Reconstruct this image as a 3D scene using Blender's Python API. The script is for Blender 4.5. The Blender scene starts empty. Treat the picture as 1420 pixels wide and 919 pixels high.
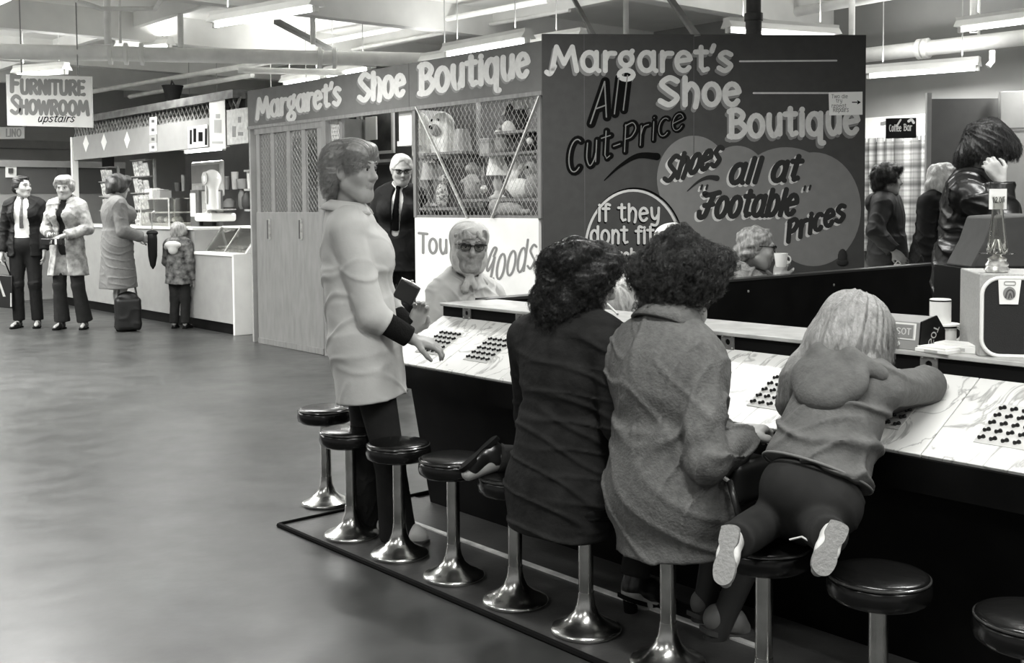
import bpy, bmesh, math, random
import numpy as np
from mathutils import Vector, Matrix
R = random.Random(7)
C = bpy.context.scene.collection
SC = bpy.context.scene

# ------------------------------------------------------------------ camera, light, exposure
F, CX, AY, PITCH, ROLL, EYE = 1543.0, 710.0, 364.0, math.radians(3.0), math.radians(-0.45), 1.40
_r0, _u0 = Vector((1, 0, 0)), Vector((0, math.sin(PITCH), math.cos(PITCH)))
FWD = Vector((0, math.cos(PITCH), -math.sin(PITCH)))
RGT = _r0 * math.cos(ROLL) + _u0 * math.sin(ROLL)
UPV = -_r0 * math.sin(ROLL) + _u0 * math.cos(ROLL)
cam = bpy.data.cameras.new('camera'); camo = bpy.data.objects.new('camera', cam); C.objects.link(camo)
cam.sensor_width = 36; cam.lens = F / 1420 * 36; cam.shift_y = -(459.5 - AY) / 1420
cam.clip_end = 200; cam.clip_start = 0.05
Mx = Matrix((RGT, UPV, -FWD)).transposed().to_4x4(); Mx.translation = (0, 0, EYE); camo.matrix_world = Mx
SC.camera = camo
SC.view_settings.view_transform = 'Standard'; SC.view_settings.look = 'None'
SC.view_settings.gamma = 1; SC.view_settings.use_curve_mapping = False
SC.view_settings.exposure = -0.38
w = bpy.data.worlds.new('world'); SC.world = w; w.use_nodes = True
w.node_tree.nodes['Background'].inputs[0].default_value = (1, 1, .98, 1)
w.node_tree.nodes['Background'].inputs[1].default_value = 0.5
LAMP = 9.0      # emission of the fluorescent tubes
AREA = 58.0     # watts of the lamp light under each batten

# the hall runs on two directions: U along the counters (away to the left), V across (away to the right)
UX, UY = -0.6533, 0.7571
U, V, Z = Vector((UX, UY, 0)), Vector((UY, -UX, 0)), Vector((0, 0, 1))
def W(u, v, z=0.0): return U * u + V * v + Z * z
def ray(px, py): return FWD + RGT * ((px - CX) / F) + UPV * ((AY - py) / F)
EYEP = Vector((0, 0, EYE))
def hitz(px, py, z=0.0): d = ray(px, py); return EYEP + d * ((z - EYE) / d.z)
def hitv(px, py, v): d = ray(px, py); return EYEP + d * (v / d.dot(V))
def hitu(px, py, u): d = ray(px, py); return EYEP + d * (u / d.dot(U))
def hity(px, py, y): d = ray(px, py); return EYEP + d * (y / d.y)
def hitp(px, py, o, n): d = ray(px, py); return EYEP + d * ((o - EYEP).dot(n) / d.dot(n))
def uv(p): return p.dot(U), p.dot(V)

# ------------------------------------------------------------------ materials
MATS = {}
def mat(name, v, rough=.6, metal=0.0, noise=0.0, scale=20.0, bump=0.0, bscale=60.0, spec=.5, stretch=None, emit=0.0, alpha=1.0, v2=None, detail=4, sharp=False, trans=0.0, sheen=0.0):
    if name in MATS: return MATS[name]
    m = bpy.data.materials.new(name); m.use_nodes = True; nt = m.node_tree; b = nt.nodes['Principled BSDF']
    col = lambda x: (x, x, x * .972, 1)
    b.inputs['Base Color'].default_value = col(v); b.inputs['Roughness'].default_value = rough
    b.inputs['Metallic'].default_value = metal; b.inputs['Specular IOR Level'].default_value = spec
    if sheen: b.inputs['Sheen Weight'].default_value = sheen
    if alpha < 1: b.inputs['Alpha'].default_value = alpha
    if trans: b.inputs['Transmission Weight'].default_value = trans
    if emit: b.inputs['Emission Color'].default_value = (1, 1, .98, 1); b.inputs['Emission Strength'].default_value = emit
    if noise or bump or v2 is not None:
        tc = nt.nodes.new('ShaderNodeTexCoord'); mp = nt.nodes.new('ShaderNodeMapping')
        nt.links.new(tc.outputs['Object'], mp.inputs[0])
        if stretch: mp.inputs['Scale'].default_value = stretch
    if noise or v2 is not None:
        n = nt.nodes.new('ShaderNodeTexNoise'); n.inputs['Scale'].default_value = scale; n.inputs['Detail'].default_value = detail
        nt.links.new(mp.outputs[0], n.inputs[0])
        r = nt.nodes.new('ShaderNodeValToRGB'); nt.links.new(n.outputs[0], r.inputs[0])
        lo, hi = (v, v2) if v2 is not None else (max(0, v * (1 - noise)), v * (1 + noise))
        r.color_ramp.elements[0].position, r.color_ramp.elements[1].position = (.47, .53) if sharp else (.3, .7)
        r.color_ramp.elements[0].color = col(lo); r.color_ramp.elements[1].color = col(hi)
        nt.links.new(r.outputs[0], b.inputs['Base Color'])
    if bump:
        n2 = nt.nodes.new('ShaderNodeTexNoise'); n2.inputs['Scale'].default_value = bscale; n2.inputs['Detail'].default_value = 5
        nt.links.new(mp.outputs[0], n2.inputs[0])
        bp = nt.nodes.new('ShaderNodeBump'); bp.inputs['Strength'].default_value = bump; bp.inputs['Distance'].default_value = .01
        nt.links.new(n2.outputs[0], bp.inputs['Height']); nt.links.new(bp.outputs[0], b.inputs['Normal'])
    MATS[name] = m
    return m
BLACK = mat('black_paint', .004, .5, spec=.10, noise=.5, scale=6)
BLACKM = mat('black_matt', .005, .75, spec=.08)
VINYL = mat('black_vinyl', .005, .22, spec=.35, bump=.12, bscale=25)
CHROME = mat('worn_chrome', .55, .22, metal=1, noise=.35, scale=9, bump=.05, bscale=40)
ALU = mat('dull_aluminium', .55, .45, metal=.6, noise=.25, scale=30)
WHITE = mat('white_paint', .80, .55, noise=.05, scale=5)
PAPER = mat('white_paper', .82, .8)
CREAM = mat('pale_laminate', .31, .5, noise=.06, scale=8)
GREY = mat('mid_grey_paint', .22, .6, noise=.08, scale=12)
DARKG = mat('dark_grey_paint', .07, .6, noise=.12, scale=10)
PALEG = mat('pale_grey_paint', .42, .6, noise=.06, scale=8)
PANEL = mat('painted_hardboard', .062, .7, spec=.15, noise=.07, scale=14)
FASCIA = mat('painted_fascia', .13, .7, spec=.2, noise=.07, scale=10)
CLOUD = mat('painted_cloud', .175, .62, noise=.06, scale=14)
LETTER = mat('white_lettering', .56, .6, noise=.07, scale=30)
LSHADE = mat('grey_lettering', .19, .6)
INK = mat('black_lettering', .004, .7, spec=.05)
DINK = mat('dark_lettering', .030, .7, spec=.1)
GINK = mat('grey_brush_lettering', .20, .6)
WOOD = mat('pale_plywood', .19, .5, noise=.13, scale=7, stretch=(3, 3, .6), bump=.03)
WOODF = mat('frame_wood', .17, .55, noise=.2, scale=10, stretch=(3, 3, .5))
PIPEM = mat('pipe_paint', .80, .5, noise=.1, scale=6)
CEILM = mat('ceiling_paint', .80, .8, noise=.09, scale=1.3)
TUBEM = mat('lit_tube', .9, .4, emit=LAMP)
GLASS = mat('clear_glass', .9, .03, trans=1.0, spec=.5)
SKIN = mat('skin', .32, .5, noise=.06, scale=35, bump=.05, bscale=120)
SKIN2 = mat('aged_skin', .27, .55, noise=.2, scale=42, bump=.45, bscale=75)
SKINP = mat('pale_skin', .38, .55, noise=.06, scale=30)
LIP = mat('lips', .24, .5); LID = mat('dark_eyelid', .09, .6)
EYEW = mat('eye_white', .5, .2); IRIS = mat('iris', .015, .15)

# ------------------------------------------------------------------ mesh helpers
def setp(o, label=None, cat=None, group=None, kind=None):
    if label: o['label'] = label
    if cat: o['category'] = cat
    if group: o['group'] = group
    if kind: o['kind'] = kind
    return o
def empty(name, loc, label=None, cat=None, group=None, kind=None):
    o = bpy.data.objects.new(name, None); C.objects.link(o); o.location = loc; o.empty_display_size = .05
    return setp(o, label, cat, group, kind)
def link(name, me, mats, parent=None, origin=None, smooth=None):
    """me in world coordinates -> object whose origin is `origin` (or its parent's)."""
    for m in (mats if isinstance(mats, (list, tuple)) else [mats]): me.materials.append(m)
    o = bpy.data.objects.new(name, me); C.objects.link(o)
    org = Vector(origin) if origin is not None else (WORLD(parent) if parent else Vector((0, 0, 0)))
    me.transform(Matrix.Translation(-org))
    if parent:
        o.parent = parent; o.location = org - WORLD(parent)
    else: o.location = org
    if smooth is not None:
        me.polygons.foreach_set('use_smooth', [True] * len(me.polygons))
        if smooth < 180: me.set_sharp_from_angle(angle=math.radians(smooth))
    return o
def WORLD(o):
    p = Vector(o.location)
    while o.parent: o = o.parent; p += Vector(o.location)
    return p
def frame(d):
    d = Vector(d).normalized(); a = Vector((0, 0, 1)) if abs(d.z) < .95 else Vector((1, 0, 0))
    x = d.cross(a).normalized(); return x, d.cross(x).normalized(), d
class MB:
    def __init__(s): s.v = []; s.f = []; s.m = []
    def add(s, vs, fs, m=0):
        b = len(s.v); s.v += [tuple(p) for p in vs]; s.f += [tuple(i + b for i in f) for f in fs]; s.m += [m] * len(fs); return s
    def hexa(s, p, m=0):  # 4 bottom + 4 top
        return s.add(p, [(3, 2, 1, 0), (4, 5, 6, 7), (0, 1, 5, 4), (1, 2, 6, 5), (2, 3, 7, 6), (3, 0, 4, 7)], m)
    def box(s, u0, u1, v0, v1, z0, z1, m=0):   # in hall directions
        return s.hexa([W(u0, v0, z0), W(u1, v0, z0), W(u1, v1, z0), W(u0, v1, z0), W(u0, v0, z1), W(u1, v0, z1), W(u1, v1, z1), W(u0, v1, z1)], m)
    def obox(s, c, ax, ay, az, hx, hy, hz, m=0):
        ax, ay, az = Vector(ax) * hx, Vector(ay) * hy, Vector(az) * hz; c = Vector(c)
        return s.hexa([c - ax - ay - az, c + ax - ay - az, c + ax + ay - az, c - ax + ay - az, c - ax - ay + az, c + ax - ay + az, c + ax + ay + az, c - ax + ay + az], m)
    def prism(s, poly, off, m=0):
        n = len(poly); off = Vector(off); p = [Vector(q) for q in poly]
        return s.add(p + [q + off for q in p], [tuple(range(n))[::-1], tuple(range(n, 2 * n))] + [(i, (i + 1) % n, (i + 1) % n + n, i + n) for i in range(n)], m)
    def bar(s, a, b, wx, wy, m=0):
        x, y, d = frame(Vector(b) - Vector(a)); a = Vector(a); b = Vector(b)
        q = [(-1, -1), (1, -1), (1, 1), (-1, 1)]
        return s.hexa([a + x * i * wx + y * j * wy for i, j in q] + [b + x * i * wx + y * j * wy for i, j in q], m)
    def lathe(s, c, prof, n=28, axis=(0, 0, 1), m=0, caps=True):
        x, y, d = frame(axis); c = Vector(c); vs = []; fs = []
        for r, h in prof:
            vs += [c + d * h + (x * math.cos(2 * math.pi * i / n) + y * math.sin(2 * math.pi * i / n)) * r for i in range(n)]
        for k in range(len(prof) - 1):
            fs += [(k * n + i, k * n + (i + 1) % n, (k + 1) * n + (i + 1) % n, (k + 1) * n + i) for i in range(n)]
        if caps: fs += [tuple(range(n))[::-1], tuple(range((len(prof) - 1) * n, len(prof) * n))]
        return s.add(vs, fs, m)
    def tube(s, pts, r, n=8, m=0, closed=False):
        pts = [Vector(p) for p in pts]; vs = []; fs = []; N = len(pts); x = None
        rr = r if isinstance(r, (list, tuple)) else [r] * N
        for k, p in enumerate(pts):
            a = pts[k - 1] if (k or closed) else p; b = pts[(k + 1) % N] if (k < N - 1 or closed) else p
            d = (b - a).normalized()
            if x is None: x, y, _ = frame(d)
            else:
                x = (x - d * x.dot(d)).normalized(); y = d.cross(x)
            vs += [p + (x * math.cos(2 * math.pi * i / n) + y * math.sin(2 * math.pi * i / n)) * rr[k] for i in range(n)]
        for k in range(N if closed else N - 1):
            k2 = (k + 1) % N
            fs += [(k * n + i, k * n + (i + 1) % n, k2 * n + (i + 1) % n, k2 * n + i) for i in range(n)]
        if not closed: fs += [tuple(range(n))[::-1], tuple(range((N - 1) * n, N * n))]
        return s.add(vs, fs, m)
    def ball(s, c, r, n=14, m=0, R3=None):
        c = Vector(c); r = r if isinstance(r, (list, tuple)) else (r, r, r); vs = []; fs = []; h = n // 2
        for j in range(h + 1):
            t = math.pi * j / h
            for i in range(n):
                q = Vector((r[0] * math.sin(t) * math.cos(2 * math.pi * i / n), r[1] * math.sin(t) * math.sin(2 * math.pi * i / n), r[2] * math.cos(t)))
                vs.append(c + (R3 @ q if R3 else q))
        for j in range(h):
            fs += [(j * n + i, (j + 1) * n + i, (j + 1) * n + (i + 1) % n, j * n + (i + 1) % n) for i in range(n)]
        return s.add(vs, fs, m)
    def quad(s, a, b, c, d, m=0): return s.add([a, b, c, d], [(0, 1, 2, 3)], m)
    def mesh(s, name, weld=True):
        me = bpy.data.meshes.new(name); me.from_pydata(s.v, [], s.f)
        me.polygons.foreach_set('material_index', s.m); me.update()
        bm = bmesh.new(); bm.from_mesh(me)
        if weld: bmesh.ops.remove_doubles(bm, verts=bm.verts, dist=1e-6)
        bmesh.ops.recalc_face_normals(bm, faces=bm.faces); bm.to_mesh(me); bm.free()
        return me
    def build(s, name, mats, parent=None, origin=None, smooth=35, bevel=0):
        o = link(name, s.mesh(name), mats, parent, origin, smooth)
        if bevel:
            b = o.modifiers.new('bevel', 'BEVEL'); b.width = bevel; b.segments = 2; b.limit_method = 'ANGLE'
        return o
def struct(o): o['kind'] = 'structure'; return o
def kids(o): return [c for c in C.objects if c.parent == o]
def copy_tree(o, parent=None, sub=None):
    c = o.copy(); C.objects.link(c); c.parent = parent
    for ch in list(o.children): copy_tree(ch, c)
    return c

# ------------------------------------------------------------------ smooth solids (signed distance -> one continuous surface)
BIG = 10.0
def smin(a, b, k):
    if k <= 0: return np.minimum(a, b)
    h = np.clip(.5 + .5 * (b - a) / k, 0, 1)
    return b * (1 - h) + a * h - k * h * (1 - h)
def smax(a, b, k): return -smin(-a, -b, k)
def npv(p): return np.array([p[0], p[1], p[2]], dtype=np.float64)
def lump(seed, freq, n=9):
    g = np.random.default_rng(seed); ks = g.normal(size=(n, 3)); ks *= (freq * (.6 + .8 * g.random(n)) / np.linalg.norm(ks, axis=1))[:, None]; ph = g.random(n) * 6.283
    return lambda P: np.sin(P @ ks.T + ph).sum(1) / math.sqrt(n) / .9
def folds(seed, d, lam, amp, along=.25, wf=6.0, n=12):
    """irregular creases: grooves that run across direction d, about lam apart"""
    g = np.random.default_rng(seed); d = Vector(d).normalized(); x, y, _ = frame(d); K = 6.283 / lam
    ks = np.outer(g.choice([-1, 1], n) * (.45 + .7 * g.random(n)), npv(d)) + along * (np.outer(g.normal(size=n), npv(x)) + np.outer(g.normal(size=n), npv(y)))
    ks *= K * .5; ph = g.random(n) * 6.283; l2 = lump(seed + 5, wf)
    def f(P):
        s = np.sin(P @ ks.T + ph).sum(1) / math.sqrt(n / 2); m = np.clip(.45 + .7 * l2(P), 0, 1.1)
        return -amp * m * (np.exp(-(s / .30) ** 2) - .22)
    return f
class Sdf:
    def __init__(s, h): s.h = h; s.ops = []; s.disp = []
    def _op(s, f, lo, hi, k, m, mode): s.ops.append((f, npv(lo), npv(hi), k, m, mode)); return s
    def cap(s, a, b, ra, rb=None, k=.02, m=0, mode='u'):
        rb = ra if rb is None else rb; a = npv(a); b = npv(b); ba = b - a; L = max(ba @ ba, 1e-12); r = max(ra, rb)
        def f(X, Y, Zz):
            px, py, pz = X - a[0], Y - a[1], Zz - a[2]
            t = np.clip((px * ba[0] + py * ba[1] + pz * ba[2]) / L, 0, 1)
            return np.sqrt((px - t * ba[0]) ** 2 + (py - t * ba[1]) ** 2 + (pz - t * ba[2]) ** 2) - (ra + (rb - ra) * t)
        return s._op(f, np.minimum(a, b) - r, np.maximum(a, b) + r, k, m, mode)
    def ell(s, c, r, R3=None, k=.02, m=0, mode='u'):
        c = npv(c); r = npv(r); M = np.array(R3) if R3 is not None else np.eye(3); rm = np.sqrt(((M * r) ** 2).sum(1))
        def f(X, Y, Zz):
            p = (X - c[0], Y - c[1], Zz - c[2])
            q = [M[0, i] * p[0] + M[1, i] * p[1] + M[2, i] * p[2] for i in range(3)]
            k0 = np.sqrt(sum((q[i] / r[i]) ** 2 for i in range(3))); k1 = np.sqrt(sum((q[i] / r[i] ** 2) ** 2 for i in range(3)))
            return k0 * (k0 - 1) / np.maximum(k1, 1e-9)
        return s._op(f, c - rm, c + rm, k, m, mode)
    def cone(s, a, b, ra, rb, x=None, k=.02, m=0, mode='u', rnd=.008):
        """elliptical frustum with flat ends from a to b; radii (rx, ry); x = direction of rx"""
        a = Vector(a); b = Vector(b); w_ = (b - a); L = w_.length; w_.normalize()
        x = Vector(x) if x is not None else frame(w_)[0]
        x = (x - w_ * x.dot(w_)).normalized(); y = w_.cross(x)
        ra = ra if isinstance(ra, tuple) else (ra, ra); rb = rb if isinstance(rb, tuple) else (rb, rb)
        rm = max(ra + rb); an, xn, yn, wn = npv(a), npv(x), npv(y), npv(w_)
        def f(X, Y, Zz):
            p = (X - an[0], Y - an[1], Zz - an[2])
            z = p[0] * wn[0] + p[1] * wn[1] + p[2] * wn[2]; qx = p[0] * xn[0] + p[1] * xn[1] + p[2] * xn[2]; qy = p[0] * yn[0] + p[1] * yn[1] + p[2] * yn[2]
            t = np.clip(z / L, 0, 1); rx = ra[0] + (rb[0] - ra[0]) * t; ry = ra[1] + (rb[1] - ra[1]) * t
            d = (np.sqrt((qx / rx) ** 2 + (qy / ry) ** 2) - 1) * np.minimum(rx, ry)
            return smax(d, np.maximum(-z, z - L), rnd)
        lo = np.minimum(npv(a), npv(b)) - rm; hi = np.maximum(npv(a), npv(b)) + rm
        return s._op(f, lo, hi, k, m, mode)
    def box(s, c, half, R3=None, rad=.01, k=.01, m=0, mode='u'):
        c = npv(c); hf = npv(half) - rad; M = np.array(R3) if R3 is not None else np.eye(3); rm = np.sqrt(3) * max(half)
        def f(X, Y, Zz):
            p = (X - c[0], Y - c[1], Zz - c[2])
            q = [np.abs(M[0, i] * p[0] + M[1, i] * p[1] + M[2, i] * p[2]) - hf[i] for i in range(3)]
            return np.sqrt(sum(np.maximum(x, 0) ** 2 for x in q)) + np.minimum(np.maximum(np.maximum(q[0], q[1]), q[2]), 0) - rad
        return s._op(f, c - rm, c + rm, k, m, mode)
    def cut(s, o, n, k=.006):
        """remove everything on the side of the plane that n points to"""
        o = npv(o); n = npv(Vector(n).normalized())
        s.ops.append((lambda X, Y, Zz: (X - o[0]) * n[0] + (Y - o[1]) * n[1] + (Zz - o[2]) * n[2], None, None, k, 0, 'i')); return s
    def mesh(s, name):
        h = s.h; us = [o for o in s.ops if o[5] == 'u']
        lo = np.min([o[1] for o in us], 0) - 5 * h; hi = np.max([o[2] for o in us], 0) + 5 * h
        n = np.ceil((hi - lo) / h).astype(int) + 1
        ax = [lo[i] + h * np.arange(n[i]) for i in range(3)]
        D = np.full(n, BIG, dtype=np.float32)
        for f, l, hh, k, m, mode in s.ops:
            if l is None: sl = (slice(0, n[0]), slice(0, n[1]), slice(0, n[2]))
            else:
                pad = k + 4 * h
                i0 = np.clip(np.floor((l - pad - lo) / h).astype(int), 0, n); i1 = np.clip(np.ceil((hh + pad - lo) / h).astype(int) + 1, 0, n)
                if np.any(i1 <= i0): continue
                sl = tuple(slice(i0[i], i1[i]) for i in range(3))
            d = f(ax[0][sl[0]][:, None, None], ax[1][sl[1]][None, :, None], ax[2][sl[2]][None, None, :])
            if mode == 'u': D[sl] = smin(D[sl], d, k)
            elif mode == 's': D[sl] = smax(D[sl], -d, k)
            else: D[sl] = smax(D[sl], d, k)
        for g in s.disp:
            ii = np.argwhere(np.abs(D) < .05)
            if len(ii):
                P = lo + ii * h; D[ii[:, 0], ii[:, 1], ii[:, 2]] += g(P)
        # surface nets
        S = D < 0
        c = np.zeros(n - 1, dtype=np.int8)
        cs = [(i, j, k) for i in (0, 1) for j in (0, 1) for k in (0, 1)]
        for i, j, k in cs: c += S[i:n[0] - 1 + i, j:n[1] - 1 + j, k:n[2] - 1 + k]
        act = np.argwhere((c > 0) & (c < 8)); idx = np.full(n - 1, -1, dtype=np.int32); idx[act[:, 0], act[:, 1], act[:, 2]] = np.arange(len(act))
        val = {q: D[act[:, 0] + q[0], act[:, 1] + q[1], act[:, 2] + q[2]] for q in cs}
        acc = np.zeros((len(act), 3)); cnt = np.zeros(len(act))
        for q in cs:
            for a_ in range(3):
                if q[a_] == 0:
                    q2 = tuple(1 if i == a_ else q[i] for i in range(3)); a0, a1 = val[q], val[q2]; mk = (a0 < 0) != (a1 < 0)
                    t = np.where(mk, a0 / np.where(mk, a0 - a1, 1), 0)
                    p = np.tile(np.array(q, dtype=float), (len(act), 1)); p[:, a_] = t
                    acc[mk] += p[mk]; cnt[mk] += 1
        vs = lo + (act + acc / cnt[:, None]) * h
        fs = []
        for a_ in range(3):
            b_, c_ = (a_ + 1) % 3, (a_ + 2) % 3
            s0 = [slice(None)] * 3; s1 = [slice(None)] * 3; s0[a_] = slice(0, n[a_] - 1); s1[a_] = slice(1, n[a_])
            for fl in (0, 1):
                A, B = S[tuple(s0)], S[tuple(s1)]; mk = (A & ~B) if fl == 0 else (~A & B)
                e = np.argwhere(mk); e = e[(e[:, b_] > 0) & (e[:, c_] > 0) & (e[:, b_] < n[b_] - 1) & (e[:, c_] < n[c_] - 1)]
                if not len(e): continue
                db = np.zeros(3, int); db[b_] = 1; dc = np.zeros(3, int); dc[c_] = 1
                g = lambda x: idx[x[:, 0], x[:, 1], x[:, 2]]
                qd = np.stack([g(e - db - dc), g(e - dc), g(e), g(e - db)], 1)
                fs.append(qd if fl == 0 else qd[:, ::-1])
        fs = np.concatenate(fs); fs = fs[(fs >= 0).all(1)]
        me = bpy.data.meshes.new(name); me.vertices.add(len(vs)); me.vertices.foreach_set('co', vs.ravel().astype(np.float32))
        me.loops.add(len(fs) * 4); me.loops.foreach_set('vertex_index', fs.ravel().astype(np.int32))
        me.polygons.add(len(fs)); me.polygons.foreach_set('loop_start', np.arange(0, 4 * len(fs), 4, dtype=np.int32))
        if any(o[4] for o in us):
            best = np.full(len(vs), 1e9); mi = np.zeros(len(vs), dtype=np.int32)
            for f, l, hh, k, m, mode in us:
                d = f(vs[:, 0], vs[:, 1], vs[:, 2]); t = d < best; best[t] = d[t]; mi[t] = m
            me.polygons.foreach_set('material_index', mi[fs[:, 0]])
        me.update(calc_edges=True); me.validate()
        return me
    def build(s, name, mats, parent=None, origin=None): return link(name, s.mesh(name), mats, parent, origin, 180)
# ------------------------------------------------------------------ people
J0 = dict(pel=(0, 0, .95), neck=(0, -.02, 1.43), head=(0, .03, 1.575),
          shR=(.165, -.01, 1.375), shL=(-.165, -.01, 1.375), elR=(.205, -.03, 1.10), elL=(-.205, -.03, 1.10), wrR=(.215, .05, .86), wrL=(-.215, .05, .86),
          hipR=(.085, 0, .90), hipL=(-.085, 0, .90), knR=(.095, .025, .49), knL=(-.095, .025, .49), anR=(.10, -.02, .085), anL=(-.10, -.02, .085), toR=(.125, .13, .03), toL=(-.125, .13, .03))
class Fig:
    def __init__(s, O, face, k=1.0, J=None, head=(0, 0, 0), vox=.008, hk=None, girth=1.0):
        s.O = Vector(O); s.fw = Vector((face[0], face[1], 0)).normalized(); s.rt = Vector((s.fw.y, -s.fw.x, 0)); s.k = k; s.vox = vox; s.g = girth
        s.J = {n: s.p(*q) for n, q in J0.items()}
        for n, q in (J or {}).items(): s.J[n] = q.copy() if isinstance(q, Vector) else s.p(*q)
        s.hk = hk if hk else k
        yaw, pit, rol = [math.radians(a) for a in head]
        B = Matrix((s.rt, s.fw, Z)).transposed()
        s.H = B @ Matrix.Rotation(yaw, 3, 'Z') @ Matrix.Rotation(-pit, 3, 'X') @ Matrix.Rotation(rol, 3, 'Y')
        up = (s.J['neck'] - s.J['pel']).normalized(); x = (s.J['shR'] - s.J['shL']); x = (x - up * x.dot(up)).normalized()
        s.T = Matrix((x, up.cross(x), up)).transposed(); s.up = up
    def p(s, x, y, z): return s.O + s.rt * (x * s.k) + s.fw * (y * s.k) + Z * (z * s.k)
    def h(s, x, y, z): return s.J['head'] + s.H @ (Vector((x, y, z)) * s.hk)
    def hd(s, S, mode='u', k=.02, m=0, c=(0, 0, 0), r=(.1, .1, .1), rot=None): S.ell(s.h(*c), Vector(r) * s.hk, (s.H @ rot) if rot else s.H, k, m, mode)
    def hc(s, S, a, b, ra, rb=None, k=.012, m=0, mode='u'): S.cap(s.h(*a), s.h(*b), ra * s.hk, (rb if rb else ra) * s.hk, k, m, mode)
    def spine(s, t): return s.J['pel'].lerp(s.J['neck'], t)
    # ---- torso solids shared by body (grow < 0) and clothes (grow > 0)
    def torso(s, S, g, k=.04, hips=True, bust=0.0):
        q = s.k; J = s.J; gg = s.g
        if hips: S.ell(s.spine(-.02), [(.155 * gg * q + g), (.11 * gg * q + g), .13 * q + g], s.T, k)
        S.ell(s.spine(.30), [(.128 * gg * q + g), (.098 * gg * q + g), .16 * q + g], s.T, k)
        S.ell(s.spine(.68), [(.150 * gg * q + g), (.108 * gg * q + g), .17 * q + g], s.T, k)
        S.cap(J['shL'].lerp(J['shR'], .06), J['shR'].lerp(J['shL'], .06), .055 * q + g, None, k)
        S.cap(J['neck'] + (J['shR'] - J['neck']) * .55 + s.up * .005, J['neck'] - s.up * .02 * q, .045 * q + g, .055 * q + g, k)
        S.cap(J['neck'] + (J['shL'] - J['neck']) * .55 + s.up * .005, J['neck'] - s.up * .02 * q, .045 * q + g, .055 * q + g, k)
        if bust:
            for sx in (-1, 1): S.ell(s.spine(.66) + s.T @ Vector((sx * .07 * q, (.09 + bust * .3) * q, 0)), [.065 * q + g, (.05 + bust) * q + g, .065 * q + g], s.T, k)
    def arm(s, S, sd, g, k=.03, to=1.0, flat=False, m=0):
        J = s.J; q = s.k; a, b, c = J['sh' + sd], J['el' + sd], J['wr' + sd]
        S.cap(a, b, .050 * q + g, .040 * q + g, k, m)
        e = b.lerp(c, to); re = (.040 + (.029 - .040) * to) * q + g
        if flat: S.cone(b.lerp(c, -.06), e, .040 * q + g, re, None, .02, m, 'u', .006)
        else: S.cap(b, e, .040 * q + g, re, k, m)
        S.ell(b, (.041 * q + g,) * 3, None, k, m)
    def legs(s, S, g, k=.03, to=1.0, sides='RL', flare=0.0, m=0):
        J = s.J; q = s.k
        for sd in sides:
            a, b, c = J['hip' + sd], J['kn' + sd], J['an' + sd]; e = b.lerp(c, to)
            S.cap(a, b, .083 * q * s.g + g, .056 * q + g, k, m)
            S.cone(b.lerp(c, -.05), e, .054 * q + g, (.038 + flare) * q + g, None, .03, m, 'u', .006)
    def hand(s, S, sd, dirv=None, nrm=None, curl=.35, k=.006, m=0, spread=.10, thumb=1.0, size=1.0):
        """palm, five unequal fingers with knuckle bends; nrm = direction the palm faces"""
        q = s.k * size; w0 = s.J['wr' + sd]; d = Vector(dirv) if dirv is not None else (w0 - s.J['el' + sd]); d.normalize()
        n = Vector(nrm) if nrm is not None else -s.rt * (1 if sd == 'R' else -1)
        n = (n - d * n.dot(d)).normalized(); t = d.cross(n) if sd == 'L' else n.cross(d)   # t points to the thumb side
        P = Matrix((t, d, n)).transposed()
        S.ell(w0 + d * .048 * q, [.040 * q, .052 * q, .016 * q], P, .012, m)
        S.cap(w0 + d * .01 * q + t * .012 * q, w0 + d * .08 * q + t * .026 * q, .016 * q, .014 * q, .012, m)
        S.cap(w0 + d * .01 * q - t * .012 * q, w0 + d * .076 * q - t * .028 * q, .015 * q, .012 * q, .012, m)
        for i, (off, ln, r) in enumerate([(.029, .070, .0088), (.0098, .078, .0092), (-.0095, .072, .0088), (-.028, .056, .0078)]):
            b = w0 + d * (.088 - (.004 if i in (0, 2) else 0) - (.010 if i == 3 else 0)) * q + t * off * q; ang = curl * .8; pts = [b]
            sw = off / .029 * spread
            for seg, fr in enumerate((.45, .31, .24)):
                dd = (d * math.cos(ang) + n * math.sin(ang) + t * sw * math.cos(ang)).normalized(); pts.append(pts[-1] + dd * ln * fr * q); ang += curl * 1.25
            S.cap(w0 + d * .06 * q + t * off * .9 * q, b, r * q * 1.05, r * q, k, m)
            for u_, v_, r0, r1 in zip(pts[:-1], pts[1:], (1, .94, .88), (.94, .88, .74)): S.cap(u_, v_, r * q * r0, r * q * r1, k, m)
        b0 = w0 + d * .022 * q + t * .026 * q; b1 = b0 + (t * .75 * thumb + d * .6 + n * .35).normalized() * .040 * q
        b2 = b1 + (t * .25 * thumb + d * .85 + n * (.35 + curl * .5)).normalized() * .032 * q; b3 = b2 + (d * .9 + n * (.3 + curl * .7) - t * .1).normalized() * .024 * q
        S.cap(b0, b1, .0145 * q, .0115 * q, .010, m); S.cap(b1, b2, .0112 * q, .0098 * q, k, m); S.cap(b2, b3, .0098 * q, .0078 * q, k, m)
    def face(s, S, old=0.0, jaw=1.0, nose=1.0, fat=1.0, frown=0.0):
        hd, hc = s.hd, s.hc
        hd(S, 'u', .03, 0, (0, -.015, .035), (.077, .096, .085))
        hd(S, 'u', .03, 0, (0, .030, -.030), (.062 * fat, .062, .088 * jaw))
        hd(S, 'u', .03, 0, (0, .062, -.088 * jaw), (.030 * fat, .026, .026))
        for sx in (-1, 1):
            hc(S, (sx * .058 * fat, .0, -.055), (sx * .022, .060, -.098 * jaw), .018, .018, .03)
            hd(S, 'u', .03, 0, (sx * .038, .060, -.022), (.026 * fat, .024, .024))
            hc(S, (sx * .012, .088, .030), (sx * .046, .072, .030), .010, .009, .018)
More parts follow.
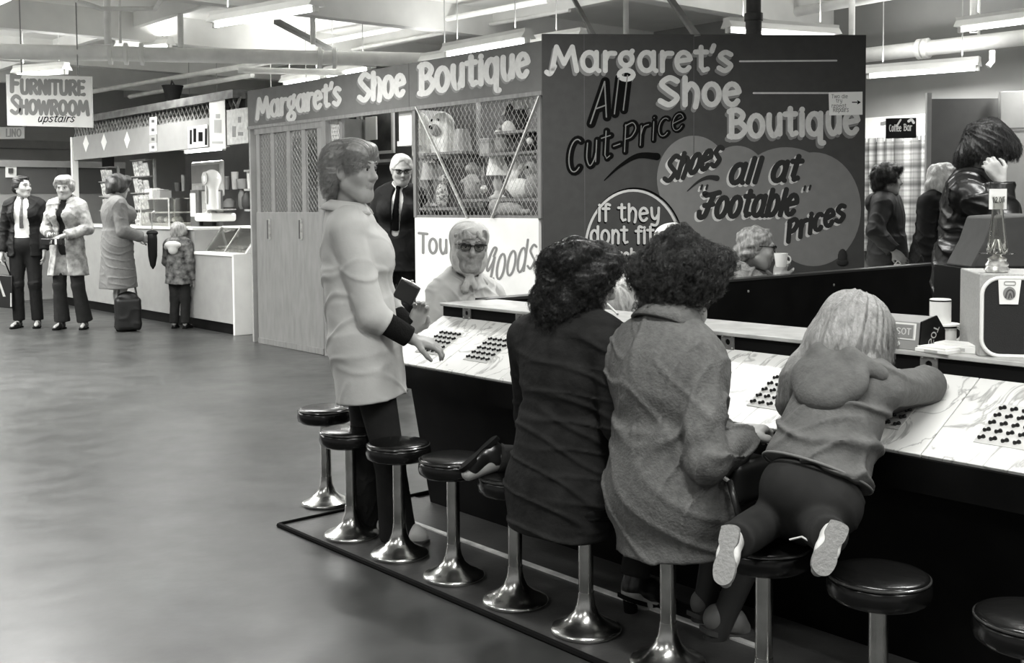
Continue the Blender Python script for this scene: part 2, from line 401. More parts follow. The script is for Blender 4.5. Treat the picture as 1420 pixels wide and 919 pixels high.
        for sx in (-1, 1):
            hd(S, 's', .014, 0, (sx * .031, .101, .010), (.019, .018, .013))
            hd(S, 'u', .004, 0, (sx * .031, .0775, .011), (.0165, .0135, .0115))
            hc(S, (sx * .018, .0895, .015), (sx * .031, .0935, .0195), .0035, .0038, .006, 2); hc(S, (sx * .031, .0935, .0195), (sx * .046, .0835, .015), .0038, .0034, .006, 2)
            hc(S, (sx * .020, .089, .001), (sx * .042, .0855, .001), .003, .003, .008)
        hc(S, (0, .086, .022), (0, .106 * (.5 + .5 * nose), -.020), .009, .0125 * nose, .014); hd(S, 'u', .012, 0, (0, .108 * (.5 + .5 * nose), -.026), (.0125 * nose, .011, .010))
        for sx in (-1, 1): hd(S, 'u', .010, 0, (sx * .0125, .096, -.030), (.0085, .010, .008))
        dz = -.006 * frown
        for sx in (-1, 1):
            hc(S, (0, .0935, -.0535), (sx * .023, .0835, -.0565 + dz), .0058, .0032, .006, 1); hc(S, (0, .0925, -.0635), (sx * .020, .0835, -.0600 + dz), .0066, .0034, .006, 1)
            if old:
                hc(S, (sx * .018, .102, -.030), (sx * .034, .084, -.066), .0035 * old, .0035 * old, .008, 0, 's')
                hc(S, (sx * .025, .086, -.064), (sx * .029, .080, -.084), .003 * old, .003 * old, .008, 0, 's')
                hc(S, (sx * .020, .092, -.004), (sx * .040, .084, -.010), .0025 * old, .0025 * old, .006, 0, 's')
            hd(S, 'u', .010, 0, (sx * .078, -.008, -.006), (.009, .019, .031), Matrix.Rotation(sx * .35, 3, 'Z'))
            hd(S, 's', .006, 0, (sx * .088, -.003, -.002), (.007, .010, .018))
    def body(s, label, cat='person', group=None, mats=None, hands=(), old=0, legs=True, feet=True, hide=.006, name='person', **fk):
        S = Sdf(s.vox); q = s.k
        s.torso(S, -.008, hips=True)
        for sd in 'RL': s.arm(S, sd, -.005)
        if legs:
            for sd in 'RL':
                a, b, c, t = (s.J[n + sd] for n in ('hip', 'kn', 'an', 'to'))
                S.cap(a, b, .078 * q, .052 * q, .03); S.cap(b, c, .050 * q, .034 * q, .03); S.ell(b.lerp(c, .28) - (t - c).normalized() * .012 * q, (.047 * q, .047 * q, .09 * q), None, .04)
                if feet: S.cap(c - Z * .02 * q, t, .032 * q, .026 * q, .02)
        S.cap(s.J['neck'] - s.up * .03 * q, s.h(0, -.012, -.05), .054 * q, .050 * s.hk, .025)
        s.face(S, old, **fk)
        for hnd in hands: s.hand(S, **hnd)
        s.root = S.build(name, (mats or [SKIN, LIP]) + [LID], None, s.O); setp(s.root, label, cat, group)
        return s.root
    def eyes(s, look=(0, 0)):
        for sx in (-1, 1):
            b = MB(); c = s.h(sx * .031, .0805, .0095); b.ball(c, .0128 * s.hk, 16)
            f = (s.H @ Vector((math.sin(math.radians(look[0])), math.cos(math.radians(look[0])), math.sin(math.radians(look[1]))))).normalized()
            b.lathe(c + f * .0108 * s.hk, [(.0066 * s.hk, 0), (.0060 * s.hk, .0022 * s.hk), (.001, .0027 * s.hk)], 16, f, 1)
            b.build('eye', [EYEW, IRIS], s.root, smooth=180)
    def brows(s, m, th=.0035, lift=0):
        for sx in (-1, 1):
            b = MB(); b.tube([s.h(sx * .014, .0985, .034 + lift), s.h(sx * .03, .096, .041 + lift), s.h(sx * .05, .079, .036 + lift)], [th * s.hk, th * s.hk, th * .5 * s.hk], 6); b.build('eyebrow', m, s.root, smooth=180)
    def glasses(s, m, heavy=.0035, lens=True, half=False):
        b = MB(); gl = MB()
        for sx in (-1, 1):
            pts = [s.h(sx * (.033 + .024 * math.cos(t)), .104 - .012 * (math.cos(t) > .3) * abs(math.cos(t)), .008 + .017 * math.sin(t)) for t in [i * math.pi / 8 for i in range(16)]]
            b.tube(pts, .0018 * s.hk, 6, closed=True); gl.add(pts, [tuple(range(16))])
            b.tube([s.h(sx * .010, .106, .020), s.h(sx * .034, .105, .026), s.h(sx * .060, .092, .024)], [heavy * s.hk, heavy * 1.1 * s.hk, heavy * s.hk], 8)
            b.tube([s.h(sx * .060, .092, .022), s.h(sx * .077, .05, .018), s.h(sx * .083, -.01, .014)], .0026 * s.hk, 6)
        b.tube([s.h(-.011, .107, .016), s.h(0, .110, .018), s.h(.011, .107, .016)], heavy * .8 * s.hk, 6)
        o = b.build('glasses', m, s.root, smooth=180)
        gl.build('lens', [mat('spectacle_lens', .9, .02, trans=1, spec=.5)], o, smooth=180)
    def wear(s, name, S, m, label=None, parent=None):
        o = S.build(name, m, parent or s.root)
        if label: o['label'] = label
        return o
    def coat(s, m, g=.016, hem=None, hr=None, sl=(.95, .95), name='coat', neck=.060, fold=.006, seed=1, k=.05, bust=0.02, fd=None, fds=None, seat=None, lap=0.0, vox=None, arms='RL', label=None, opening=None, ext=None, lam=.055):
        """hem: points the skirt cone runs to; hr: its (rx, ry)"""
        S = Sdf(vox or s.vox); q = s.k; J = s.J
        s.torso(S, g, k, True, bust)
        for sd in 'RL':
            if lap: S.cap(J['hip' + sd], J['hip' + sd].lerp(J['kn' + sd], lap), .095 * q * s.g + g * .7, .075 * q + g * .7, .05)
        if ext: ext(S)
        if hem is not None:
            top = s.spine(.30); S.cone(top, hem, (.128 * q * s.g + g, .10 * q * s.g + g), hr, s.T.col[0] if hasattr(s.T, 'col') else s.rt, k, 0, 'u', .006)
        for sd, t in zip('RL', sl):
            if sd in arms: s.arm(S, sd, g * .8, .016, t, True)
        up = (s.h(0, -.012, -.06) - J['neck']).normalized()
        S.cap(J['neck'] + up * .012 * q, J['neck'] + up * .14 * q, neck * q, (neck + .012) * q, .012, 0, 's')
        if opening: opening(S)
        if hem is not None: S.cut(hem, hem - s.spine(.30))
        if fold:
            d = s.T @ Vector((.35, .2, 1)); d2 = s.T @ Vector(fd or (.8, .2, -.55))
            S.disp += [folds(seed + 2 * i, s.T @ Vector(v_), l_, a_) for i, (v_, l_, a_) in enumerate(fds)] if fds else [folds(seed, d, lam * 1.5, fold * 1.1), folds(seed + 11, d2, lam * 1.2, fold * .9), lambda P, l=lump(seed + 3, 14): l(P) * .003]
        return s.wear(name, S, m, label)
    def collar(s, m, r=.068, h=.05, spread=.02, name='collar', back=True, gap=.5, th=.006):
        """turned-down collar: a lofted band round the neck, open at the front"""
        up = (s.h(0, -.012, -.06) - s.J['neck']).normalized(); x = s.T.col[0]; y = up.cross(x); q = s.k; N = 28; r += .013
        rings = [(r * .93, .018), (r * .97, .034 + h * .25), (r * 1.04, .036 + h * .2), (r + spread, .034 - h * .35), (r + spread + .012, .034 - h * .8), (r + spread + .002, .030 - h * .8), (r * 1.0, .024), (r * .93, .018)]
        vs, fs = [], []
        for i in range(N + 1):
            a = math.pi / 2 + gap + (2 * math.pi - 2 * gap) * i / N; e = 1 - abs(i / N - .5) * 2
            for rr, hh in rings:
                ln = 1 + (.55 if e < .25 else 0) * (1 - e / .25)
                hz = hh if hh > .02 else hh * ln
                vs.append(s.J['neck'] + (x * math.cos(a) * 1.03 + y * math.sin(a) * .98) * rr * q + up * (hz + .010) * q)
        m_ = len(rings)
        for i in range(N):
            for j in range(m_ - 1): fs.append((i * m_ + j, i * m_ + j + 1, (i + 1) * m_ + j + 1, (i + 1) * m_ + j))
        fs += [tuple(range(m_ - 1)), tuple(range(N * m_, N * m_ + m_ - 1))]
        b = MB(); b.add(vs, fs); return b.build(name, m, s.root, smooth=180)
    def trousers(s, m, g=.012, flare=.012, to=.97, sides='RL', name='trousers', fold=.004, seed=2, hips=True, k=.035):
        S = Sdf(s.vox); q = s.k
        if hips: S.ell(s.spine(-.02), [.158 * q * s.g + g, .112 * q * s.g + g, .125 * q + g], s.T, k)
        s.legs(S, g, k, to, sides, flare)
        if fold: S.disp += [folds(seed, (.2, .3, 1), .10, fold, 3, 8)]
        return s.wear(name, S, m)
    def shoe(s, sd, m, sole=None, heel=.0, flat=True, wide=1.0, name='shoe', top=.5, hm=1.0):
        q = s.k; a, t = s.J['an' + sd], s.J['to' + sd]
        d = (t - a); low = a - Z * a.z if flat else a
        if flat:
            d.z = 0; d.normalize(); hz = heel; base = Vector((a.x, a.y, 0)) - d * .035 * q; tip = Vector((t.x, t.y, 0)) + d * .03 * q; nz = Z.copy()
        else:
            d.normalize(); nz = (s.J['kn' + sd] - a); nz = (nz - d * nz.dot(d)).normalized(); base = a - nz * .055 * q - d * .045 * q; tip = t - nz * .03 * q + d * .02 * q; hz = 0
        x = d.cross(nz).normalized(); L = (tip - base).length; S = Sdf(min(s.vox, .006)); R3 = Matrix((x, (tip - base).normalized(), x.cross((tip - base).normalized()))).transposed()
        n = R3.col[2]; n = n if n.dot(nz) > 0 else -n
        S.cap(base + d * .035 * q + n * (.034 * q + hz), base + d * .11 * q + n * (.034 * q + hz * .6), .034 * q * wide, .036 * q * wide, .02)
        S.cap(base + d * .11 * q + n * (.034 * q + hz * .6), tip - d * .035 * q + n * .024 * q, .037 * q * wide, .030 * q * wide, .02)
        S.cap(base + d * .045 * q + n * (.05 * q + hz), base + d * .05 * q + n * ((.05 + .05 * top) * q + hz), .036 * q, .038 * q, .02)
        S.cut(base + n * .002, -n)
        if heel: S.cut(base + n * hz * .98, (-n + d * hz / L * 1.2)) if False else None
        o = s.wear(name, S, m)
        b = MB(); prof = [(-.030, 0), (-.033, .25), (-.024, .42), (-.038, .68), (-.030, .93), (0, 1.02), (.030, .93), (.038, .68), (.024, .42), (.033, .25), (.030, 0), (0, -.04)]
        pts = [base + x * px_ * 1.08 * q * wide + (tip - base) * py_ + n * ((hz * max(0, 1 - py_ * 1.8)) if heel else 0) for px_, py_ in prof]
        ps_ = crv(*(pts2 := [(a_, b_) for a_, b_ in prof + prof[:1]])); pts = [base + x * a_ * 1.08 * q * wide + (tip - base) * b_ + n * ((hz * max(0, 1 - b_ * 1.8)) if heel else 0) for a_, b_ in ps_[:-1]]
        b.prism(pts, n * .016 * q)
        if heel: b.lathe(base + d * .03 * q - n * 0, [(.022 * q, 0), (.026 * q, hz * .7), (.03 * q, hz + .012)], 14, n)
        b.build('sole', sole or m, o)
        return o
    def hair(s, m, prims, disp=None, vox=None, cut=None, name='hair', face=(.062, .066, .098), fc=(0, .098, -.035), fk=.02, label=None, fuzz=None):
        S = Sdf(vox or min(s.vox, .006))
        for c, r in prims: s.hd(S, 'u', .025, 0, c, r)
        if face: s.hd(S, 's', fk, 0, fc, face)
        if cut: cut(S)
        if disp: S.disp += disp(s)
        o = s.wear(name, S, m, label)
        if fuzz: grow(o, m, **fuzz)
        return o
def grow(o, m, n=2500, L=.03, normal=.5, down=.5, back=0.0, rnd=.3, seed=1, r=.0006, kids=8, brown=.0, curl=0.0, fw=None, side=0.0):
    """fine strands growing on a hair shell: short curved hairs lying along `down`/`back`"""
    ps = o.modifiers.new('strands', 'PARTICLE_SYSTEM').particle_system; st = ps.settings; st.type = 'HAIR'; st.count = n; st.hair_step = 4; ps.seed = seed
    st.use_advanced_hair = True; st.hair_length = L; st.emit_from = 'FACE'; st.use_modifier_stack = True
    fwv = fw if fw is not None else Vector((0, 0, 0))
    av = Vector((0, 0, -down)) - fwv * back
    st.normal_factor = normal * L * .25; st.object_align_factor = av * L * .25; st.factor_random = rnd * L * .25; st.brownian_factor = brown * L
    st.child_type = 'INTERPOLATED'; st.child_percent = kids; st.rendered_child_count = kids; st.child_length = 1; st.roughness_1 = .006; st.roughness_1_size = .05; st.roughness_endpoint = .004; st.clump_factor = .35
    if curl: st.kink = 'CURL'; st.kink_amplitude = curl; st.kink_frequency = 3.0; st.kink_flat = .2
    st.root_radius = 1; st.tip_radius = .3; st.radius_scale = r; st.render_step = 3; st.display_step = 2; st.material = 1
def strands(amp=.004, n=26, seed=3, ax=0, wav=1.2, lumps=.004, lf=30, spiral=0.0):
    """combed hair: irregular fine locks that run from the crown down (ax 0), or forward from the nape (ax 2)"""
    def mk(s):
        g = np.random.default_rng(seed); l = lump(seed, lf); Hi = np.array(s.H); c = npv(s.J['head']); N = 12
        ka = g.normal(size=(N, 2)) * n; kz = g.normal(size=N) * 9 * wav; ph = g.random(N) * 6.283
        def f(P):
            q = (P - c) @ Hi / s.hk
            u, v, w = (q[:, 0], q[:, 1] + .03, q[:, 2]) if ax == 0 else (q[:, 0], q[:, 2] - .02, q[:, 1])
            r = np.sqrt(u * u + v * v) + .012; A = np.stack([u / r, v / r], 1)
            t = np.sin(A @ ka.T * .55 + np.outer(w + r * .6, kz) + ph).sum(1) / math.sqrt(N / 2)
            return amp * t * np.clip(r / .05, .1, 1) + lumps * l(P)
        return [f]
    return mk
def curls(amp=.010, f1=42, f2=95, seed=4):
    def mk(s):
        l, l2 = lump(seed, f1), lump(seed + 1, f2); return [lambda P: amp * np.abs(l(P)) * -1 + amp * .5 + amp * .4 * l2(P)]
    return mk
def hairmat(name, v, v2, sc=60, st=(1, 1, .25)): return mat(name, v, .42, v2=v2, scale=sc, stretch=st, bump=.5, bscale=160, spec=.4)
# ------------------------------------------------------------------ the setting
CEIL = 3.55
def floor_mat():
    m = bpy.data.materials.new('polished_lino'); m.use_nodes = True; nt = m.node_tree; b = nt.nodes['Principled BSDF']; L = nt.links.new
    tc = nt.nodes.new('ShaderNodeTexCoord'); n = nt.nodes.new('ShaderNodeTexNoise'); n.inputs['Scale'].default_value = 1.6; n.inputs['Detail'].default_value = 8; n.inputs['Roughness'].default_value = .65
    L(tc.outputs['Object'], n.inputs[0]); r = nt.nodes.new('ShaderNodeValToRGB'); L(n.outputs[0], r.inputs[0])
    r.color_ramp.elements[0].position = .3; r.color_ramp.elements[1].position = .75
    r.color_ramp.elements[0].color = (.026, .027, .026, 1); r.color_ramp.elements[1].color = (.060, .061, .059, 1); L(r.outputs[0], b.inputs['Base Color'])
    n2 = nt.nodes.new('ShaderNodeTexNoise'); n2.inputs['Scale'].default_value = 5; n2.inputs['Detail'].default_value = 6; L(tc.outputs['Object'], n2.inputs[0])
    mr = nt.nodes.new('ShaderNodeMapRange'); mr.inputs['To Min'].default_value = .24; mr.inputs['To Max'].default_value = .48; L(n2.outputs[0], mr.inputs[0]); L(mr.outputs[0], b.inputs['Roughness'])
    n3 = nt.nodes.new('ShaderNodeTexNoise'); n3.inputs['Scale'].default_value = 7; n3.inputs['Detail'].default_value = 3; L(tc.outputs['Object'], n3.inputs[0])
    bp = nt.nodes.new('ShaderNodeBump'); bp.inputs['Strength'].default_value = .12; bp.inputs['Distance'].default_value = .012; L(n3.outputs[0], bp.inputs['Height']); L(bp.outputs[0], b.inputs['Normal'])
    b.inputs['Specular IOR Level'].default_value = .6
    return m
FLOORM = floor_mat()
UA, UB, VA, VB = -6.0, 20.0, -7.0, 10.6
struct(MB().box(UA, UB, VA, VB, -.12, 0).build('floor', FLOORM))
struct(MB().box(UA, UB, VA, VB, CEIL, CEIL + .12).build('ceiling', CEILM))
WALLM = mat('wall_paint', .27, .8, noise=.06, scale=3)
FARW = mat('far_wall_paint', .45, .8, noise=.1, scale=2)
struct(MB().box(UA, UB, VB, VB + .15, 0, CEIL).build('wall_back', WALLM))
struct(MB().box(UB, UB + .15, VA, VB + .15, 0, CEIL).build('wall_left', FARW))
# far end: pale upper band and rail on the left wall
struct(MB().box(UB - .06, UB, VA, VB, 2.42, 2.56).build('trim_1', PALEG))
struct(MB().box(UB - .03, UB, VA, VB, 2.56, CEIL).build('trim_2', mat('upper_wall_paint', .6, .8, noise=.05, scale=3)))
# roof beams across the hall (direction V) and a few along it
k = 1
for i, u in enumerate([7.0, 9.6, 12.2, 14.8, 17.4]):
    struct(MB().box(u - .08, u + .08, VA, VB, CEIL - .30, CEIL).build('trim_%d' % (k + 2), mat('beam_paint', .74, .7, noise=.1, scale=2))); k += 1
for i, v in enumerate([-1.0, 2.0, 5.0, 8.0]):
    struct(MB().box(4, UB, v - .04, v + .04, CEIL - .16, CEIL).build('trim_%d' % (k + 2), mat('beam_paint', .40))); k += 1

# pipes and conduits under the roof
def pipe(label, pts, r, m=PIPEM, couplings=(), name='ceiling_pipe', cat='pipe', group=None, cr=1.35, cl=.10):
    b = MB(); b.tube(pts, r, 14); o = b.build(name, m, origin=pts[0], smooth=40); setp(o, label, cat, group)
    for t in couplings:
        a = Vector(pts[0]).lerp(Vector(pts[1]), t); d = (Vector(pts[1]) - Vector(pts[0])).normalized()
        MB().lathe(a - d * cl / 2, [(r * 1.02, 0), (r * cr, .008), (r * cr, cl - .008), (r * 1.02, cl)], 16, d).build('coupling', m, o)
    return o
A, B = hitz(-60, 70, 3.0), hitz(640, 84, 3.0)
pipe('thick pale pipe with flanged couplings running across above the furniture showroom sign', [A, B], .078, couplings=(.285, .315, .345, .70, .73), cl=.05, cr=1.5)
A2, B2 = hitz(150, 108, 2.95), hitz(560, 92, 2.95)
pipe('thinner pale pipe just under the thick cross pipe, ending over the boutique sign', [hitz(330, 97, 2.9), hitz(600, 104, 2.9)], .035)
pipe('pale pipe rising to the right above the left counter', [hitz(110, 130, 3.1), hitz(420, 78, 3.1)], .032)
pipe('second pale pipe rising to the right close above the left counter', [hitz(180, 134, 3.0), hitz(350, 104, 3.0)], .03)
pipe('long bright pipe rising to the right over the plaid curtain', [hitz(1150, 82, 2.9), hitz(1440, 50, 2.9)], .075, couplings=(.47, .5), cl=.06, cr=1.35)
a = hitz(130, 18, 3.3)
pipe('thin conduit with a bent end at the top left of the ceiling', [hitz(105, 0, 3.35), hitz(140, 12, 3.35), hitz(215, 12, 3.35), hitz(226, -4, 3.35)], .022)
for i, (px, y0, y1, z0, r, lab) in enumerate([
    (150, -30, 62, 3.05, .035, 'pale hanger rod dropping to the flanged coupling of the thick pipe'),
    (167, -30, 60, 3.05, .014, 'thin hanger wire beside the flanged coupling of the thick pipe'),
    (251, 20, 66, 3.05, .03, 'pale upright conduit above the lattice-topped counter'),
    (434, -30, 62, 3.05, .026, 'pale hanger rod dropping to the thick pipe left of the boutique sign'),
    (1181, -20, 60, 2.92, .03, 'pale upright rod at the right corner of the boutique'),
    (1350, -20, 45, 2.95, .035, 'wide pale hanger rod on the long bright pipe'),
    (1357, -20, 60, 2.9, .014, 'thin hanger wire beside the wide rod on the long bright pipe')]):
    p = hitz(px, y1, z0); pipe(lab, [p, Vector((p.x, p.y, CEIL))], r, name='hanger_rod', cat='rod')
p = hity(1378, 62, 10.6); 
pipe('pale conduit running down from the long bright pipe to the wall lamp', [hity(1376, 70, 9.9), hity(1376, 85, 9.9), hity(1370, 92, 9.9)], .025)
# the struts that hold the boutique panel, and the stove pipe
def strut(label, a, b, wx, m, name='roof_strut', cat='strut'):
    o = MB().bar(a, b, wx, wx * .55).build(name, m, origin=a); return setp(o, label, cat)
strut('dark slanting strut over the word Shoe side of the boutique corner, the left one', hity(824, 50, 8.1), hity(790, -12, 8.9), .016, GREY)
strut('broad dark slanting strut over the middle of the boutique panel', hity(967, 51, 8.15), hity(922, -12, 8.9), .024, GREY)
pipe('pale upright rod between the two slanting struts', [hity(868, 50, 8.9), hity(868, -18, 8.9)], .022, name='hanger_rod', cat='rod')
b = MB(); a = hity(1045, 55, 8.7); c = hity(1045, -16, 8.7)
b.lathe(a, [(.062, 0), (.062, .14), (.072, .145), (.072, .2), (.058, .205), (.058, (c - a).length)], 16, c - a)
setp(b.build('stove_pipe', mat('dark_flue', .05, .5, noise=.4, scale=12), origin=a), 'black stove pipe rising behind the boutique panel', 'pipe')
strut('long dark slanting brace over the left part of the boutique sign', hity(464, 72, 12.6), hity(384, 30, 11.6), .04, GREY)
for i, (q0, q1, r, lab) in enumerate([((430, 62), (760, 0), .03, 'pale conduit slanting up to the right over the boutique sign, the longest one'), ((470, 72), (790, 14), .022, 'thin pale conduit slanting up to the right under the longest conduit'), ((1050, 26), (1240, -8), .05, 'pale angled conduit above the right half of the boutique panel')]):
    pipe(lab, [hitz(*q0, 3.38), hitz(*q1, 3.38)], r, name='conduit', cat='conduit')

# fluorescent battens
def batten(c, d, L, label, group=None, power=AREA, wide=.09, up=.22):
    d = Vector(d).normalized(); n = Vector((-d.y, d.x, 0)); c = Vector(c)
    o = empty('fluorescent_light', c, label, 'light', group)
    b = MB(); prof = [(-wide * .5, .05), (-wide * .5, .02), (-wide * .95, -.035), (wide * .95, -.035), (wide * .5, .02), (wide * .5, .05)]
    b.prism([c - d * L / 2 + n * a + Z * h for a, h in prof], d * L); b.build('housing', WHITE, o)
    t = MB(); t.lathe(c - d * (L / 2 - .03) - Z * .058, [(.013, 0), (.019, .01), (.019, L - .07), (.013, L - .06)], 12, d); t.build('tube', TUBEM, o)
    for sgn in (-1, 1): MB().obox(c + d * sgn * (L / 2 - .02) - Z * .055, d, n, Z, .015, .022, .026).build('end_cap', WHITE, o)
    if c.z < CEIL - .1:
        for sgn in (-1, 1): MB().tube([c + d * sgn * L * .35 + Z * .05, c + d * sgn * L * .35 + Z * (CEIL - c.z)], .006, 6).build('hanger', PALEG, o)
    l = bpy.data.lights.new('lamp_light', 'AREA'); l.shape = 'RECTANGLE'; l.size = L; l.size_y = .12; l.energy = power; l.color = (1, 1, .98); l.spread = math.radians(170)
    lo = bpy.data.objects.new('lamp_light', l); C.objects.link(lo); lo.parent = o
    lo.matrix_local = Matrix((d, n, Vector(d).cross(n))).transposed().to_4x4(); lo.location = (0, 0, -.085)
    if c.z < CEIL - .1:     # extra upward light added above the housing to brighten the ceiling
        l2 = l.copy(); l2.energy = power * up; l2.spread = math.radians(175); lu = bpy.data.objects.new('lamp_light', l2); C.objects.link(lu); lu.parent = o
        lu.matrix_local = Matrix((d, -n, Vector(d).cross(-n))).transposed().to_4x4(); lu.location = (0, 0, .075)
    return o
batten(hitz(365, 14, 2.95), W(.98, -.2), 1.25, 'large lit batten light hanging left of the boutique sign, nearest of the hall lights')
batten(hitz(200, 60, 3.25), W(.9, -.45), .75, 'small lit batten light above the flanged pipe coupling')
batten(hitz(57, 95, 2.95), W(.9, -.45), .75, 'small lit batten light just above the furniture showroom sign')
batten(hitz(1278, 92, 2.68), W(.85, -.2), 1.05, 'lit batten light hanging over the plaid curtain')
batten(hitz(1424, 20, 2.95), W(1, 0), 1.2, 'lit batten light cut off by the top right corner of the photo')
batten(hitz(690, 65, 2.95), W(1, -.05), 2.3, 'long lit batten light showing above the boutique sign by its corner')
batten(hitz(1085, 38, 2.95), W(-.3, 1), 1.2, 'lit batten light behind the boutique by the black stove pipe')
batten(hitz(482, 94, 2.95), W(1, 0), .9, 'lit batten light peeping over the middle of the boutique sign')
batten(hitz(420, 106, 2.95), W(1, 0), .9, 'lit batten light peeping over the left end of the boutique sign')
# unseen hall lamps overhead; some added to brighten the hanging sign and far left
for i, (u, v) in enumerate([(6.5, -.6), (3.2, -.8), (.2, -.8), (1.2, 1.6), (-1.2, 2.4), (10.5, 1.0), (14.0, 1.0), (16.5, 4.0), (4.6, 4.3), (1.4, 4.6), (7.4, 2.2), (8.7, 2.7), (13.0, -1.0), (16.0, .5), (12.0, 2.0), (14.2, 3.0)]):
    batten(W(u, v, 3.05), W(1, 0), 1.5, 'unseen fluorescent batten light added overhead to light the hall', 'unseen overhead battens', AREA * (1.5 if i > 2 and i < 12 else .65 if i < 3 else 2.4), up=.22 if i < 12 else .7)
batten(W(8.0, 6.6, 2.9), W(1, 0), 1.2, 'fluorescent batten light inside the boutique', None, AREA * .65)
batten(W(11.9, 6.75, 2.22), W(1, 0), 1.2, 'unseen fluorescent batten light added under the stall canopy, near end', None, AREA * .7, up=.1)  # pair of hidden lamps added behind the fascia to brighten the stall shelves
batten(W(14.2, 6.75, 2.22), W(1, 0), 1.2, 'unseen fluorescent batten light added under the stall canopy, far end', None, AREA * .7, up=.1)

# ------------------------------------------------------------------ bingo island
MARBLE = None
def marble():
    m = bpy.data.materials.new('marbled_laminate'); m.use_nodes = True; nt = m.node_tree; b = nt.nodes['Principled BSDF']; L = nt.links.new
    tc = nt.nodes.new('ShaderNodeTexCoord'); n = nt.nodes.new('ShaderNodeTexNoise'); n.inputs['Scale'].default_value = 5; n.inputs['Detail'].default_value = 5; n.inputs['Distortion'].default_value = 1.4
    L(tc.outputs['Object'], n.inputs[0])
    mth = nt.nodes.new('ShaderNodeMath'); mth.operation = 'SUBTRACT'; L(n.outputs[0], mth.inputs[0]); mth.inputs[1].default_value = .5
    ab = nt.nodes.new('ShaderNodeMath'); ab.operation = 'ABSOLUTE'; L(mth.outputs[0], ab.inputs[0])
    r = nt.nodes.new('ShaderNodeValToRGB'); L(ab.outputs[0], r.inputs[0]); r.color_ramp.elements[0].position = 0; r.color_ramp.elements[0].color = (.34, .34, .33, 1); r.color_ramp.elements[1].position = .026; r.color_ramp.elements[1].color = (.70, .70, .68, 1)
    L(r.outputs[0], b.inputs['Base Color']); b.inputs['Roughness'].default_value = .28
    return m
MARBLE = marble()
VS, VC, VM, VL, VW = 2.51, 2.80, 3.13, 3.40, 3.08      # stools, counter edge, board top edge, ledge back, base wall
ZC, ZM, ZL = .71, .885, .945
U0, U1 = -.6, 4.12
isl = empty('bingo_counter', W((U0 + U1) / 2, VW, 0), 'long black bingo counter with a pale ledge along its back, stools in front of it', 'counter')
UBE = hitz(588, 699, 0).dot(U)
b = MB(); p0 = [(VC + .13, ZC - .13), (VW, 0), (VL, 0), (VL, .64), (VC + .13, .64)]; b.add([W(U0, v, z) for v, z in p0] + [W(UBE if z == 0 else U1 - .01, v, z) for v, z in p0], [(4, 3, 2, 1, 0), (5, 6, 7, 8, 9)] + [(i, (i + 1) % 5, (i + 1) % 5 + 5, i + 5) for i in range(5)]); b.build('base_panel', BLACK, isl, bevel=.004)
b = MB()
b.prism([W(U0, VC, ZC - .012), W(U0, VC + .012, ZC - .11), W(U0, VW + .02, ZC - .16), W(U0, VW + .1, ZC - .012), W(U0, VM, ZM - .012)], U * (U1 - U0)); b.build('apron', BLACK, isl)
b = MB(); b.box(U0, U1, VM, VL, .62, ZL - .014); b.build('ledge_face', BLACKM, isl)
b = MB(); b.box(U0, U1 + .01, VM - .012, VL + .03, ZL - .014, ZL); b.build('ledge_top', mat('pale_ledge', .42, .35, noise=.2, scale=14), isl, bevel=.003)
for px, py in [(648, 430), (722, 441), (1010, 472), (1289, 507)]:
    p = hitv(px, py, VM); u = p.dot(U); m_ = MB(); zc = (ZM + ZL) / 2 - .006
    N = 16; ring = [(math.cos(i * 2 * math.pi / N), math.sin(i * 2 * math.pi / N)) for i in range(N)]
    out = [(max(-1, min(1, x * 1.5)) * .028, max(-1, min(1, y * 1.5)) * .027) for x, y in ring]
    f0 = [W(u + x, VM - .005, zc + y) for x, y in out]; f1 = [W(u + x * .011, VM - .005, zc + y * .011) for x, y in ring]; g0 = [q + V * .005 for q in f0]; g1 = [q + V * .005 for q in f1]
    m_.add(f0 + f1 + g0 + g1, [(i, (i + 1) % N, N + (i + 1) % N, N + i) for i in range(N)] + [(i, (i + 1) % N, 2 * N + (i + 1) % N, 2 * N + i) for i in range(N)] + [(N + i, N + (i + 1) % N, 3 * N + (i + 1) % N, 3 * N + i) for i in range(N)])
    o = m_.build('hinge_plate', mat('dull_steel_plate', .20, .4, metal=.5, noise=.3, scale=40), isl)
    s_ = MB()
    for x in (-1, 1):
        for y in (-1, 1): s_.lathe(W(u + x * .021, VM - .005, zc + y * .02), [(.003, 0), (.003, .002), (.001, .003)], 10, -V)
    s_.build('screw', ALU, o)
# far wing of the island: one long black panel going away to the right
far = empty('counter_back_panel', W(U1, (VL + 8.0) / 2, 0), 'long black panel with a pale top edge, going away to the right behind the counter', 'panel')
MB().box(U1 - .02, U1 + .04, VL - .03, 8.1, 0, ZL - .01).build('board', BLACK, far)
MB().box(U1 - .03, U1 + .06, VL - .03, 8.1, ZL - .01, ZL + .004).build('top_rail', mat('dark_rail', .03, .35), far)
MB().box(U1 - .026, U1 - .018, VL + 1.6, VL + 1.64, .3, ZL - .02).build('batten_strip', BLACKM, far)
bl = MB()
for vv, zz in [(4.2, .88), (4.45, .885), (5.4, .87), (6.3, .86)]: bl.lathe(W(U1 - .02, vv, zz), [(.008, 0), (.008, .004), (.003, .006)], 10, -U)
bl.build('bolt', ALU, far)
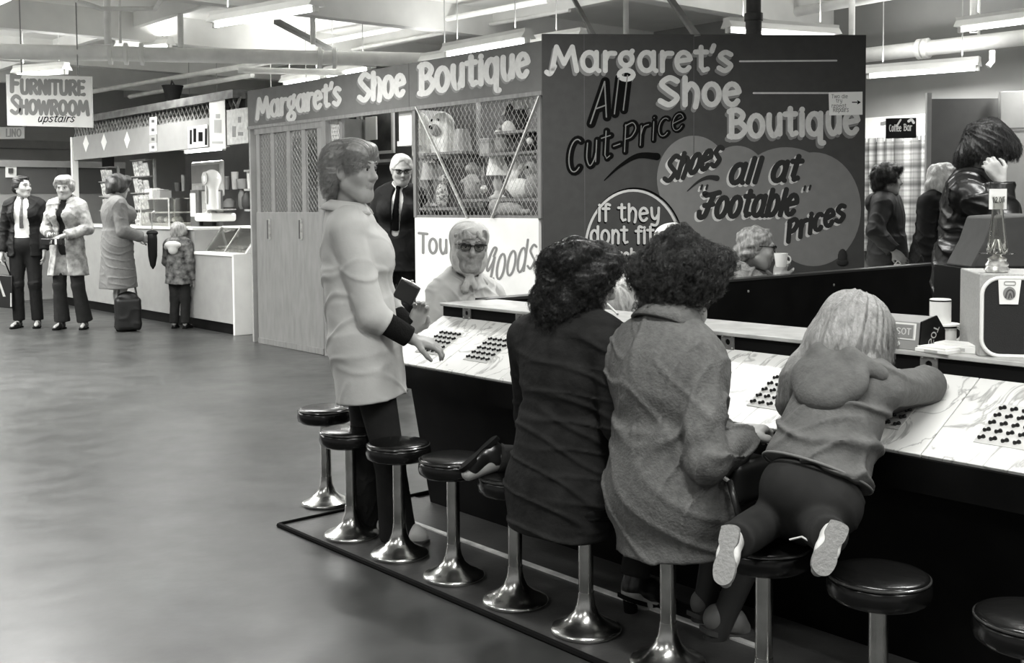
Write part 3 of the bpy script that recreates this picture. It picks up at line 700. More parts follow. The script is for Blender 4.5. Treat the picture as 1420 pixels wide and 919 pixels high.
# sloped marbled boards, each with a plate of 25 sliding keys
SL = (W(0, VM, ZM) - W(0, VC, ZC)); SLN = SL.normalized(); NRM = U.cross(SLN).normalized(); NRM = NRM if NRM.z > 0 else -NRM
KEYM = mat('black_key', .008, .25)
b = MB(); KP = W(0, 0, 0)
def key_mesh():
    b = MB(); a = SLN * .55 - U * .83; a.normalize(); t = NRM.cross(a)
    for s_, r in ((-.0055, .0048), (.0055, .0055)):
        b.lathe(a * s_, [(r, 0), (r, .005), (r * .7, .008), (.0005, .009)], 12, NRM)
    b.obox(NRM * .003, a, t, NRM, .006, .0028, .003)
    return b.mesh('key')
KME = key_mesh(); KME.materials.append(KEYM); KME.polygons.foreach_set('use_smooth', [True] * len(KME.polygons)); KME.set_sharp_from_angle(angle=.6)
def on_board(px, py): return hitp(px, py, W(0, VC, ZC), NRM)
BL = ['marbled bingo board with black keys by the standing woman, at the far left end', 'marbled bingo board with black keys left of the dark coated player', 'marbled bingo board hidden behind the dark coated player', 'marbled bingo board mostly behind the grey coated player, two rows of keys showing', 'marbled bingo board with keys left of the leaning child', 'marbled bingo board under the arm of the leaning child', 'marbled bingo board with bold black keys at the right edge of the photo', 'marbled bingo board beyond the right edge of the photo']
UC = [on_board(612, 473).dot(U), on_board(677, 486).dot(U)]
pitch = .395; uc = [UC[0], UC[1]]
u5 = on_board(1082, 546).dot(U); u7 = on_board(1400, 604).dot(U)
uc += [UC[1] + (u5 - UC[1]) * t for t in (1 / 3, 2 / 3)] + [u5, (u5 + u7) / 2, u7, u7 - (u5 - u7) / 2]
ed = [U1 + .005] + [(uc[i] + uc[i + 1]) / 2 for i in range(7)] + [U0]
SLL = SL.length
for i in range(8):
    c = W((ed[i] + ed[i + 1]) / 2, VC, ZC) + SL * .5
    bd = empty('bingo_board', c, BL[i], 'bingo board', 'sloped bingo boards on the counter')
    m_ = MB(); m_.obox(c - NRM * .006, U, SLN, NRM, (ed[i] - ed[i + 1]) / 2 - .0012, SLL / 2, .006); m_.build('board', MARBLE, bd, bevel=.002)
    pc = W(uc[i], VC, ZC) + SLN * SLL * .47
    m_ = MB(); m_.obox(pc + NRM * .0008, U, SLN, NRM, .078, .089, .0012); m_.build('card_plate', mat('grey_card_plate', .50, .5, noise=.05, scale=30), bd)
    for r in range(5):
        for q in range(5):
            k = bpy.data.objects.new('key', KME); C.objects.link(k); k.parent = bd; k.location = pc + NRM * .002 + U * (q - 2) * .032 + SLN * (r - 2) * .034 - c
# raised strip, floor mat
b = MB(); b.box(U0, 4.31, 2.36, VW, 0, .006); setp(b.build('rubber_floor_mat', mat('rubber_mat', .06, .42, noise=.25, scale=5, bump=.1)), 'dark rubber floor mat under the row of stools', 'floor mat')
b = MB(); b.tube([W(U0, 2.36, .006), W(4.31, 2.36, .006), W(4.31, VW + .3, .006)], .012, 8); setp(b.build('mat_edging', BLACKM), 'black edging strip along the floor mat under the stools', 'edging strip')
b = MB(); b.box(2.05, 4.2, 2.80, 2.825, .006, .012); setp(b.build('metal_floor_strip', mat('bright_strip', .75, .4, noise=.25, scale=15)), 'thin pale metal strip on the floor behind the stool bases', 'floor strip')

# ------------------------------------------------------------------ stools
def make_stool(label):
    o = empty('bar_stool', (0, 0, 0), label, 'stool', 'row of round bar stools')
    MB().lathe((0, 0, 0), [(.112, 0), (.117, .006), (.117, .012), (.110, .018), (.088, .028), (.062, .042), (.042, .062), (.031, .09), (.027, .115), (.0262, .13)], 40).build('pedestal_foot', CHROME, o, smooth=50)
    MB().lathe((0, 0, .10), [(.0245, 0), (.0245, .30)], 24).build('post', CHROME, o)
    MB().lathe((0, 0, .385), [(.06, 0), (.112, .004), (.126, .014), (.130, .030), (.127, .052), (.1215, .060)], 44).build('seat_side', VINYL, o, smooth=60)
    MB().lathe((0, 0, .445), [(.118, -.004), (.1235, .002), (.1225, .008), (.112, .012), (.08, .0165), (.04, .0185), (.001, .019)], 44).build('cushion', VINYL, o, smooth=60)
    MB().tube([Vector((.1245 * math.cos(i * math.pi / 24), .1245 * math.sin(i * math.pi / 24), .447)) for i in range(48)], .0035, 8, closed=True).build('piping', mat('vinyl_piping', .03, .15, spec=1), o)
    return o
SLAB = ['leftmost bar stool, round the end of the counter behind the standing woman', 'second bar stool from the left, partly behind the third', 'third bar stool from the left, at the feet of the standing woman', 'empty bar stool between the standing woman and the dark coated player', 'bar stool whose seat is under the folded leg of the dark coated player', 'bar stool the dark coated player sits on', 'bar stool the grey coated player sits on', 'bar stool the child kneels on', 'empty bar stool right of the kneeling child', 'bar stool cut off by the bottom right corner']
ST = {}
proto = None
for i in range(10):
    pos = Vector((hitz(453, 698).x, hitz(453, 698).y, 0)) if i == 0 else W(3.96 - .352 * (i - 1) - (.035 if i == 9 else 0), VS, .006)
    if proto is None: proto = make_stool(SLAB[i]); o = proto
    else: o = copy_tree(proto); o['label'] = SLAB[i]
    o.location = pos; ST[i + 1] = pos
# ------------------------------------------------------------------ sign writing: every letter is drawn with brush strokes
def arc(cx, cy, rx, ry, a0, a1, n=12): return [(cx + rx * math.cos(math.radians(a0 + (a1 - a0) * i / n)), cy + ry * math.sin(math.radians(a0 + (a1 - a0) * i / n))) for i in range(n + 1)]
def crv(*p):
    p = list(p); q = [p[0]] + p + [p[-1]]; out = []
    for i in range(1, len(q) - 2):
        for t in [j / 6 for j in range(6)]:
            out.append(tuple(.5 * (2 * q[i][a] + (q[i + 1][a] - q[i - 1][a]) * t + (2 * q[i - 1][a] - 5 * q[i][a] + 4 * q[i + 1][a] - q[i + 2][a]) * t * t + (3 * q[i][a] - q[i - 1][a] - 3 * q[i + 1][a] + q[i + 2][a]) * t ** 3) for a in (0, 1)))
    return out + [p[-1]]
X = .66
G = {  # glyph: (advance, strokes); cap height 1, x height .66
 'M': (.98, [[(.08, 0), (.22, 1)], [(.22, 1), (.46, .3)], [(.46, .3), (.72, 1)], [(.72, 1), (.86, 0)]]),
 'a': (.66, [arc(.28, .33, .22, .33, 20, 380, 20), [(.50, X), (.50, .08), (.58, 0)]]),
 'r': (.50, [[(.12, X), (.12, 0)], crv((.12, .36), (.22, .6), (.42, .62))]),
 'g': (.64, [arc(.28, .42, .19, .23, 0, 360, 18), [(.40, .60), (.47, .74)], crv((.28, .19), (.24, .08), (.30, .02)), arc(.28, -.17, .22, .19, 0, 360, 18)]),
 'e': (.62, [[(.08, .34), (.48, .40)], arc(.29, .33, .22, .33, 15, 320, 16)]),
 't': (.50, [[(.22, .98), (.22, .14), (.30, .02), (.42, .06)], [(.04, .68), (.40, .68)]]),
 "'": (.22, [[(.12, 1.05), (.06, .82)]]),
 's': (.54, [crv((.44, .58), (.26, .66), (.10, .52), (.28, .34), (.44, .18), (.26, 0), (.06, .10))]),
 'S': (.70, [crv((.58, .88), (.34, 1), (.10, .78), (.32, .52), (.58, .26), (.34, 0), (.06, .14))]),
 'h': (.64, [[(.12, 1), (.12, 0)], crv((.12, .40), (.30, .66), (.48, .50), (.49, .20), (.44, -.08))]),
 'n': (.62, [[(.12, X), (.12, 0)], crv((.12, .40), (.30, .66), (.48, .50), (.48, .25), (.48, 0))]),
 'o': (.64, [arc(.30, .33, .23, .33, 0, 360, 20)]),
 'B': (.70, [[(.14, 1), (.14, 0)], crv((.06, .95), (.34, 1), (.54, .80), (.38, .56), (.14, .54)), crv((.14, .54), (.42, .54), (.62, .28), (.40, .02), (.06, .03))]),
 'u': (.64, [crv((.12, X), (.12, .25), (.26, 0), (.42, .12), (.48, .3)), [(.49, X), (.49, .05)]]),
 'i': (.28, [[(.13, X), (.13, 0)], [(.13, .90), (.135, .92)]]),
 'q': (.66, [arc(.28, .33, .22, .33, 0, 360, 20), crv((.50, X), (.49, 0), (.50, -.30), (.60, -.33))]),
 'A': (.66, [[(.04, 0), (.34, 1)], [(.34, 1), (.54, 0)], [(.18, .34), (.48, .34)]]),
 'l': (.28, [[(.13, 1), (.13, 0)]]),
 'C': (.70, [arc(.36, .5, .28, .5, 55, 305, 18)]),
 'c': (.56, [arc(.29, .33, .22, .33, 50, 310, 14)]),
 '-': (.40, [[(.06, .36), (.32, .36)]]),
 'P': (.64, [[(.12, 1), (.12, 0)], crv((.10, .96), (.40, 1), (.54, .74), (.38, .48), (.12, .46))]),
 'p': (.64, [[(.12, X), (.12, -.30)], arc(.32, .33, .21, .33, 0, 360, 18)]),
 'f': (.44, [crv((.42, .92), (.28, 1), (.20, .80), (.20, 0)), [(.04, .62), (.38, .62)]]),
 'y': (.60, [crv((.10, X), (.14, .25), (.30, .10), (.46, .30)), crv((.50, X), (.46, .0), (.34, -.26), (.10, -.22))]),
 'd': (.66, [arc(.28, .33, .22, .33, 0, 360, 18), [(.50, 1), (.50, 0)]]),
 'x': (.58, [[(.08, X), (.48, 0)], [(.48, X), (.08, 0)]]),
 'b': (.64, [[(.12, 1), (.12, 0)], arc(.32, .33, .21, .33, 0, 360, 18)]),
 'F': (.80, [crv((.20, .88), (.10, .96), (.36, .90), (.80, .98)), crv((.58, .92), (.46, .50), (.36, .08), (.14, .02), (.06, .22)), [(.24, .48), (.62, .52)]]),
 '"': (.34, [[(.10, 1.05), (.08, .82)], [(.24, 1.05), (.22, .82)]]),
 'T': (.62, [[(.04, 1), (.56, 1)], [(.30, 1), (.30, 0)]]),
 'G': (.80, [crv((.56, .78), (.66, 1.0), (.46, 1.02), (.22, .62), (.30, .38), (.52, .56), (.60, .72)), crv((.62, .74), (.56, .2), (.46, -.32), (.20, -.50), (.10, -.26), (.44, -.02), (.72, .08))]),
 'k': (.58, [[(.12, 1), (.12, 0)], [(.46, X), (.12, .28)], [(.24, .38), (.50, 0)]]),
 'm': (.92, [[(.12, X), (.12, 0)], crv((.12, .40), (.26, .66), (.40, .50), (.42, 0)), crv((.42, .40), (.58, .66), (.74, .50), (.76, 0))]),
 'w': (.84, [[(.06, X), (.22, 0)], [(.22, 0), (.40, .60)], [(.40, .60), (.58, 0)], [(.58, 0), (.76, X)]]),
 'U': (.70, [crv((.12, 1), (.12, .4), (.18, .06), (.34, 0), (.50, .06), (.56, .4), (.56, 1))]),
 'R': (.68, [[(.12, 1), (.12, 0)], crv((.10, .96), (.40, 1), (.54, .74), (.38, .50), (.12, .48)), [(.30, .48), (.58, 0)]]),
 'N': (.74, [[(.12, 0), (.12, 1)], [(.12, 1), (.58, 0)], [(.58, 0), (.58, 1)]]),
 'I': (.28, [[(.13, 1), (.13, 0)]]),
 'E': (.60, [[(.50, 1), (.12, 1), (.12, 0), (.52, 0)], [(.12, .52), (.44, .52)]]),
 'H': (.72, [[(.12, 1), (.12, 0)], [(.58, 1), (.58, 0)], [(.12, .52), (.58, .52)]]),
 'O': (.78, [arc(.38, .5, .28, .5, 0, 360, 22)]),
 'W': (1.0, [[(.06, 1), (.26, 0)], [(.26, 0), (.48, .9)], [(.48, .9), (.70, 0)], [(.70, 0), (.92, 1)]]),
 'Ff': (.70, [[(.12, 1), (.12, 0)], [(.12, .97), (.58, .97)], [(.12, .52), (.46, .52)]]),
 'L': (.56, [[(.12, 1), (.12, 0), (.50, 0)]]),
 '8': (.60, [arc(.28, .74, .18, .24, 0, 360, 16), arc(.28, .26, .22, .26, 0, 360, 16)]),
 '1': (.4, [[(.06, .8), (.2, 1), (.2, 0)]]), '2': (.6, [crv((.08, .78), (.28, 1), (.48, .74), (.3, .4), (.06, 0)), [(.06, 0), (.5, 0)]]), '0': (.6, [arc(.28, .5, .2, .5, 0, 360, 18)]), '.': (.24, [[(.1, 0), (.105, .01)]]),
 '>': (.9, [[(.0, .4), (.8, .4)], [(.55, .65), (.8, .4)], [(.55, .15), (.8, .4)]]),
 ' ': (.42, []),
}
def ribbon(b, pts, hw, proj, m=0):
    """flat brush stroke with round ends; pts and hw in photo units, proj puts them on the board. Each stroke lies a hair above the one before."""
    n = len(pts); Lp, Rp = [], []; b.cnt = getattr(b, 'cnt', 0) + 1
    q = pts[0]; e = (hw[0] if isinstance(hw, list) else hw); o3 = proj(*q); nn = (proj(q[0] + e, q[1]) - o3).cross(proj(q[0], q[1] + e) - o3).normalized(); nn = nn if nn.dot(EYEP - o3) > 0 else -nn
    l0 = nn * (b.cnt * 4e-5); l1 = l0 - nn * 2e-5; H = lambda i: hw[i] if isinstance(hw, list) else hw
    for i in range(n):
        a = pts[max(0, i - 1)]; c = pts[min(n - 1, i + 1)]; dx, dy = c[0] - a[0], c[1] - a[1]; l = math.hypot(dx, dy) or 1e-6; nx, ny = -dy / l, dx / l; h = H(i)
        Lp.append(proj(pts[i][0] + nx * h, pts[i][1] + ny * h) + l0); Rp.append(proj(pts[i][0] - nx * h, pts[i][1] - ny * h) + l0)
    b.add(Lp + Rp, [(i, i + 1, n + i + 1, n + i) for i in range(n - 1)], m)
    ends = [0, n - 1]
    for i in range(1, n - 1):
        a, c, q = pts[i - 1], pts[i + 1], pts[i]
        if (q[0] - a[0]) * (c[0] - q[0]) + (q[1] - a[1]) * (c[1] - q[1]) < .75 * math.hypot(q[0] - a[0], q[1] - a[1]) * math.hypot(c[0] - q[0], c[1] - q[1]): ends.append(i)
    for k, i in enumerate(ends):
        h = H(i); q = pts[i]; b.add([proj(q[0] + h * math.cos(t * math.pi / 7), q[1] + h * math.sin(t * math.pi / 7)) + l1 - nn * 4e-6 * k for t in range(14)], [tuple(range(14))], m)
for _c in 'argetshnouqicpfydxblkmw':
    _f = lambda y: y * 1.17 if 0 < y <= .66 else (y if y <= 0 else .772 + (y - .66) * .67)
    G[_c] = (G[_c][0], [[(x, _f(y)) for x, y in s] for s in G[_c][1]])
def write(text, x0, y0, x1, y1, h0, plane, m, parent, name='lettering', h1=None, hw=.085, slant=0.0, off=(0, 0), lift=.002, rot=True):
    """letters from (x0,y0) to (x1,y1) along the base line, cap height h0..h1"""
    h1 = h1 or h0; o_, n_ = plane; b = MB()
    gl = [G[c] for c in text]; tot = sum(a for a, _ in gl); x = 0
    pr = lambda px, py: hitp(px, py, o_ + n_ * lift, n_)
    sx = (x1 - x0) / tot
    for a, st in gl:
        for s in st:
            P = []; H = []
            for gx, gy in s:
                t = (x + gx) / tot; h = h0 + (h1 - h0) * t
                P.append((x0 + (x + gx) * sx + gy * h * slant + off[0], y0 + (y1 - y0) * t - gy * h + off[1])); H.append(h * hw)
            ribbon(b, P, H, pr)
        x += a
    return b.build(name, m, parent, smooth=None)

# ------------------------------------------------------------------ the shoe boutique
CO = hitv(753, 300, 5.44); CO.z = 0; CU = CO.dot(U); FU = 10.42; VF = 5.44
PR = hity(1199, 300, 8.24); PR.z = 0
PD = (PR - CO).normalized(); PN = Vector((PD.y, -PD.x, 0)); PN = PN if PN.y < 0 else -PN     # outward normal of the big panel
ZT = 2.62
FP = (W(0, VF, 0), -V)       # front plane of the kiosk
BP = (CO, PN)                # plane of the big painted panel
big = empty('painted_hoarding', CO.lerp(PR, .5), 'big dark painted end panel of the shoe boutique with white and black sign writing', 'panel')
b = MB(); b.prism([CO, PR, PR - PN * .03, CO - PN * .03], Z * ZT); b.build('hardboard', PANEL, big, bevel=.002)
j = MB()
for px in (811, 962):
    q = hitp(px, 300, *BP); q.z = 0; j.prism([q - PD * .003 + PN * .0006, q + PD * .003 + PN * .0006, q + PD * .003 + PN * .0012, q - PD * .003 + PN * .0012], Z * (ZT - .001))
j.build('panel_joint', DARKG, big)
def panel_disc(px, py, rx, ry, m, name, lift, n=48):
    b = MB(); b.add([hitp(px + rx * math.cos(2 * math.pi * i / n), py + ry * math.sin(2 * math.pi * i / n), CO + PN * lift, PN) for i in range(n)], [tuple(range(n))]); return b
cl = MB()
for i, (px, py, rx, ry) in enumerate([(962, 248, 51, 60), (1022, 248, 42, 46), (1090, 262, 66, 58), (1128, 290, 66, 79), (1000, 290, 66, 70), (1060, 306, 80, 54)]):
    c_ = panel_disc(px, py, rx, ry, CLOUD, 'c', .0012 + i * .00006); cl.add([Vector(q) for q in c_.v], c_.f)
cl.build('cloud_shape', CLOUD, big)
c_ = panel_disc(878, 346, 66, 82, PANEL, 'c', .0020); c_.build('round_patch', PANEL, big)
b = MB(); ribbon(b, arc(878, 346, 66, 82, 0, 360, 60), 1.7, lambda x, y: hitp(x, y, CO + PN * .0028, PN)); b.build('ring_line', LETTER, big)
b = MB(); ribbon(b, arc(880, 346, 68.5, 85, 20, -170, 40), 1.2, lambda x, y: hitp(x, y, CO + PN * .0026, PN)); b.build('ring_shadow', INK, big)
def two(text, x0, y0, x1, y1, h, h1=None, hw=.10, slant=0, m=LETTER, sm=LSHADE, so=(-2.5, 4)):
    write(text, x0, y0, x1, y1, h, BP, sm, big, 'letter_shadow', h1, hw, slant, so, .0022); write(text, x0, y0, x1, y1, h, BP, m, big, 'lettering', h1, hw, slant, (0, 0), .0032)
two("Margaret's", 762, 98, 1018, 98, 33, hw=.105)
b = MB(); ribbon(b, crv((758, 100), (763, 102), (769, 92)), 3.5, lambda x, y: hitp(x, y, CO + PN * .0032, PN)); b.build('lettering', LETTER, big)
two('Shoe', 913, 145, 1030, 145, 37, hw=.105)
two('Boutique', 1009, 190, 1194, 184, 37, hw=.105)
b = MB(); pr = lambda x, y: hitp(x, y, CO + PN * .0032, PN)
ribbon(b, [(1026, 85), (1160, 84)], 1.2, pr); ribbon(b, [(1045, 129), (1148, 129)], 1.2, pr); b.build('painted_rule', LETTER, big)
for tx, a in (('All', (818, 172, 872, 150, 55)), ('Cut-Price', (786, 243, 952, 176, 46))):
    write(tx, *a, BP, INK, big, 'lettering', a[4] * (.62 if tx[0] == 'C' else .86), .12, .05 if tx[0] == 'C' else .12, (0, 0), .0032)
    write(tx, *a, BP, LSHADE, big, 'lettering_highlight', a[4] * (.62 if tx[0] == 'C' else .86), .017, .05 if tx[0] == 'C' else .12, (-1, 0), .0046)
b = MB(); p = crv((838, 250), (860, 230), (885, 216), (911, 217)); ribbon(b, p, [.6 + 4.6 * i / (len(p) - 1) for i in range(len(p))], pr); b.build('brush_swash', INK, big)
for tx, a, hw, sl in [('Shoes', (919, 253, 998, 228, 34), .10, .28), ('all at', (1009, 254, 1108, 249, 33), .115, .30), ('Footable', (966, 302, 1104, 297, 35), .105, .25), ('"', (966, 280, 984, 280, 22), .07, .1), ('"', (1109, 282, 1127, 280, 22), .07, .1), ('Prices', (1090, 336, 1172, 304, 28), .12, .08)]:
    write(tx, *a, BP, LETTER, big, 'letter_outline', None, hw, sl, (-3.0, 2.6), .0034); write(tx, *a, BP, DINK, big, 'lettering', None, hw, sl, (0, 0), .0042)
b = MB(); p = crv((953, 265), (968, 252), (982, 246), (994, 247)); ribbon(b, p, [.6 + 3.4 * i / (len(p) - 1) for i in range(len(p))], lambda x, y: hitp(x, y, CO + PN * .0042, PN)); b.build('brush_swash', DINK, big)
for tx, x0, y, x1 in [('if they', 828, 306, 916, ), ('dont fit', 818, 337, 908), ('exchange', 842, 368, 930), ('them', 845, 398, 915)]:
    write(tx, x0 - 1, y + 2, x1 - 1, y + 2, 23, BP, INK, big, 'letter_shadow', None, .085, 0, (0, 0), .0030); write(tx, x0, y, x1, y, 23, BP, LETTER, big, 'lettering', None, .08, 0, (0, 0), .0038)
b = MB(); q = hitp(1168, 356, *BP); b.ball(q + PN * .004, (.035, .012, .06), 14); b.ball(q + PN * .004 + Z * -.04 , (.045, .012, .03), 14); b.build('painted_boot', DINK, big)
# small notice pinned to the panel
nt_ = empty('paper_notice', hitp(1172, 143, *BP), 'small white paper notice with an arrow, pinned over the word Boutique on the big panel', 'notice')
b = MB(); qs = [hitp(x, y, CO + PN * .006, PN) for x, y in ((1149, 128), (1196, 127), (1196, 159), (1150, 160))]; b.prism(qs, PN * .001); b.build('paper', PAPER, nt_)
for tx, x0, y, x1, h in [('Two die', 1153, 136, 1176, 5), ('try', 1159, 142, 1168, 5), ('repeat', 1153, 149, 1174, 5), ('Repairs', 1155, 155, 1177, 6)]: write(tx, x0, y, x1, y, h, (CO + PN * .0072, PN), GINK, nt_, 'handwriting', None, .07, 0, (0, 0), .0002)
write('>', 1182, 145, 1194, 145, 8, (CO + PN * .0072, PN), INK, nt_, 'arrow', None, .09, 0, (0, 0), .0002)

# front fascia board with its sign
fas = empty('fascia_sign', W((CU + FU) / 2, VF, 2.2), 'grey fascia board over the boutique front lettered in white', 'sign')
zb = hitv(751, 126, VF).z; zt = hitv(751, 56, VF).z
b = MB(); b.box(CU + .005, FU, VF, VF + .03, zb, zt); b.build('board', FASCIA, fas, bevel=.003)
ju = hitv(567, 120, VF).dot(U); b = MB(); b.box(ju - .004, ju + .004, VF - .0015, VF, zb, zt); b.build('board_joint', DARKG, fas)
b = MB(); b.box(CU, FU, VF - .012, VF + .0, zb - .03, zb); b.build('lower_trim', WOODF, fas)
for tx, a, h0, h1 in [("Margaret's", (355, 165, 473, 144), 27, 30), ('Shoe', (497, 140, 563, 131), 36, 36), ('Boutique', (580, 131, 736, 104), 40, 40)]:
    write(tx, a[0], a[1], a[2], a[3], h0, FP, LSHADE, fas, 'letter_shadow', h1, .098, 0, (-1.5, 3), .002); write(tx, *a, h0, FP, LETTER, fas, 'lettering', h1, .098, 0, (0, 0), .003)
# roof slab, back and side walls of the kiosk
VBK = 7.9
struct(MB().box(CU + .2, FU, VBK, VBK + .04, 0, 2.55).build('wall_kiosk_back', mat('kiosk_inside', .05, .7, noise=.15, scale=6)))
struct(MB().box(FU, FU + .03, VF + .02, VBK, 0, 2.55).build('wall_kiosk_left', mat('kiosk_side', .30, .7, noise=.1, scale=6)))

# sliding doors: plywood below, mesh windows above
def wire(b, q00, q10, q11, q01, nu, nv, r=.0016, zig=True):
    """chain mesh over a quad: zig-zag wires"""
    P = lambda s, t: (q00.lerp(q10, s)).lerp(q01.lerp(q11, s), t)
    for i in range(nu + 1):
        pts = []
        for j in range(nv + 1):
            s = (i + (.5 if (j + 0) % 2 else 0)) / (nu + .5); pts.append(P(min(1, s), j / nv))
        b.tube(pts, r, 3)
        if i < nu:
            pts = []
            for j in range(nv + 1):
                s = (i + 1 - (.5 if j % 2 else 0)) / (nu + .5); pts.append(P(min(1, s), j / nv))
            b.tube(pts, r, 3)
WIREM = mat('galvanised_wire', .50, .5, metal=.3)
dr = empty('sliding_door', W(9.9, VF, 0), 'pale plywood sliding door with mesh windows above, left end of the boutique', 'door')
d0, d1 = hitv(447, 330, VF).dot(U), hitv(356, 330, VF).dot(U)
zs = hitv(356, 294, VF).z
b = MB(); b.box(d0, d1, VF + .0, VF + .035, .05, zs); b.build('lower_panel', WOOD, dr, bevel=.003)
b = MB(); b.box(d0, d1, VF - .008, VF + .04, 0.004, .06); b.build('bottom_rail', WOODF, dr)
b = MB(); b.box(d0 - .02, d1, VF - .005, VF + .035, zb - .09, zb - .03); b.build('top_rail', WOODF, dr)
for px in (358, 378, 400, 421, 443):
    u = hitv(px, 230, VF).dot(U); b = MB(); b.box(u - .035, u + .035, VF, VF + .03, zs, zb - .09); b.build('mullion', WOOD, dr)
b = MB(); wire(b, W(d0, VF + .02, zs), W(d1, VF + .02, zs), W(d1, VF + .02, zb - .09), W(d0, VF + .02, zb - .09), 22, 26); b.build('wire_mesh', WIREM, dr)
for px in (371, 415):
    p0, p1 = hitv(px, 305, VF - .02), hitv(px, 331, VF - .02); b = MB(); b.box(p0.dot(U) - .012, p0.dot(U) + .012, VF - .025, VF, p1.z, p0.z); o = b.build('pull_handle', DARKG, dr)
    b = MB(); b.box(p0.dot(U) - .025, p0.dot(U) - .014, VF - .02, VF, p1.z - .01, p0.z + .01); b.build('handle_plate', ALU, o)
po = empty('door_post', W(d0 - .06, VF, 0), 'grey wooden post between the sliding door and the open doorway', 'post')
b = MB(); b.box(d0 - .10, d0 - .02, VF - .01, VF + .05, 0, zb - .03); b.build('upright', WOODF, po, bevel=.003)
b = MB(); b.box(d0 - .11, d0 - .08, VF - .03, VF - .005, zs - .1, zs + .02); b.build('latch', DARKG, po)
d2 = hitv(462, 330, VF).dot(U); 
b = MB(); b.box(d2 - .10, d2, VF + .01, VF + .04, 0, zs - .35); setp(b.build('door_leaf', WHITE), 'white narrow board standing in the doorway behind the standing woman', 'board')
# second mesh screen beside the door, seen over the standing woman
ms = empty('mesh_screen', W(d0 - .4, VF + .05, 1.8), 'narrow wire mesh screen right of the sliding door', 'screen')
m0, m1 = hitv(475, 250, VF + .05).dot(U), d0 - .1
b = MB(); wire(b, W(m0, VF + .05, 1.2), W(m1, VF + .05, 1.2), W(m1, VF + .05, zb - .03), W(m0, VF + .05, zb - .03), 8, 28); b.build('wire_mesh', WIREM, ms)
b = MB(); b.box(m0 - .03, m0 + .01, VF + .03, VF + .06, 0, zb - .03); b.build('upright', WOODF, ms)

# display window: counter panel, mesh, braces
e0, e1 = CU + .02, hitv(575, 300, VF).dot(U)
zp = hitv(660, 302, VF).z
tg = empty('sales_counter', W((e0 + e1) / 2, VF, 0), 'white painted counter front with grey brush lettering, under the boutique display window', 'panel')
b = MB(); b.box(e0 + .03, e1, VF, VF + .03, 0.0, zp); b.build('board', WHITE, tg, bevel=.002)
for tx, a, h, hw, sl in [('Tou', (580, 350, 622, 352, 27), 0, .07, 0), ('Goods', (667, 395, 742, 370, 46), 0, .036, .14)]:
    write(tx, *a, FP, GINK, tg, 'lettering', a[4] * .92, hw, sl, (0, 0), .002)
fr = empty('window_screen', W((e0 + e1) / 2, VF, zp), 'wire mesh display window of the boutique full of soft toys and lamps', 'screen')
b = MB(); b.box(e0, e1, VF + .0, VF + .03, zp, zp + .02); b.build('sill_rail', WOODF, fr)
for u in (e0 + .015, e1 - .01): b = MB(); b.box(u - .018, u + .018, VF - .004, VF + .03, zp, zb - .03); b.build('frame_upright', WOODF, fr)
b = MB(); wire(b, W(e0, VF + .015, zp), W(e1, VF + .015, zp), W(e1, VF + .015, zb - .03), W(e0, VF + .015, zb - .03), 30, 26); b.build('wire_mesh', WIREM, fr)
for (x0, y0), (x1, y1) in [((577, 148), (648, 302)), ((748, 133), (682, 302))]:
    b = MB(); b.bar(hitv(x0, y0, VF - .012), hitv(x1, y1, VF - .012), .010, .006); b.build('diagonal_brace', ALU, fr)
wp_ = empty('door_pillar', W(e1 + .08, VF + .1, 0), 'white pillar between the doorway and the display window', 'pillar')
u0, u1 = hitv(574, 200, VF + .06).dot(U), hitv(556, 200, VF + .06).dot(U)
b = MB(); b.box(u0, u1, VF + .04, VF + .12, 1.93, zb); b.build('boxed_post', WHITE, wp_, bevel=.004); b = MB(); b.box(u0 - .012, u1 + .012, VF + .03, VF + .13, 1.90, 1.94); b.build('foot_moulding', WHITE, wp_)

# shelves and goods behind the mesh
VSH = VF + .10
def shelf(px0, px1, py, label, depth=.30, v=VSH):
    a, c = hitv(px0, py, v), hitv(px1, py, v); o = empty('display_shelf', a.lerp(c, .5), label, 'shelf')
    MB().box(c.dot(U), a.dot(U), v, v + depth, a.z - .02, a.z).build('board', WOODF, o)
    for t in (.1, .9):
        br = MB(); u = c.dot(U) + (a.dot(U) - c.dot(U)) * t; br.prism([W(u, v + depth, a.z - .02), W(u, v + depth, a.z - .16), W(u, v + .08, a.z - .02)], U * .012); br.build('bracket', DARKG, o)
    return a.z
s1 = shelf(579, 640, 213, 'display shelf carrying the white toy dogs')
s2 = shelf(684, 748, 183, 'highest display shelf at the right of the window')
s3 = shelf(668, 748, 213, 'middle display shelf at the right of the window')
s4 = shelf(640, 748, 276, 'lower display shelf with lamps and toys at the right of the window')
s5 = shelf(581, 634, 288, 'low display shelf at the left of the window, under the toy dogs')
FUR = mat('white_plush', .74, .9, bump=.6, bscale=90, noise=.08, scale=40); FURG = mat('grey_plush', .30, .9, bump=.6, bscale=90, noise=.25, scale=40); FURD = mat('dark_plush', .05, .9, bump=.6, bscale=90)
VT = VSH + .13
def tsdf(name, label, cat, px, py, prims, m, extra=None, group='goods in the display window', v=VT):
    """soft toy standing at photo point; prims in its own frame: (x right, y away, z up)"""
    o = hitv(px, py, v); S = Sdf(.009); q = lambda c: o - U * c[0] + V * c[1] + Z * c[2]
    for pr_ in prims:
        if len(pr_) == 2: S.ell(q(pr_[0]), pr_[1], Matrix((-U, V, Z)).transposed(), .02)
        else: S.cap(q(pr_[0]), q(pr_[1]), pr_[2], pr_[2], .02)
    ob = S.build(name, m, None, o); setp(ob, label, cat, group)
    for (nm, c, r, mm) in (extra or []):
        b = MB(); b.ball(q(c), r, 10); b.build(nm, mm, ob, smooth=180)
    return ob
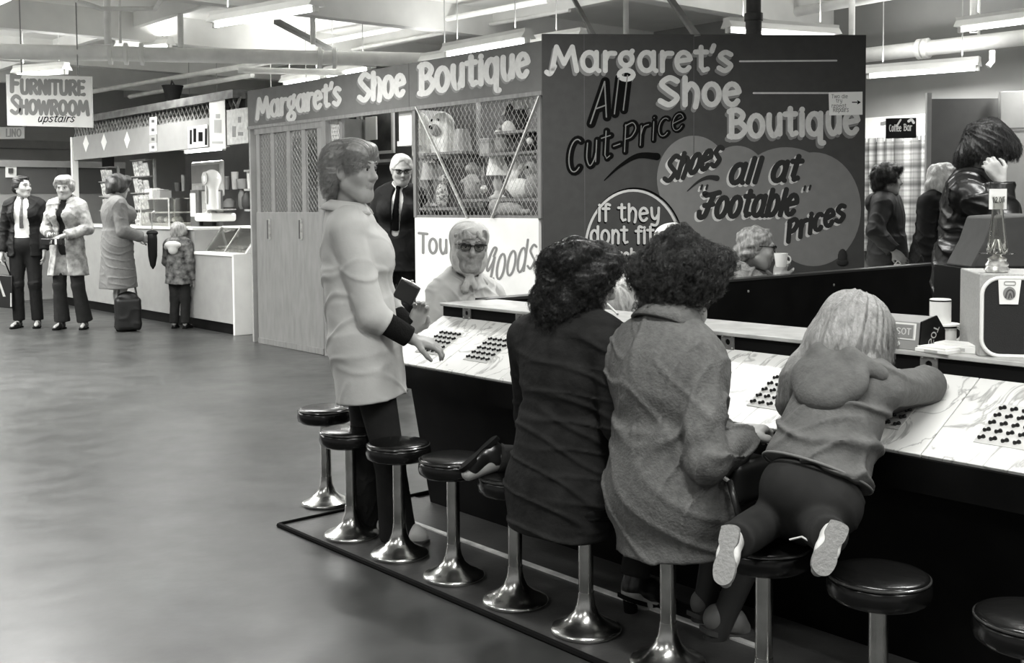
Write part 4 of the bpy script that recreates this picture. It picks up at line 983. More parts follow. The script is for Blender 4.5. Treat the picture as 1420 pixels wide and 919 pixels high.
tsdf('toy_dog', 'white plush toy poodle with a round head, left end of the toy dog shelf', 'toy', 587, 214, [((0, 0, .11), (.11, .09, .13)), ((-.02, -.02, .27), (.085, .08, .085)), ((-.09, -.02, .25), (.045, .05, .03)), ((.05, 0, .22), (.03, .04, .07)), ((-.06, -.03, .0), (-.06, -.03, .10), .035), ((.05, -.03, .0), (.05, -.03, .10), .04), ((.09, 0, .02), (.16, 0, .08), .025)], FUR, [('nose', (-.135, -.03, .26), .015, INK), ('eye', (-.06, -.09, .30), .011, INK)])
tsdf('toy_dog', 'white plush toy dog with grey face and long ears, right on the toy dog shelf', 'toy', 617, 214, [((0, 0, .10), (.12, .09, .12)), ((0, -.02, .25), (.10, .09, .10)), ((-.10, -.03, .20), (.035, .05, .10)), ((.10, -.03, .20), (.035, .05, .10)), ((-.07, -.04, .0), (-.07, -.04, .1), .04), ((.07, -.04, .0), (.07, -.04, .1), .04)], FUR, [('muzzle', (0, -.09, .20), .055, FURG), ('nose', (0, -.145, .22), .017, INK), ('eye', (-.04, -.10, .28), .012, INK), ('eye', (.04, -.10, .28), .012, INK)])
def lamp(label, px, py, h, r0, r1, shade_m, base_m, v=VT, stem=.5):
    o = hitv(px, py, v); e = empty('table_lamp', o, label, 'lamp', 'goods in the display window')
    MB().lathe(o, [(r1 * .75, 0), (r1 * .8, .015), (r1 * .35, .04), (r1 * .25, h * .2), (r1 * .42, h * .34), (r1 * .2, h * stem)], 20).build('lamp_base', base_m, e)
    MB().lathe(o + Z * h * stem, [(r1, 0), (r0, h * (1 - stem)), (r0 - .006, h * (1 - stem)), (r1 - .006, 0)], 24, caps=False).build('lamp_shade', shade_m, e)
lamp('table lamp with a pale pleated shade between the toy dogs and the right shelves', 641, 230, .30, .055, .085, CREAM, WOODF, stem=.4)
lamp('small table lamp with a white shade on the lower right shelf', 690, 276, .34, .06, .09, WHITE, PALEG, stem=.55)
lamp('table lamp with a pale shade in the lower left of the window', 597, 288, .38, .06, .085, CREAM, DARKG, stem=.62)
# right shelves: hats, figures, parcels
tsdf('toy_clown', 'dark faced toy with a tall white pointed cap on the highest right shelf', 'toy', 716, 183, [((0, 0, .09), (.12, .09, .10)), ((0, 0, .17), (.085, .08, .06))], FURD, [('ruff', (.0, -.07, .03), .06, FUR)])
o_ = hitv(716, 160, VT); b = MB(); b.prism([o_ + U * .13 - V * .06, o_ - U * .13 - V * .06 + Z * .05, o_ - U * .12 - V * .06 + Z * .17], V * .12); setp(b.build('paper_hat', WHITE, origin=o_, bevel=.01), 'white pointed paper hat leaning at the top right of the window', 'hat', 'goods in the display window')
tsdf('toy_bear', 'pale plush bear with a dark coat on the middle right shelf', 'toy', 699, 213, [((0, 0, .07), (.08, .07, .08)), ((0, -.01, .17), (.06, .055, .055)), ((-.05, 0, .22), (.022, .02, .022)), ((.05, 0, .22), (.022, .02, .022))], FURG, [('muzzle', (0, -.06, .16), .028, FUR), ('eye', (-.025, -.058, .19), .009, INK), ('eye', (.025, -.058, .19), .009, INK)])
tsdf('toy_bear', 'dark plush bear lying at the right end of the middle shelf', 'toy', 730, 213, [((0, 0, .07), (.12, .07, .07)), ((.1, -.02, .10), (.06, .055, .06)), ((-.1, -.02, .03), (-.16, -.04, .03), .03)], FURD, [('muzzle', (.12, -.07, .09), .028, FUR)])
tsdf('toy_doll', 'pale doll with outspread skirt hanging in the middle of the window', 'doll', 655, 276, [((0, 0, .10), (.08, .06, .10)), ((0, 0, .25), (.045, .045, .05)), ((-.03, 0, .18), (-.10, -.02, .14), .02), ((.03, 0, .18), (.10, -.02, .14), .02)], FURG, [('face', (0, -.03, .25), .032, SKINP)])
tsdf('toy_rabbit', 'pale plush rabbit lying on the lower right shelf', 'toy', 722, 276, [((0, 0, .08), (.11, .08, .08)), ((-.09, -.02, .12), (.06, .055, .06)), ((-.11, 0, .16), (-.06, .02, .28), .02), ((-.08, 0, .16), (0, .02, .26), .02)], FUR, [('eye', (-.12, -.06, .14), .01, INK)])
tsdf('toy_puppy', 'grey plush puppy at the right end of the lower shelf', 'toy', 743, 276, [((0, 0, .10), (.09, .08, .10)), ((0, -.02, .24), (.07, .065, .07)), ((-.06, -.02, .22), (.025, .03, .06)), ((.06, -.02, .22), (.025, .03, .06))], FURG, [('nose', (0, -.09, .24), .014, INK)])
tsdf('toy_seal', 'pale plush seal lying on the window sill at the right', 'toy', 706, 302, [((0, 0, .06), (.16, .08, .06)), ((-.14, -.02, .09), (.06, .05, .055)), ((.14, 0, .04), (.22, 0, .05), .02)], FURG, [('eye', (-.17, -.05, .11), .009, INK)], v=VF + .12)
tsdf('toy_doll', 'doll in a patterned dress leaning behind the mesh, lower left', 'doll', 613, 285, [((0, 0, .09), (.05, .05, .10)), ((.03, 0, .22), (.035, .035, .04)), ((.02, 0, .17), (.08, -.03, .24), .016)], mat('print_cloth', .2, .8, v2=.7, scale=45, sharp=True), [('face', (.03, -.022, .22), .028, SKINP)])
bx = empty('gift_box', hitv(678, 211, VT), 'small striped gift box left of the middle right shelf', 'box', 'goods in the display window')
MB().obox(hitv(678, 204, VT), U, V, Z, .06, .05, .07).build('carton', CREAM, bx, bevel=.003); MB().obox(hitv(678, 196, VT), U, V, Z, .064, .054, .014).build('lid', GREY, bx)
for i, (px, py, r, lab) in enumerate([(671, 262, .03, 'upper'), (669, 282, .035, 'lower')]):
    o_ = hitv(px, py, VT - .05); b = MB(); b.ball(o_, r, 14); b.tube([o_ + Z * r, o_ + Z * (.2 + .08 * i)], .002, 4); setp(b.build('hanging_bauble', ALU, origin=o_, smooth=180), lab + ' shiny bauble hanging in the middle of the display window', 'bauble', 'goods in the display window')
# wall inside the kiosk: framed pictures and shelf seen through the doorway
for i, (x0, y0, x1, y1, lab) in enumerate([(481, 160, 497, 205, 'narrow dark framed picture high on the inner wall of the boutique'), (500, 156, 545, 212, 'large white framed dark picture on the inner wall, over the old man')]):
    a, c = hitv(x0, y0, 6.6), hitv(x1, y1, 6.6); o = empty('framed_picture', a.lerp(c, .5), lab, 'picture'); t = .03
    u0, u1, z0, z1 = c.dot(U), a.dot(U), c.z, a.z
    b = MB(); b.box(u0, u1, 6.6, 6.63, z0, z0 + t); b.box(u0, u1, 6.6, 6.63, z1 - t, z1); b.box(u0, u0 + t, 6.6, 6.63, z0, z1); b.box(u1 - t, u1, 6.6, 6.63, z0, z1); b.build('frame', WHITE, o)
    MB().box(u0 + t, u1 - t, 6.61, 6.625, z0 + t, z1 - t).build('print', mat('dark_print', .02, .4, v2=.14, scale=6), o)
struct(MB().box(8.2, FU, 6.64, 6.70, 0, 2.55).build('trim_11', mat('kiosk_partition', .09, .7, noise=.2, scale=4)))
o_ = hitv(515, 178, 6.5); b = MB(); b.obox(o_, U, V, Z, .10, .01, .12); t_ = b.build('price_card', PAPER, origin=o_, bevel=.004); MB().tube([o_ + Z * .12, o_ + Z * .26], .004, 5).build('string', INK, t_); setp(t_, 'white price card hanging in front of the framed picture', 'card')
for i, (px, py, h, w_, lab) in enumerate([(432, 208, .34, .07, 'tall white bottle on the shelf behind the sliding door mesh'), (410, 236, .5, .08, 'pale upright box on the shelf behind the sliding door mesh'), (398, 215, .1, .06, 'small pale jar behind the sliding door mesh')]):
    o_ = hitv(px, py + 30, 6.3); e = empty('stock_item', o_, lab, 'goods'); MB().lathe(o_, [(w_ * .8, 0), (w_, .02), (w_, h * .7), (w_ * .5, h * .85), (w_ * .45, h)], 16).build('container', CREAM, e); MB().lathe(o_ + Z * h, [(w_ * .5, 0), (w_ * .5, .04)], 14).build('stopper', GREY, e)
b = MB(); b.box(8.6, 10.3, 6.2, 6.58, 1.30, 1.33); b.box(8.6, 10.3, 6.2, 6.58, 1.82, 1.85); b.box(8.6, 8.63, 6.2, 6.58, 0, 2.3); b.box(9.9, 9.93, 6.2, 6.58, 0, 2.3)
setp(b.build('stock_rack', GREY, origin=W(9.4, 6.4, 0)), 'grey stock rack inside the boutique behind the sliding door', 'rack')
# ------------------------------------------------------------------ left counter (baker's or delicatessen stall)
VQ = 5.52
cc = hitz(326, 465, 0); VQ = cc.dot(V); UQ = cc.dot(U)
UE = hitv(102, 260, VQ).dot(U)
ct = empty('shop_counter', W(UQ + 3, VQ, 0), 'long pale shop counter with a black plinth, a child standing at it', 'counter')
um = hitv(270, 340, VQ).dot(U)
zt1 = hitv(215, 314, VQ).z; zt0 = hitv(295, 350, VQ).z
MB().box(um, UE + 1, VQ, VQ + .55, .12, zt1 - .03).build('front_panel', CREAM, ct); MB().box(um, UE + 1, VQ - .02, VQ + .6, zt1 - .03, zt1).build('worktop', WHITE, ct, bevel=.004)
MB().box(UQ + .02, um, VQ, VQ + .55, .12, zt0 - .03).build('case_front', CREAM, ct); MB().box(UQ, um, VQ - .015, VQ + .55, zt0 - .03, zt0).build('case_ledge', WHITE, ct)
MB().box(UQ + .02, UE + 1, VQ + .03, VQ + .5, 0, .12).build('plinth', BLACK, ct)
MB().box(UQ - .02, UQ + .02, VQ - .01, VQ + .75, 0, zt0 - .005).build('end_panel', WHITE, ct, bevel=.003)
b = MB(); b.prism([W(UQ - .02, VQ + .14, zt0), W(UQ - .02, VQ + .75, zt0), W(UQ - .02, VQ + .75, zt1 + .01), W(UQ - .02, VQ + .36, zt1 + .01)], U * .04); b.build('end_cheek', WHITE, ct)
b = MB(); b.box(UQ, um, VQ + .34, VQ + .75, zt1 - .01, zt1 + .012); b.build('case_top', WHITE, ct, bevel=.003)
b = MB(); b.prism([W(UQ, VQ + .14, zt0 + .004), W(UQ, VQ + .145, zt0 + .0), W(UQ, VQ + .345, zt1 - .01), W(UQ, VQ + .34, zt1 - .01)], U * (um - UQ)); b.build('case_glass', GLASS, ct)
for u in (um - .01, (UQ + um) / 2): MB().bar(W(u, VQ + .135, zt0), W(u, VQ + .335, zt1), .008, .008).build('glazing_bar', ALU, ct)
for i in range(5):
    o_ = W(UQ + .18 + i * .17, VQ + .36, zt0 + .0); t = empty('bread_tray' if i % 2 else 'cake_tray', o_, ['pale tray of buns in the glass case, nearest the white end panel', 'white tray second from the end panel in the glass case', 'pale tray third from the end panel in the glass case', 'white tray fourth from the end panel in the glass case', 'pale tray farthest from the end panel in the glass case'][i], 'tray', 'trays in the glass case')
    MB().obox(o_ + Z * .01, U, V, Z, .075, .12, .008).build('dish', ALU, t); m_ = MB(); [m_.ball(o_ + U * (-.035 + .07 * (q % 2)) + V * (-.07 + .07 * (q // 2)) + Z * .035, (.03, .03, .022), 10) for q in range(6)]; bo = m_.build('buns', CREAM, t, smooth=180); bo['kind'] = 'stuff'
# canopy of the stall
cn = empty('stall_canopy', W((UQ + UE) / 2, VQ, 2.2), 'pale fascia board with diamonds and posters over the left counter, dark lattice along its top', 'canopy')
z0 = hitv(326, 200, VQ).z; z1 = hitv(326, 158, VQ).z; z2 = hitv(326, 128, VQ).z
UF = UQ - .12
MB().box(UF, UE, VQ, VQ + .05, z0, z1).build('fascia_board', mat('canopy_board', .27, .6, noise=.06, scale=6), cn)
MB().box(UF, UE, VQ - .03, VQ + .30, z2 - .06, z2 + .03).build('top_rail', mat('dark_timber', .10, .6, noise=.5, scale=9), cn)
b = MB(); n_ = 46; b.box(UF, UE, VQ + .06, VQ + .08, z1, z1 + .03)
for i in range(n_):
    u = UF + (UE - UF) * i / n_; du = (UE - UF) / n_
    b.bar(W(u, VQ + .05, z1), W(u + du * 1.4, VQ + .05, z2 - .04), .014, .008); b.bar(W(u + du * 1.4, VQ + .06, z1), W(u, VQ + .06, z2 - .04), .014, .008)
b.build('lattice', mat('lattice_timber', .22, .6, noise=.3, scale=9), cn)
MB().box(UF, UE, VQ + .12, VQ + .14, z1 - .02, z2).build('lattice_backing', mat('lattice_dark_board', .03, .8), cn)  # plain dark board behind the lattice
for i, (px, py) in enumerate([(119, 199), (144, 197), (176, 194)]):
    q = [hitv(px + dx, py + dy, VQ - .003) for dx, dy in ((-4, 0), (0, -12), (4, 0), (0, 12))]; b = MB(); b.prism(q, V * .002); b.build('white_diamond', WHITE, cn)
MB().box(UE - .04, UE + .02, VQ - .02, VQ + .06, 0, z1).build('corner_post', WHITE, cn)
MB().box(UF, UE, VQ + .05, VQ + 1.6, z1 - .03, z1).build('soffit', GREY, cn)
def poster(name, label, x0, y0, x1, y1, v, m, ext=None, cat='poster', th=.006):
    a, c = hitv(x0, y0, v), hitv(x1, y1, v); o = empty(name, a.lerp(c, .5), label, cat)
    MB().box(c.dot(U), a.dot(U), v, v + th, c.z, a.z).build('sheet', m, o)
    if ext: ext(o, lambda X_, Y_: hitv(X_, Y_, v - .002))
    return o
def marks(quads, m, name='print'):
    def f(o, pr):
        b = MB()
        for x0, y0, x1, y1 in quads: b.prism([pr(x0, y0), pr(x1, y0), pr(x1, y1), pr(x0, y1)], V * .0012)
        b.build(name, m, o)
    return f
poster('poster', 'tall white poster with a bottle drawing at the right of the left counter canopy', 290, 141, 313, 206, VQ - .02, PAPER, marks([(299, 158, 305, 164), (297, 166, 307, 184), (294, 196, 309, 199)], PALEG))
poster('poster', 'wide white poster with a faint figure, right end of the left counter canopy', 314, 153, 344, 198, VQ - .015, mat('worn_paper', .62, .8, noise=.2, scale=18), marks([(322, 175, 327, 190), (330, 162, 334, 170), (330, 183, 337, 188)], GREY))
poster('picture_card', 'small black and white picture card on the canopy board', 260, 176, 288, 203, VQ - .01, PAPER, marks([(263, 180, 266, 200), (268, 178, 272, 197), (275, 183, 281, 196), (284, 178, 287, 201)], INK), cat='card')
for i, (y0, y1, m_) in enumerate([(163, 173, PAPER), (175, 186, PAPER), (188, 198, CREAM), (199, 209, PAPER)]):
    poster('shelf_card', ['topmost', 'second', 'third', 'lowest'][i] + ' of the four small cards hanging in a strip on the canopy', 207, y0, 217, y1, VQ - .012, m_, marks([(210, y0 + 3, 214, y0 + 7)], DARKG), cat='card')
o_ = hitv(240, 142, VQ + .15); b = MB(); b.lathe(o_, [(.07, 0), (.12, .18), (.13, .2)], 18); b.tube([o_ + U * .05 + Z * .2, o_ + U * .02 + Z * .26, o_ - U * .05 + Z * .2], .01, 6); setp(b.build('bucket', BLACKM, origin=o_), 'small black bucket standing on the lattice top of the left counter', 'bucket')
# back of the stall: shelves with jars, crockery
VBS = VQ + 2.0
struct(MB().box(UQ - .3, UE + 1.5, VBS + .35, VBS + .42, 0, 2.6).build('wall_stall_back', mat('stall_back', .13, .7, noise=.1, scale=3)))
for i, py in enumerate([236, 262, 290]):
    z = hitv(330, py, VBS).z; o = empty('stall_shelf', W(UQ + 2.5, VBS, z), ['top', 'middle', 'bottom'][i] + ' wall shelf behind the left counter', 'shelf')
    MB().box(UQ - .2, UE - 1.2, VBS, VBS + .34, z - .03, z).build('board', PALEG, o)
    for t in (.1, .5, .9): br = MB(); u = UQ - .2 + (UE - 1 - UQ) * t; br.prism([W(u, VBS + .34, z - .03), W(u, VBS + .34, z - .2), W(u, VBS + .1, z - .03)], U * .02); br.build('bracket', GREY, o)
zs2 = hitv(330, 262, VBS).z; zs3 = hitv(330, 290, VBS).z
for i, (px, r, h, m_, lab) in enumerate([(315, .05, .20, CREAM, 'left pale tumbler'), (326, .055, .26, WHITE, 'tall white beaker'), (337, .10, .15, CREAM, 'round pale bowl'), (347, .05, .26, WHITE, 'white jar at the right end'), (254, .03, .26, WHITE, 'thin white bottle alone at the left'), (247, .06, .14, GREY, 'short grey tin beside the thin bottle')]):
    p = hitv(px, 255, VBS + .12); o_ = W(p.dot(U), VBS + .12, zs2); b = MB(); b.lathe(o_, [(r * .7, 0), (r * .8, .01), (r, h * .85), (r, h), (r * .88, h), (r * .8, h * .5)], 18); setp(b.build('crockery', m_, origin=o_), lab + ' on the middle wall shelf behind the left counter', 'crockery', 'crockery on the middle stall shelf')
for i, (px, r, h) in enumerate([(318, .09, .16), (336, .06, .3), (343, .08, .24)]):
    p = hitv(px, 285, VBS + .12); o_ = W(p.dot(U), VBS + .12, zs3); b = MB(); b.lathe(o_, [(r * .6, 0), (r, h * .2), (r, h * .7), (r * .4, h)], 16); setp(b.build('jar', [CREAM, GREY, DARKG][i], origin=o_), ['pale squat jar', 'tall grey jar', 'dark jar'][i] + ' on the bottom wall shelf behind the left counter', 'jar', 'jars on the bottom stall shelf')
# retail scale
o_ = hitv(291, 307, VQ + .35); zsc = zt1 + .012; o_ = W(o_.dot(U), VQ + .42, zsc)
sc = empty('shop_scale', o_, 'big white enamelled shop scale with a rounded upright dial on the left counter', 'scale')
S = Sdf(.012); S.box(o_ + Z * .10, (.22, .17, .05), Matrix((U, V, Z)).transposed(), .03, .02); S.cone(o_ + Z * .13 - V * .03, o_ + Z * .55 - V * .03, (.085, .07), (.09, .06), U, .04); S.cap(o_ + Z * .55 - V * .03 , o_ + Z * .56 - V * .03, .105, None, .05); S.build('body', mat('white_enamel', .8, .2), sc)
m_ = MB(); m_.lathe(o_ + Z * .56 - V * .13, [(.075, 0), (.075, .012)], 28, V); m_.build('dial', PALEG, sc); m_ = MB(); m_.obox(o_ + Z * .38 - V * .108, U, V, Z, .02, .006, .12); m_.build('scale_window', PALEG, sc)
m_ = MB(); m_.lathe(o_ + Z * .15 - U * .12 , [(.04, 0), (.05, .03), (.19, .035), (.19, .045), (.001, .045)], 28); m_.build('weighing_pan', ALU, sc)
for sx in (-1, 1): MB().lathe(o_ + U * sx * .17 - V * .1, [(.025, 0), (.025, .055)], 12).build('foot', BLACKM, sc)
# panel behind it, cash register, glass case, cartons, magazine racks
a, c = hitv(267, 225, VQ + 1.1), hitv(310, 272, VQ + 1.1); o = empty('display_board', a.lerp(c, .5), 'pale round-cornered display board behind the white shop scale', 'board')
S = Sdf(.012); S.box(a.lerp(c, .5), ((a - c).dot(U) / 2, .03, (a.z - c.z) / 2 ), Matrix((U, V, Z)).transposed(), .028, .01); S.build('panel', WHITE, o); MB().box(c.dot(U) + .05, a.dot(U) - .05, VQ + 1.06, VQ + 1.069, c.z + .18, a.z - .05).build('grey_field', PALEG, o)
MB().box(c.dot(U) + .1, a.dot(U) - .1, VQ + 1.1, VQ + 1.14, 0.0, c.z + .05).build('stand', GREY, o)
o_ = hitv(271, 311, VQ + .3); o_ = W(o_.dot(U), VQ + .45, zt1); e = empty('cash_register', o_, 'dark upright cash register with a white label, left of the white shop scale', 'cash register')
b = MB(); b.obox(o_ + Z * .22, U, V, Z, .12, .16, .22); b.build('cabinet', DARKG, e, bevel=.01); b = MB(); b.obox(o_ + Z * .26 - V * .165 + U * .02, U, V, Z, .07, .004, .14); b.build('white_label', PAPER, e); b = MB(); b.obox(o_ + Z * .27 - U * .125, U, V, Z, .006, .12, .15); b.build('side_panel', PALEG, e); b = MB(); b.obox(o_ + Z * .465, U, V, Z, .10, .10, .025); b.build('display_hood', GREY, e)
o_ = hitv(228, 314, VQ + .2); o_ = W(o_.dot(U), VQ + .3, zt1); e = empty('counter_showcase', o_, 'low glass showcase with pale goods on the left counter, beyond the cash register', 'showcase')
b = MB(); L_, D_, H_ = .42, .22, .34
b.obox(o_ + Z * H_ * .5 - V * D_, U, V, Z, L_, .004, H_ * .5); b.obox(o_ + Z * H_, U, V, Z, L_, D_, .005); b.obox(o_ + Z * H_ * .5 - U * L_, U, V, Z, .004, D_, H_ * .5); b.build('glass_panes', GLASS, e)
b = MB()
for x in (-1, 1):
    for y in (-1, 1): b.bar(o_ + U * L_ * x + V * D_ * y, o_ + U * L_ * x + V * D_ * y + Z * H_, .009, .009)
b.bar(o_ - U * L_ - V * D_ + Z * H_, o_ + U * L_ - V * D_ + Z * H_, .009, .009); b.build('metal_frame', ALU, e)
b = MB(); b.obox(o_ + Z * .02, U, V, Z, L_ - .02, D_ - .02, .02); b.obox(o_ + Z * .17, U, V, Z, L_ - .02, D_ - .05, .008); b.build('inner_shelf', WHITE, e)
for i in range(7):
    q = o_ + U * (-.34 + .11 * i) - V * .05 + Z * .04; b = MB(); b.lathe(q, [(.03, 0), (.05, .03), (.045, .06), (.015, .08)], 14); setp(b.build('cake', [CREAM, WHITE][i % 2], origin=q, smooth=60), ['pale', 'white'][i % 2] + ' small cake in the low glass showcase, %s from its near end' % ['first', 'second', 'third', 'fourth', 'fifth', 'sixth', 'seventh'][i], 'cake', 'cakes in the showcase')
for i, (px, py, hx, hz, m_, lab) in enumerate([(214, 280, .12, .06, PAPER, 'white paper packet on top of the glass showcase'), (226, 281, .09, .05, CREAM, 'pale packet beside the white one on top of the glass showcase')]):
    p = hitv(px, py, VQ + .3); q = W(p.dot(U), VQ + .3, zt1 + H_ + .005); b = MB(); b.obox(q + Z * hz, U, V, Z, hx, .08, hz); b.obox(q + Z * (2 * hz + .006), (U + V * .2).normalized(), (V - U * .2).normalized(), Z, hx * .8, .06, .006); setp(b.build('packet', m_, origin=q, bevel=.006), lab, 'packet')
def rack(label, x0, x1, ytop, ybot, v, rows, cols):
    a, c = hitv(x0, ytop, v), hitv(x1, ybot, v); u0, u1 = c.dot(U), a.dot(U); o = empty('magazine_rack', W((u0 + u1) / 2, v, zt1), label, 'rack')
    b = MB()
    for u in (u0, u1): b.box(u - .015, u + .015, v + .06, v + .09, zt1, a.z)
    for r in range(rows + 1): z = zt1 + (a.z - zt1) * r / rows; b.box(u0, u1, v - .04, v + .09, z - .012, z)
    b.build('wire_frame', GREY, o)
    for r in range(rows):
        for q in range(cols):
            z = zt1 + (a.z - zt1) * r / rows; w_ = (u1 - u0) / cols; h = (a.z - zt1) / rows * R.uniform(.72, .92); u = u0 + w_ * (q + .5)
            m_ = mat('magazine_print_%d' % R.randrange(4), [.2, .4, .6, .3][R.randrange(4)], .5, v2=[.6, .75, .15, .65][R.randrange(4)], scale=R.uniform(14, 30), sharp=True)
            g = MB(); g.obox(W(u, v + R.uniform(-.01, .02), z + h / 2), U, (V + Z * .15).normalized(), (Z - V * .15).normalized(), w_ * .44, .006, h / 2)
            ob = g.build('magazine', m_, origin=W(u, v, z)); setp(ob, '%s magazine in the %s row of the %s' % (['leftmost', 'second', 'third', 'fourth'][cols - 1 - q] if cols > 1 else 'single', ['bottom', 'second', 'third', 'top'][r if r < rows - 1 else 3], label.split(' on ')[0]), 'magazine', 'magazines on the counter racks')
rack('wide magazine rack on the left counter behind the grey coated woman', 184, 208, 222, 300, VQ + .22, 4, 3)
rack('far magazine rack on the left counter', 140, 158, 232, 300, VQ + .25, 4, 2)
poster('black_poster', 'dark poster hanging under the canopy left of the magazine racks', 141, 214, 158, 232, VQ + .5, BLACK, None)

# ------------------------------------------------------------------ far left: signs, wall things
def facing_sign(name, label, corners, depth, m, th=.02, cat='sign'):
    q = [hity(x, y, depth) for x, y in corners]; o = empty(name, sum(q, Vector()) / 4, label, cat); b = MB(); n = (q[1] - q[0]).cross(q[2] - q[0]).normalized(); n = n if n.y > 0 else -n
    b.prism(q, n * th); b.build('board', m, o, bevel=.003); return o, (q[0], -n), q
DS = 11.55
sg, spl, q = facing_sign('hanging_sign', 'white hanging sign reading Furniture Showroom Upstairs, top left', [(8, 103), (127, 106), (129, 177), (10, 174)], DS, WHITE)
GS = mat('grey_poster_lettering', .20, .6)
write(['Ff'], 14, 126, 29, 127, 21, spl, GS, sg, hw=.15); write('URNITURE', 28, 129, 118, 131, 18, spl, GS, sg, hw=.145)
write('S', 15, 157, 29, 157, 24, spl, GS, sg, hw=.11); write('HOWROOM', 27, 157, 124, 159, 18, spl, GS, sg, hw=.145)
write('upstairs', 51, 169, 103, 169, 9, spl, INK, sg, hw=.075, slant=.35)
for px in (30, 108):
    t = hity(px, 104, DS + .01); b = MB(); b.tube([t, Vector((t.x, t.y, CEIL))], .006, 6); b.build('hanging_wire', GREY, sg)
s2_, pl2, q = facing_sign('notice_board', 'white notice board partly hidden below the furniture showroom sign', [(-12, 176), (34, 176), (34, 192), (-12, 193)], 17.5, PAPER)
write('OFFIC', 8, 189, 30, 189, 10, pl2, GINK, s2_, hw=.1) if False else write(['L', 'I', 'N', 'O'], 8, 189, 30, 189, 10, pl2, PALEG, s2_, hw=.1)
MB().bar(q[0] + Vector((0, .03, .0)), q[0] + Vector((0, .03, 1.2)), .02, .02).build('hanger', GREY, s2_); MB().bar(q[1] + Vector((0, .03, .0)), q[1] + Vector((0, .03, 1.2)), .02, .02).build('hanger', GREY, s2_)
# partition at the far end, with pinned papers
pt = empty('partition', W(17.6, 2.5, 0), 'grey partition wall at the far end behind the man in the dark suit', 'partition')
MB().box(17.6, 17.68, -1.5, 7.0, 0, 2.02).build('boarding', mat('partition_board', .27, .7, noise=.12, scale=3), pt); MB().box(17.55, 17.70, -1.5, 7.0, 2.02, 2.12).build('capping', CREAM, pt)
MB().box(17.59, 17.6, -1.5, 7.0, 1.62, 2.02).build('dark_band', mat('partition_band', .09, .7), pt)
def pinned(label, x0, y0, x1, y1, m, e=None, u=17.56):
    a, c, d_, f_ = hitu(x0, y0, u), hitu(x1, y0, u), hitu(x1, y1, u), hitu(x0, y1, u); b = MB(); b.prism([a, c, d_, f_], U * .02); return setp(b.build('wall_paper_notice' if m is PAPER else 'wall_frame', m, origin=a), label, 'notice')
pinned('white notice with a dark picture on the far partition left of the suited man', 8, 230, 23, 246, PAPER); pinned('dark picture on the white notice on the far partition', 12, 233, 18, 240, DARKG, u=17.54)
pinned('dark framed notice on the far partition beside the woman in the patterned coat', 79, 228, 93, 244, DARKG)
b = MB(); p = hitu(104, 240, 17.4); b.tube([Vector((p.x, p.y, 0)), Vector((p.x, p.y, 2.2))], .03, 10); setp(b.build('upright_pipe', PIPEM), 'pale upright pipe by the far partition behind the patterned coat', 'pipe')
# folding chair glimpsed between the man and the woman
o_ = hitz(66, 412, 0); e = empty('folding_chair', o_, 'dark folding chair between the suited man and the woman in the patterned coat', 'chair')
for sx in (-.17, .17):
    b = MB(); b.tube([o_ + Vector((sx, -.15, 0)), o_ + Vector((sx, .05, .45)), o_ + Vector((sx, .2, .85))], .014, 8); b.build('leg', ALU, e); b = MB(); b.tube([o_ + Vector((sx, .22, 0)), o_ + Vector((sx, -.12, .45))], .014, 8); b.build('leg', ALU, e)
b = MB(); b.obox(o_ + Vector((0, 0, .46)), Vector((1, 0, 0)), Vector((0, 1, 0)), Z, .19, .18, .015); b.build('seat', DARKG, e); b = MB(); b.obox(o_ + Vector((0, .19, .75)), Vector((1, 0, 0)), Vector((0, .95, .3)).normalized(), Vector((0, -.3, .95)).normalized(), .18, .012, .09); b.build('backrest', DARKG, e)

# ------------------------------------------------------------------ right background
VR = 10.55
cu = empty('curtain', hitv(1245, 280, VR), 'plaid curtain hanging on the back wall right of the boutique', 'curtain')
def plaid():
    m = bpy.data.materials.new('plaid_cloth'); m.use_nodes = True; nt = m.node_tree; b = nt.nodes['Principled BSDF']; L = nt.links.new; b.inputs['Roughness'].default_value = .9
    tc = nt.nodes.new('ShaderNodeTexCoord'); mp = nt.nodes.new('ShaderNodeMapping'); L(tc.outputs['Object'], mp.inputs[0]); mp.inputs['Rotation'].default_value = (0, 0, math.atan2(-UY, UX) )
    acc = None
    for d, sc, ps in (('X', 1.35, .3), ('Z', 1.7, 0), ('X', 4.0, 1), ('Z', 5.1, .5)):
        wv = nt.nodes.new('ShaderNodeTexWave'); wv.bands_direction = d; wv.inputs['Scale'].default_value = sc; wv.inputs['Phase Offset'].default_value = ps; L(mp.outputs[0], wv.inputs[0])
        r = nt.nodes.new('ShaderNodeValToRGB'); L(wv.outputs[1], r.inputs[0]); r.color_ramp.elements[0].position = .08; r.color_ramp.elements[1].position = .45; r.color_ramp.elements[0].color = (.5, .5, .5, 1) if sc < 3 else (.72, .72, .72, 1)
        if acc is None: acc = r.outputs[0]
        else:
            mx = nt.nodes.new('ShaderNodeMixRGB'); mx.blend_type = 'MULTIPLY'; mx.inputs[0].default_value = 1; L(acc, mx.inputs[1]); L(r.outputs[0], mx.inputs[2]); acc = mx.outputs[0]
    mx = nt.nodes.new('ShaderNodeMixRGB'); mx.blend_type = 'MULTIPLY'; mx.inputs[0].default_value = 1; L(acc, mx.inputs[1]); mx.inputs[2].default_value = (.40, .40, .39, 1); L(mx.outputs[0], b.inputs['Base Color'])
    return m
a, c = hitv(1190, 193, VR), hitv(1292, 350, VR); b = MB(); n_ = 60; u0, u1 = c.dot(U), a.dot(U); P0 = []; P1 = []
for i in range(n_ + 1):
    u = u0 + (u1 - u0) * i / n_; v = VR - .05 + .025 * math.sin(i * .9) + .012 * math.sin(i * 2.1); P0.append(W(u, v, a.z)); P1.append(W(u, v + .01 * math.sin(i * .7), c.z))
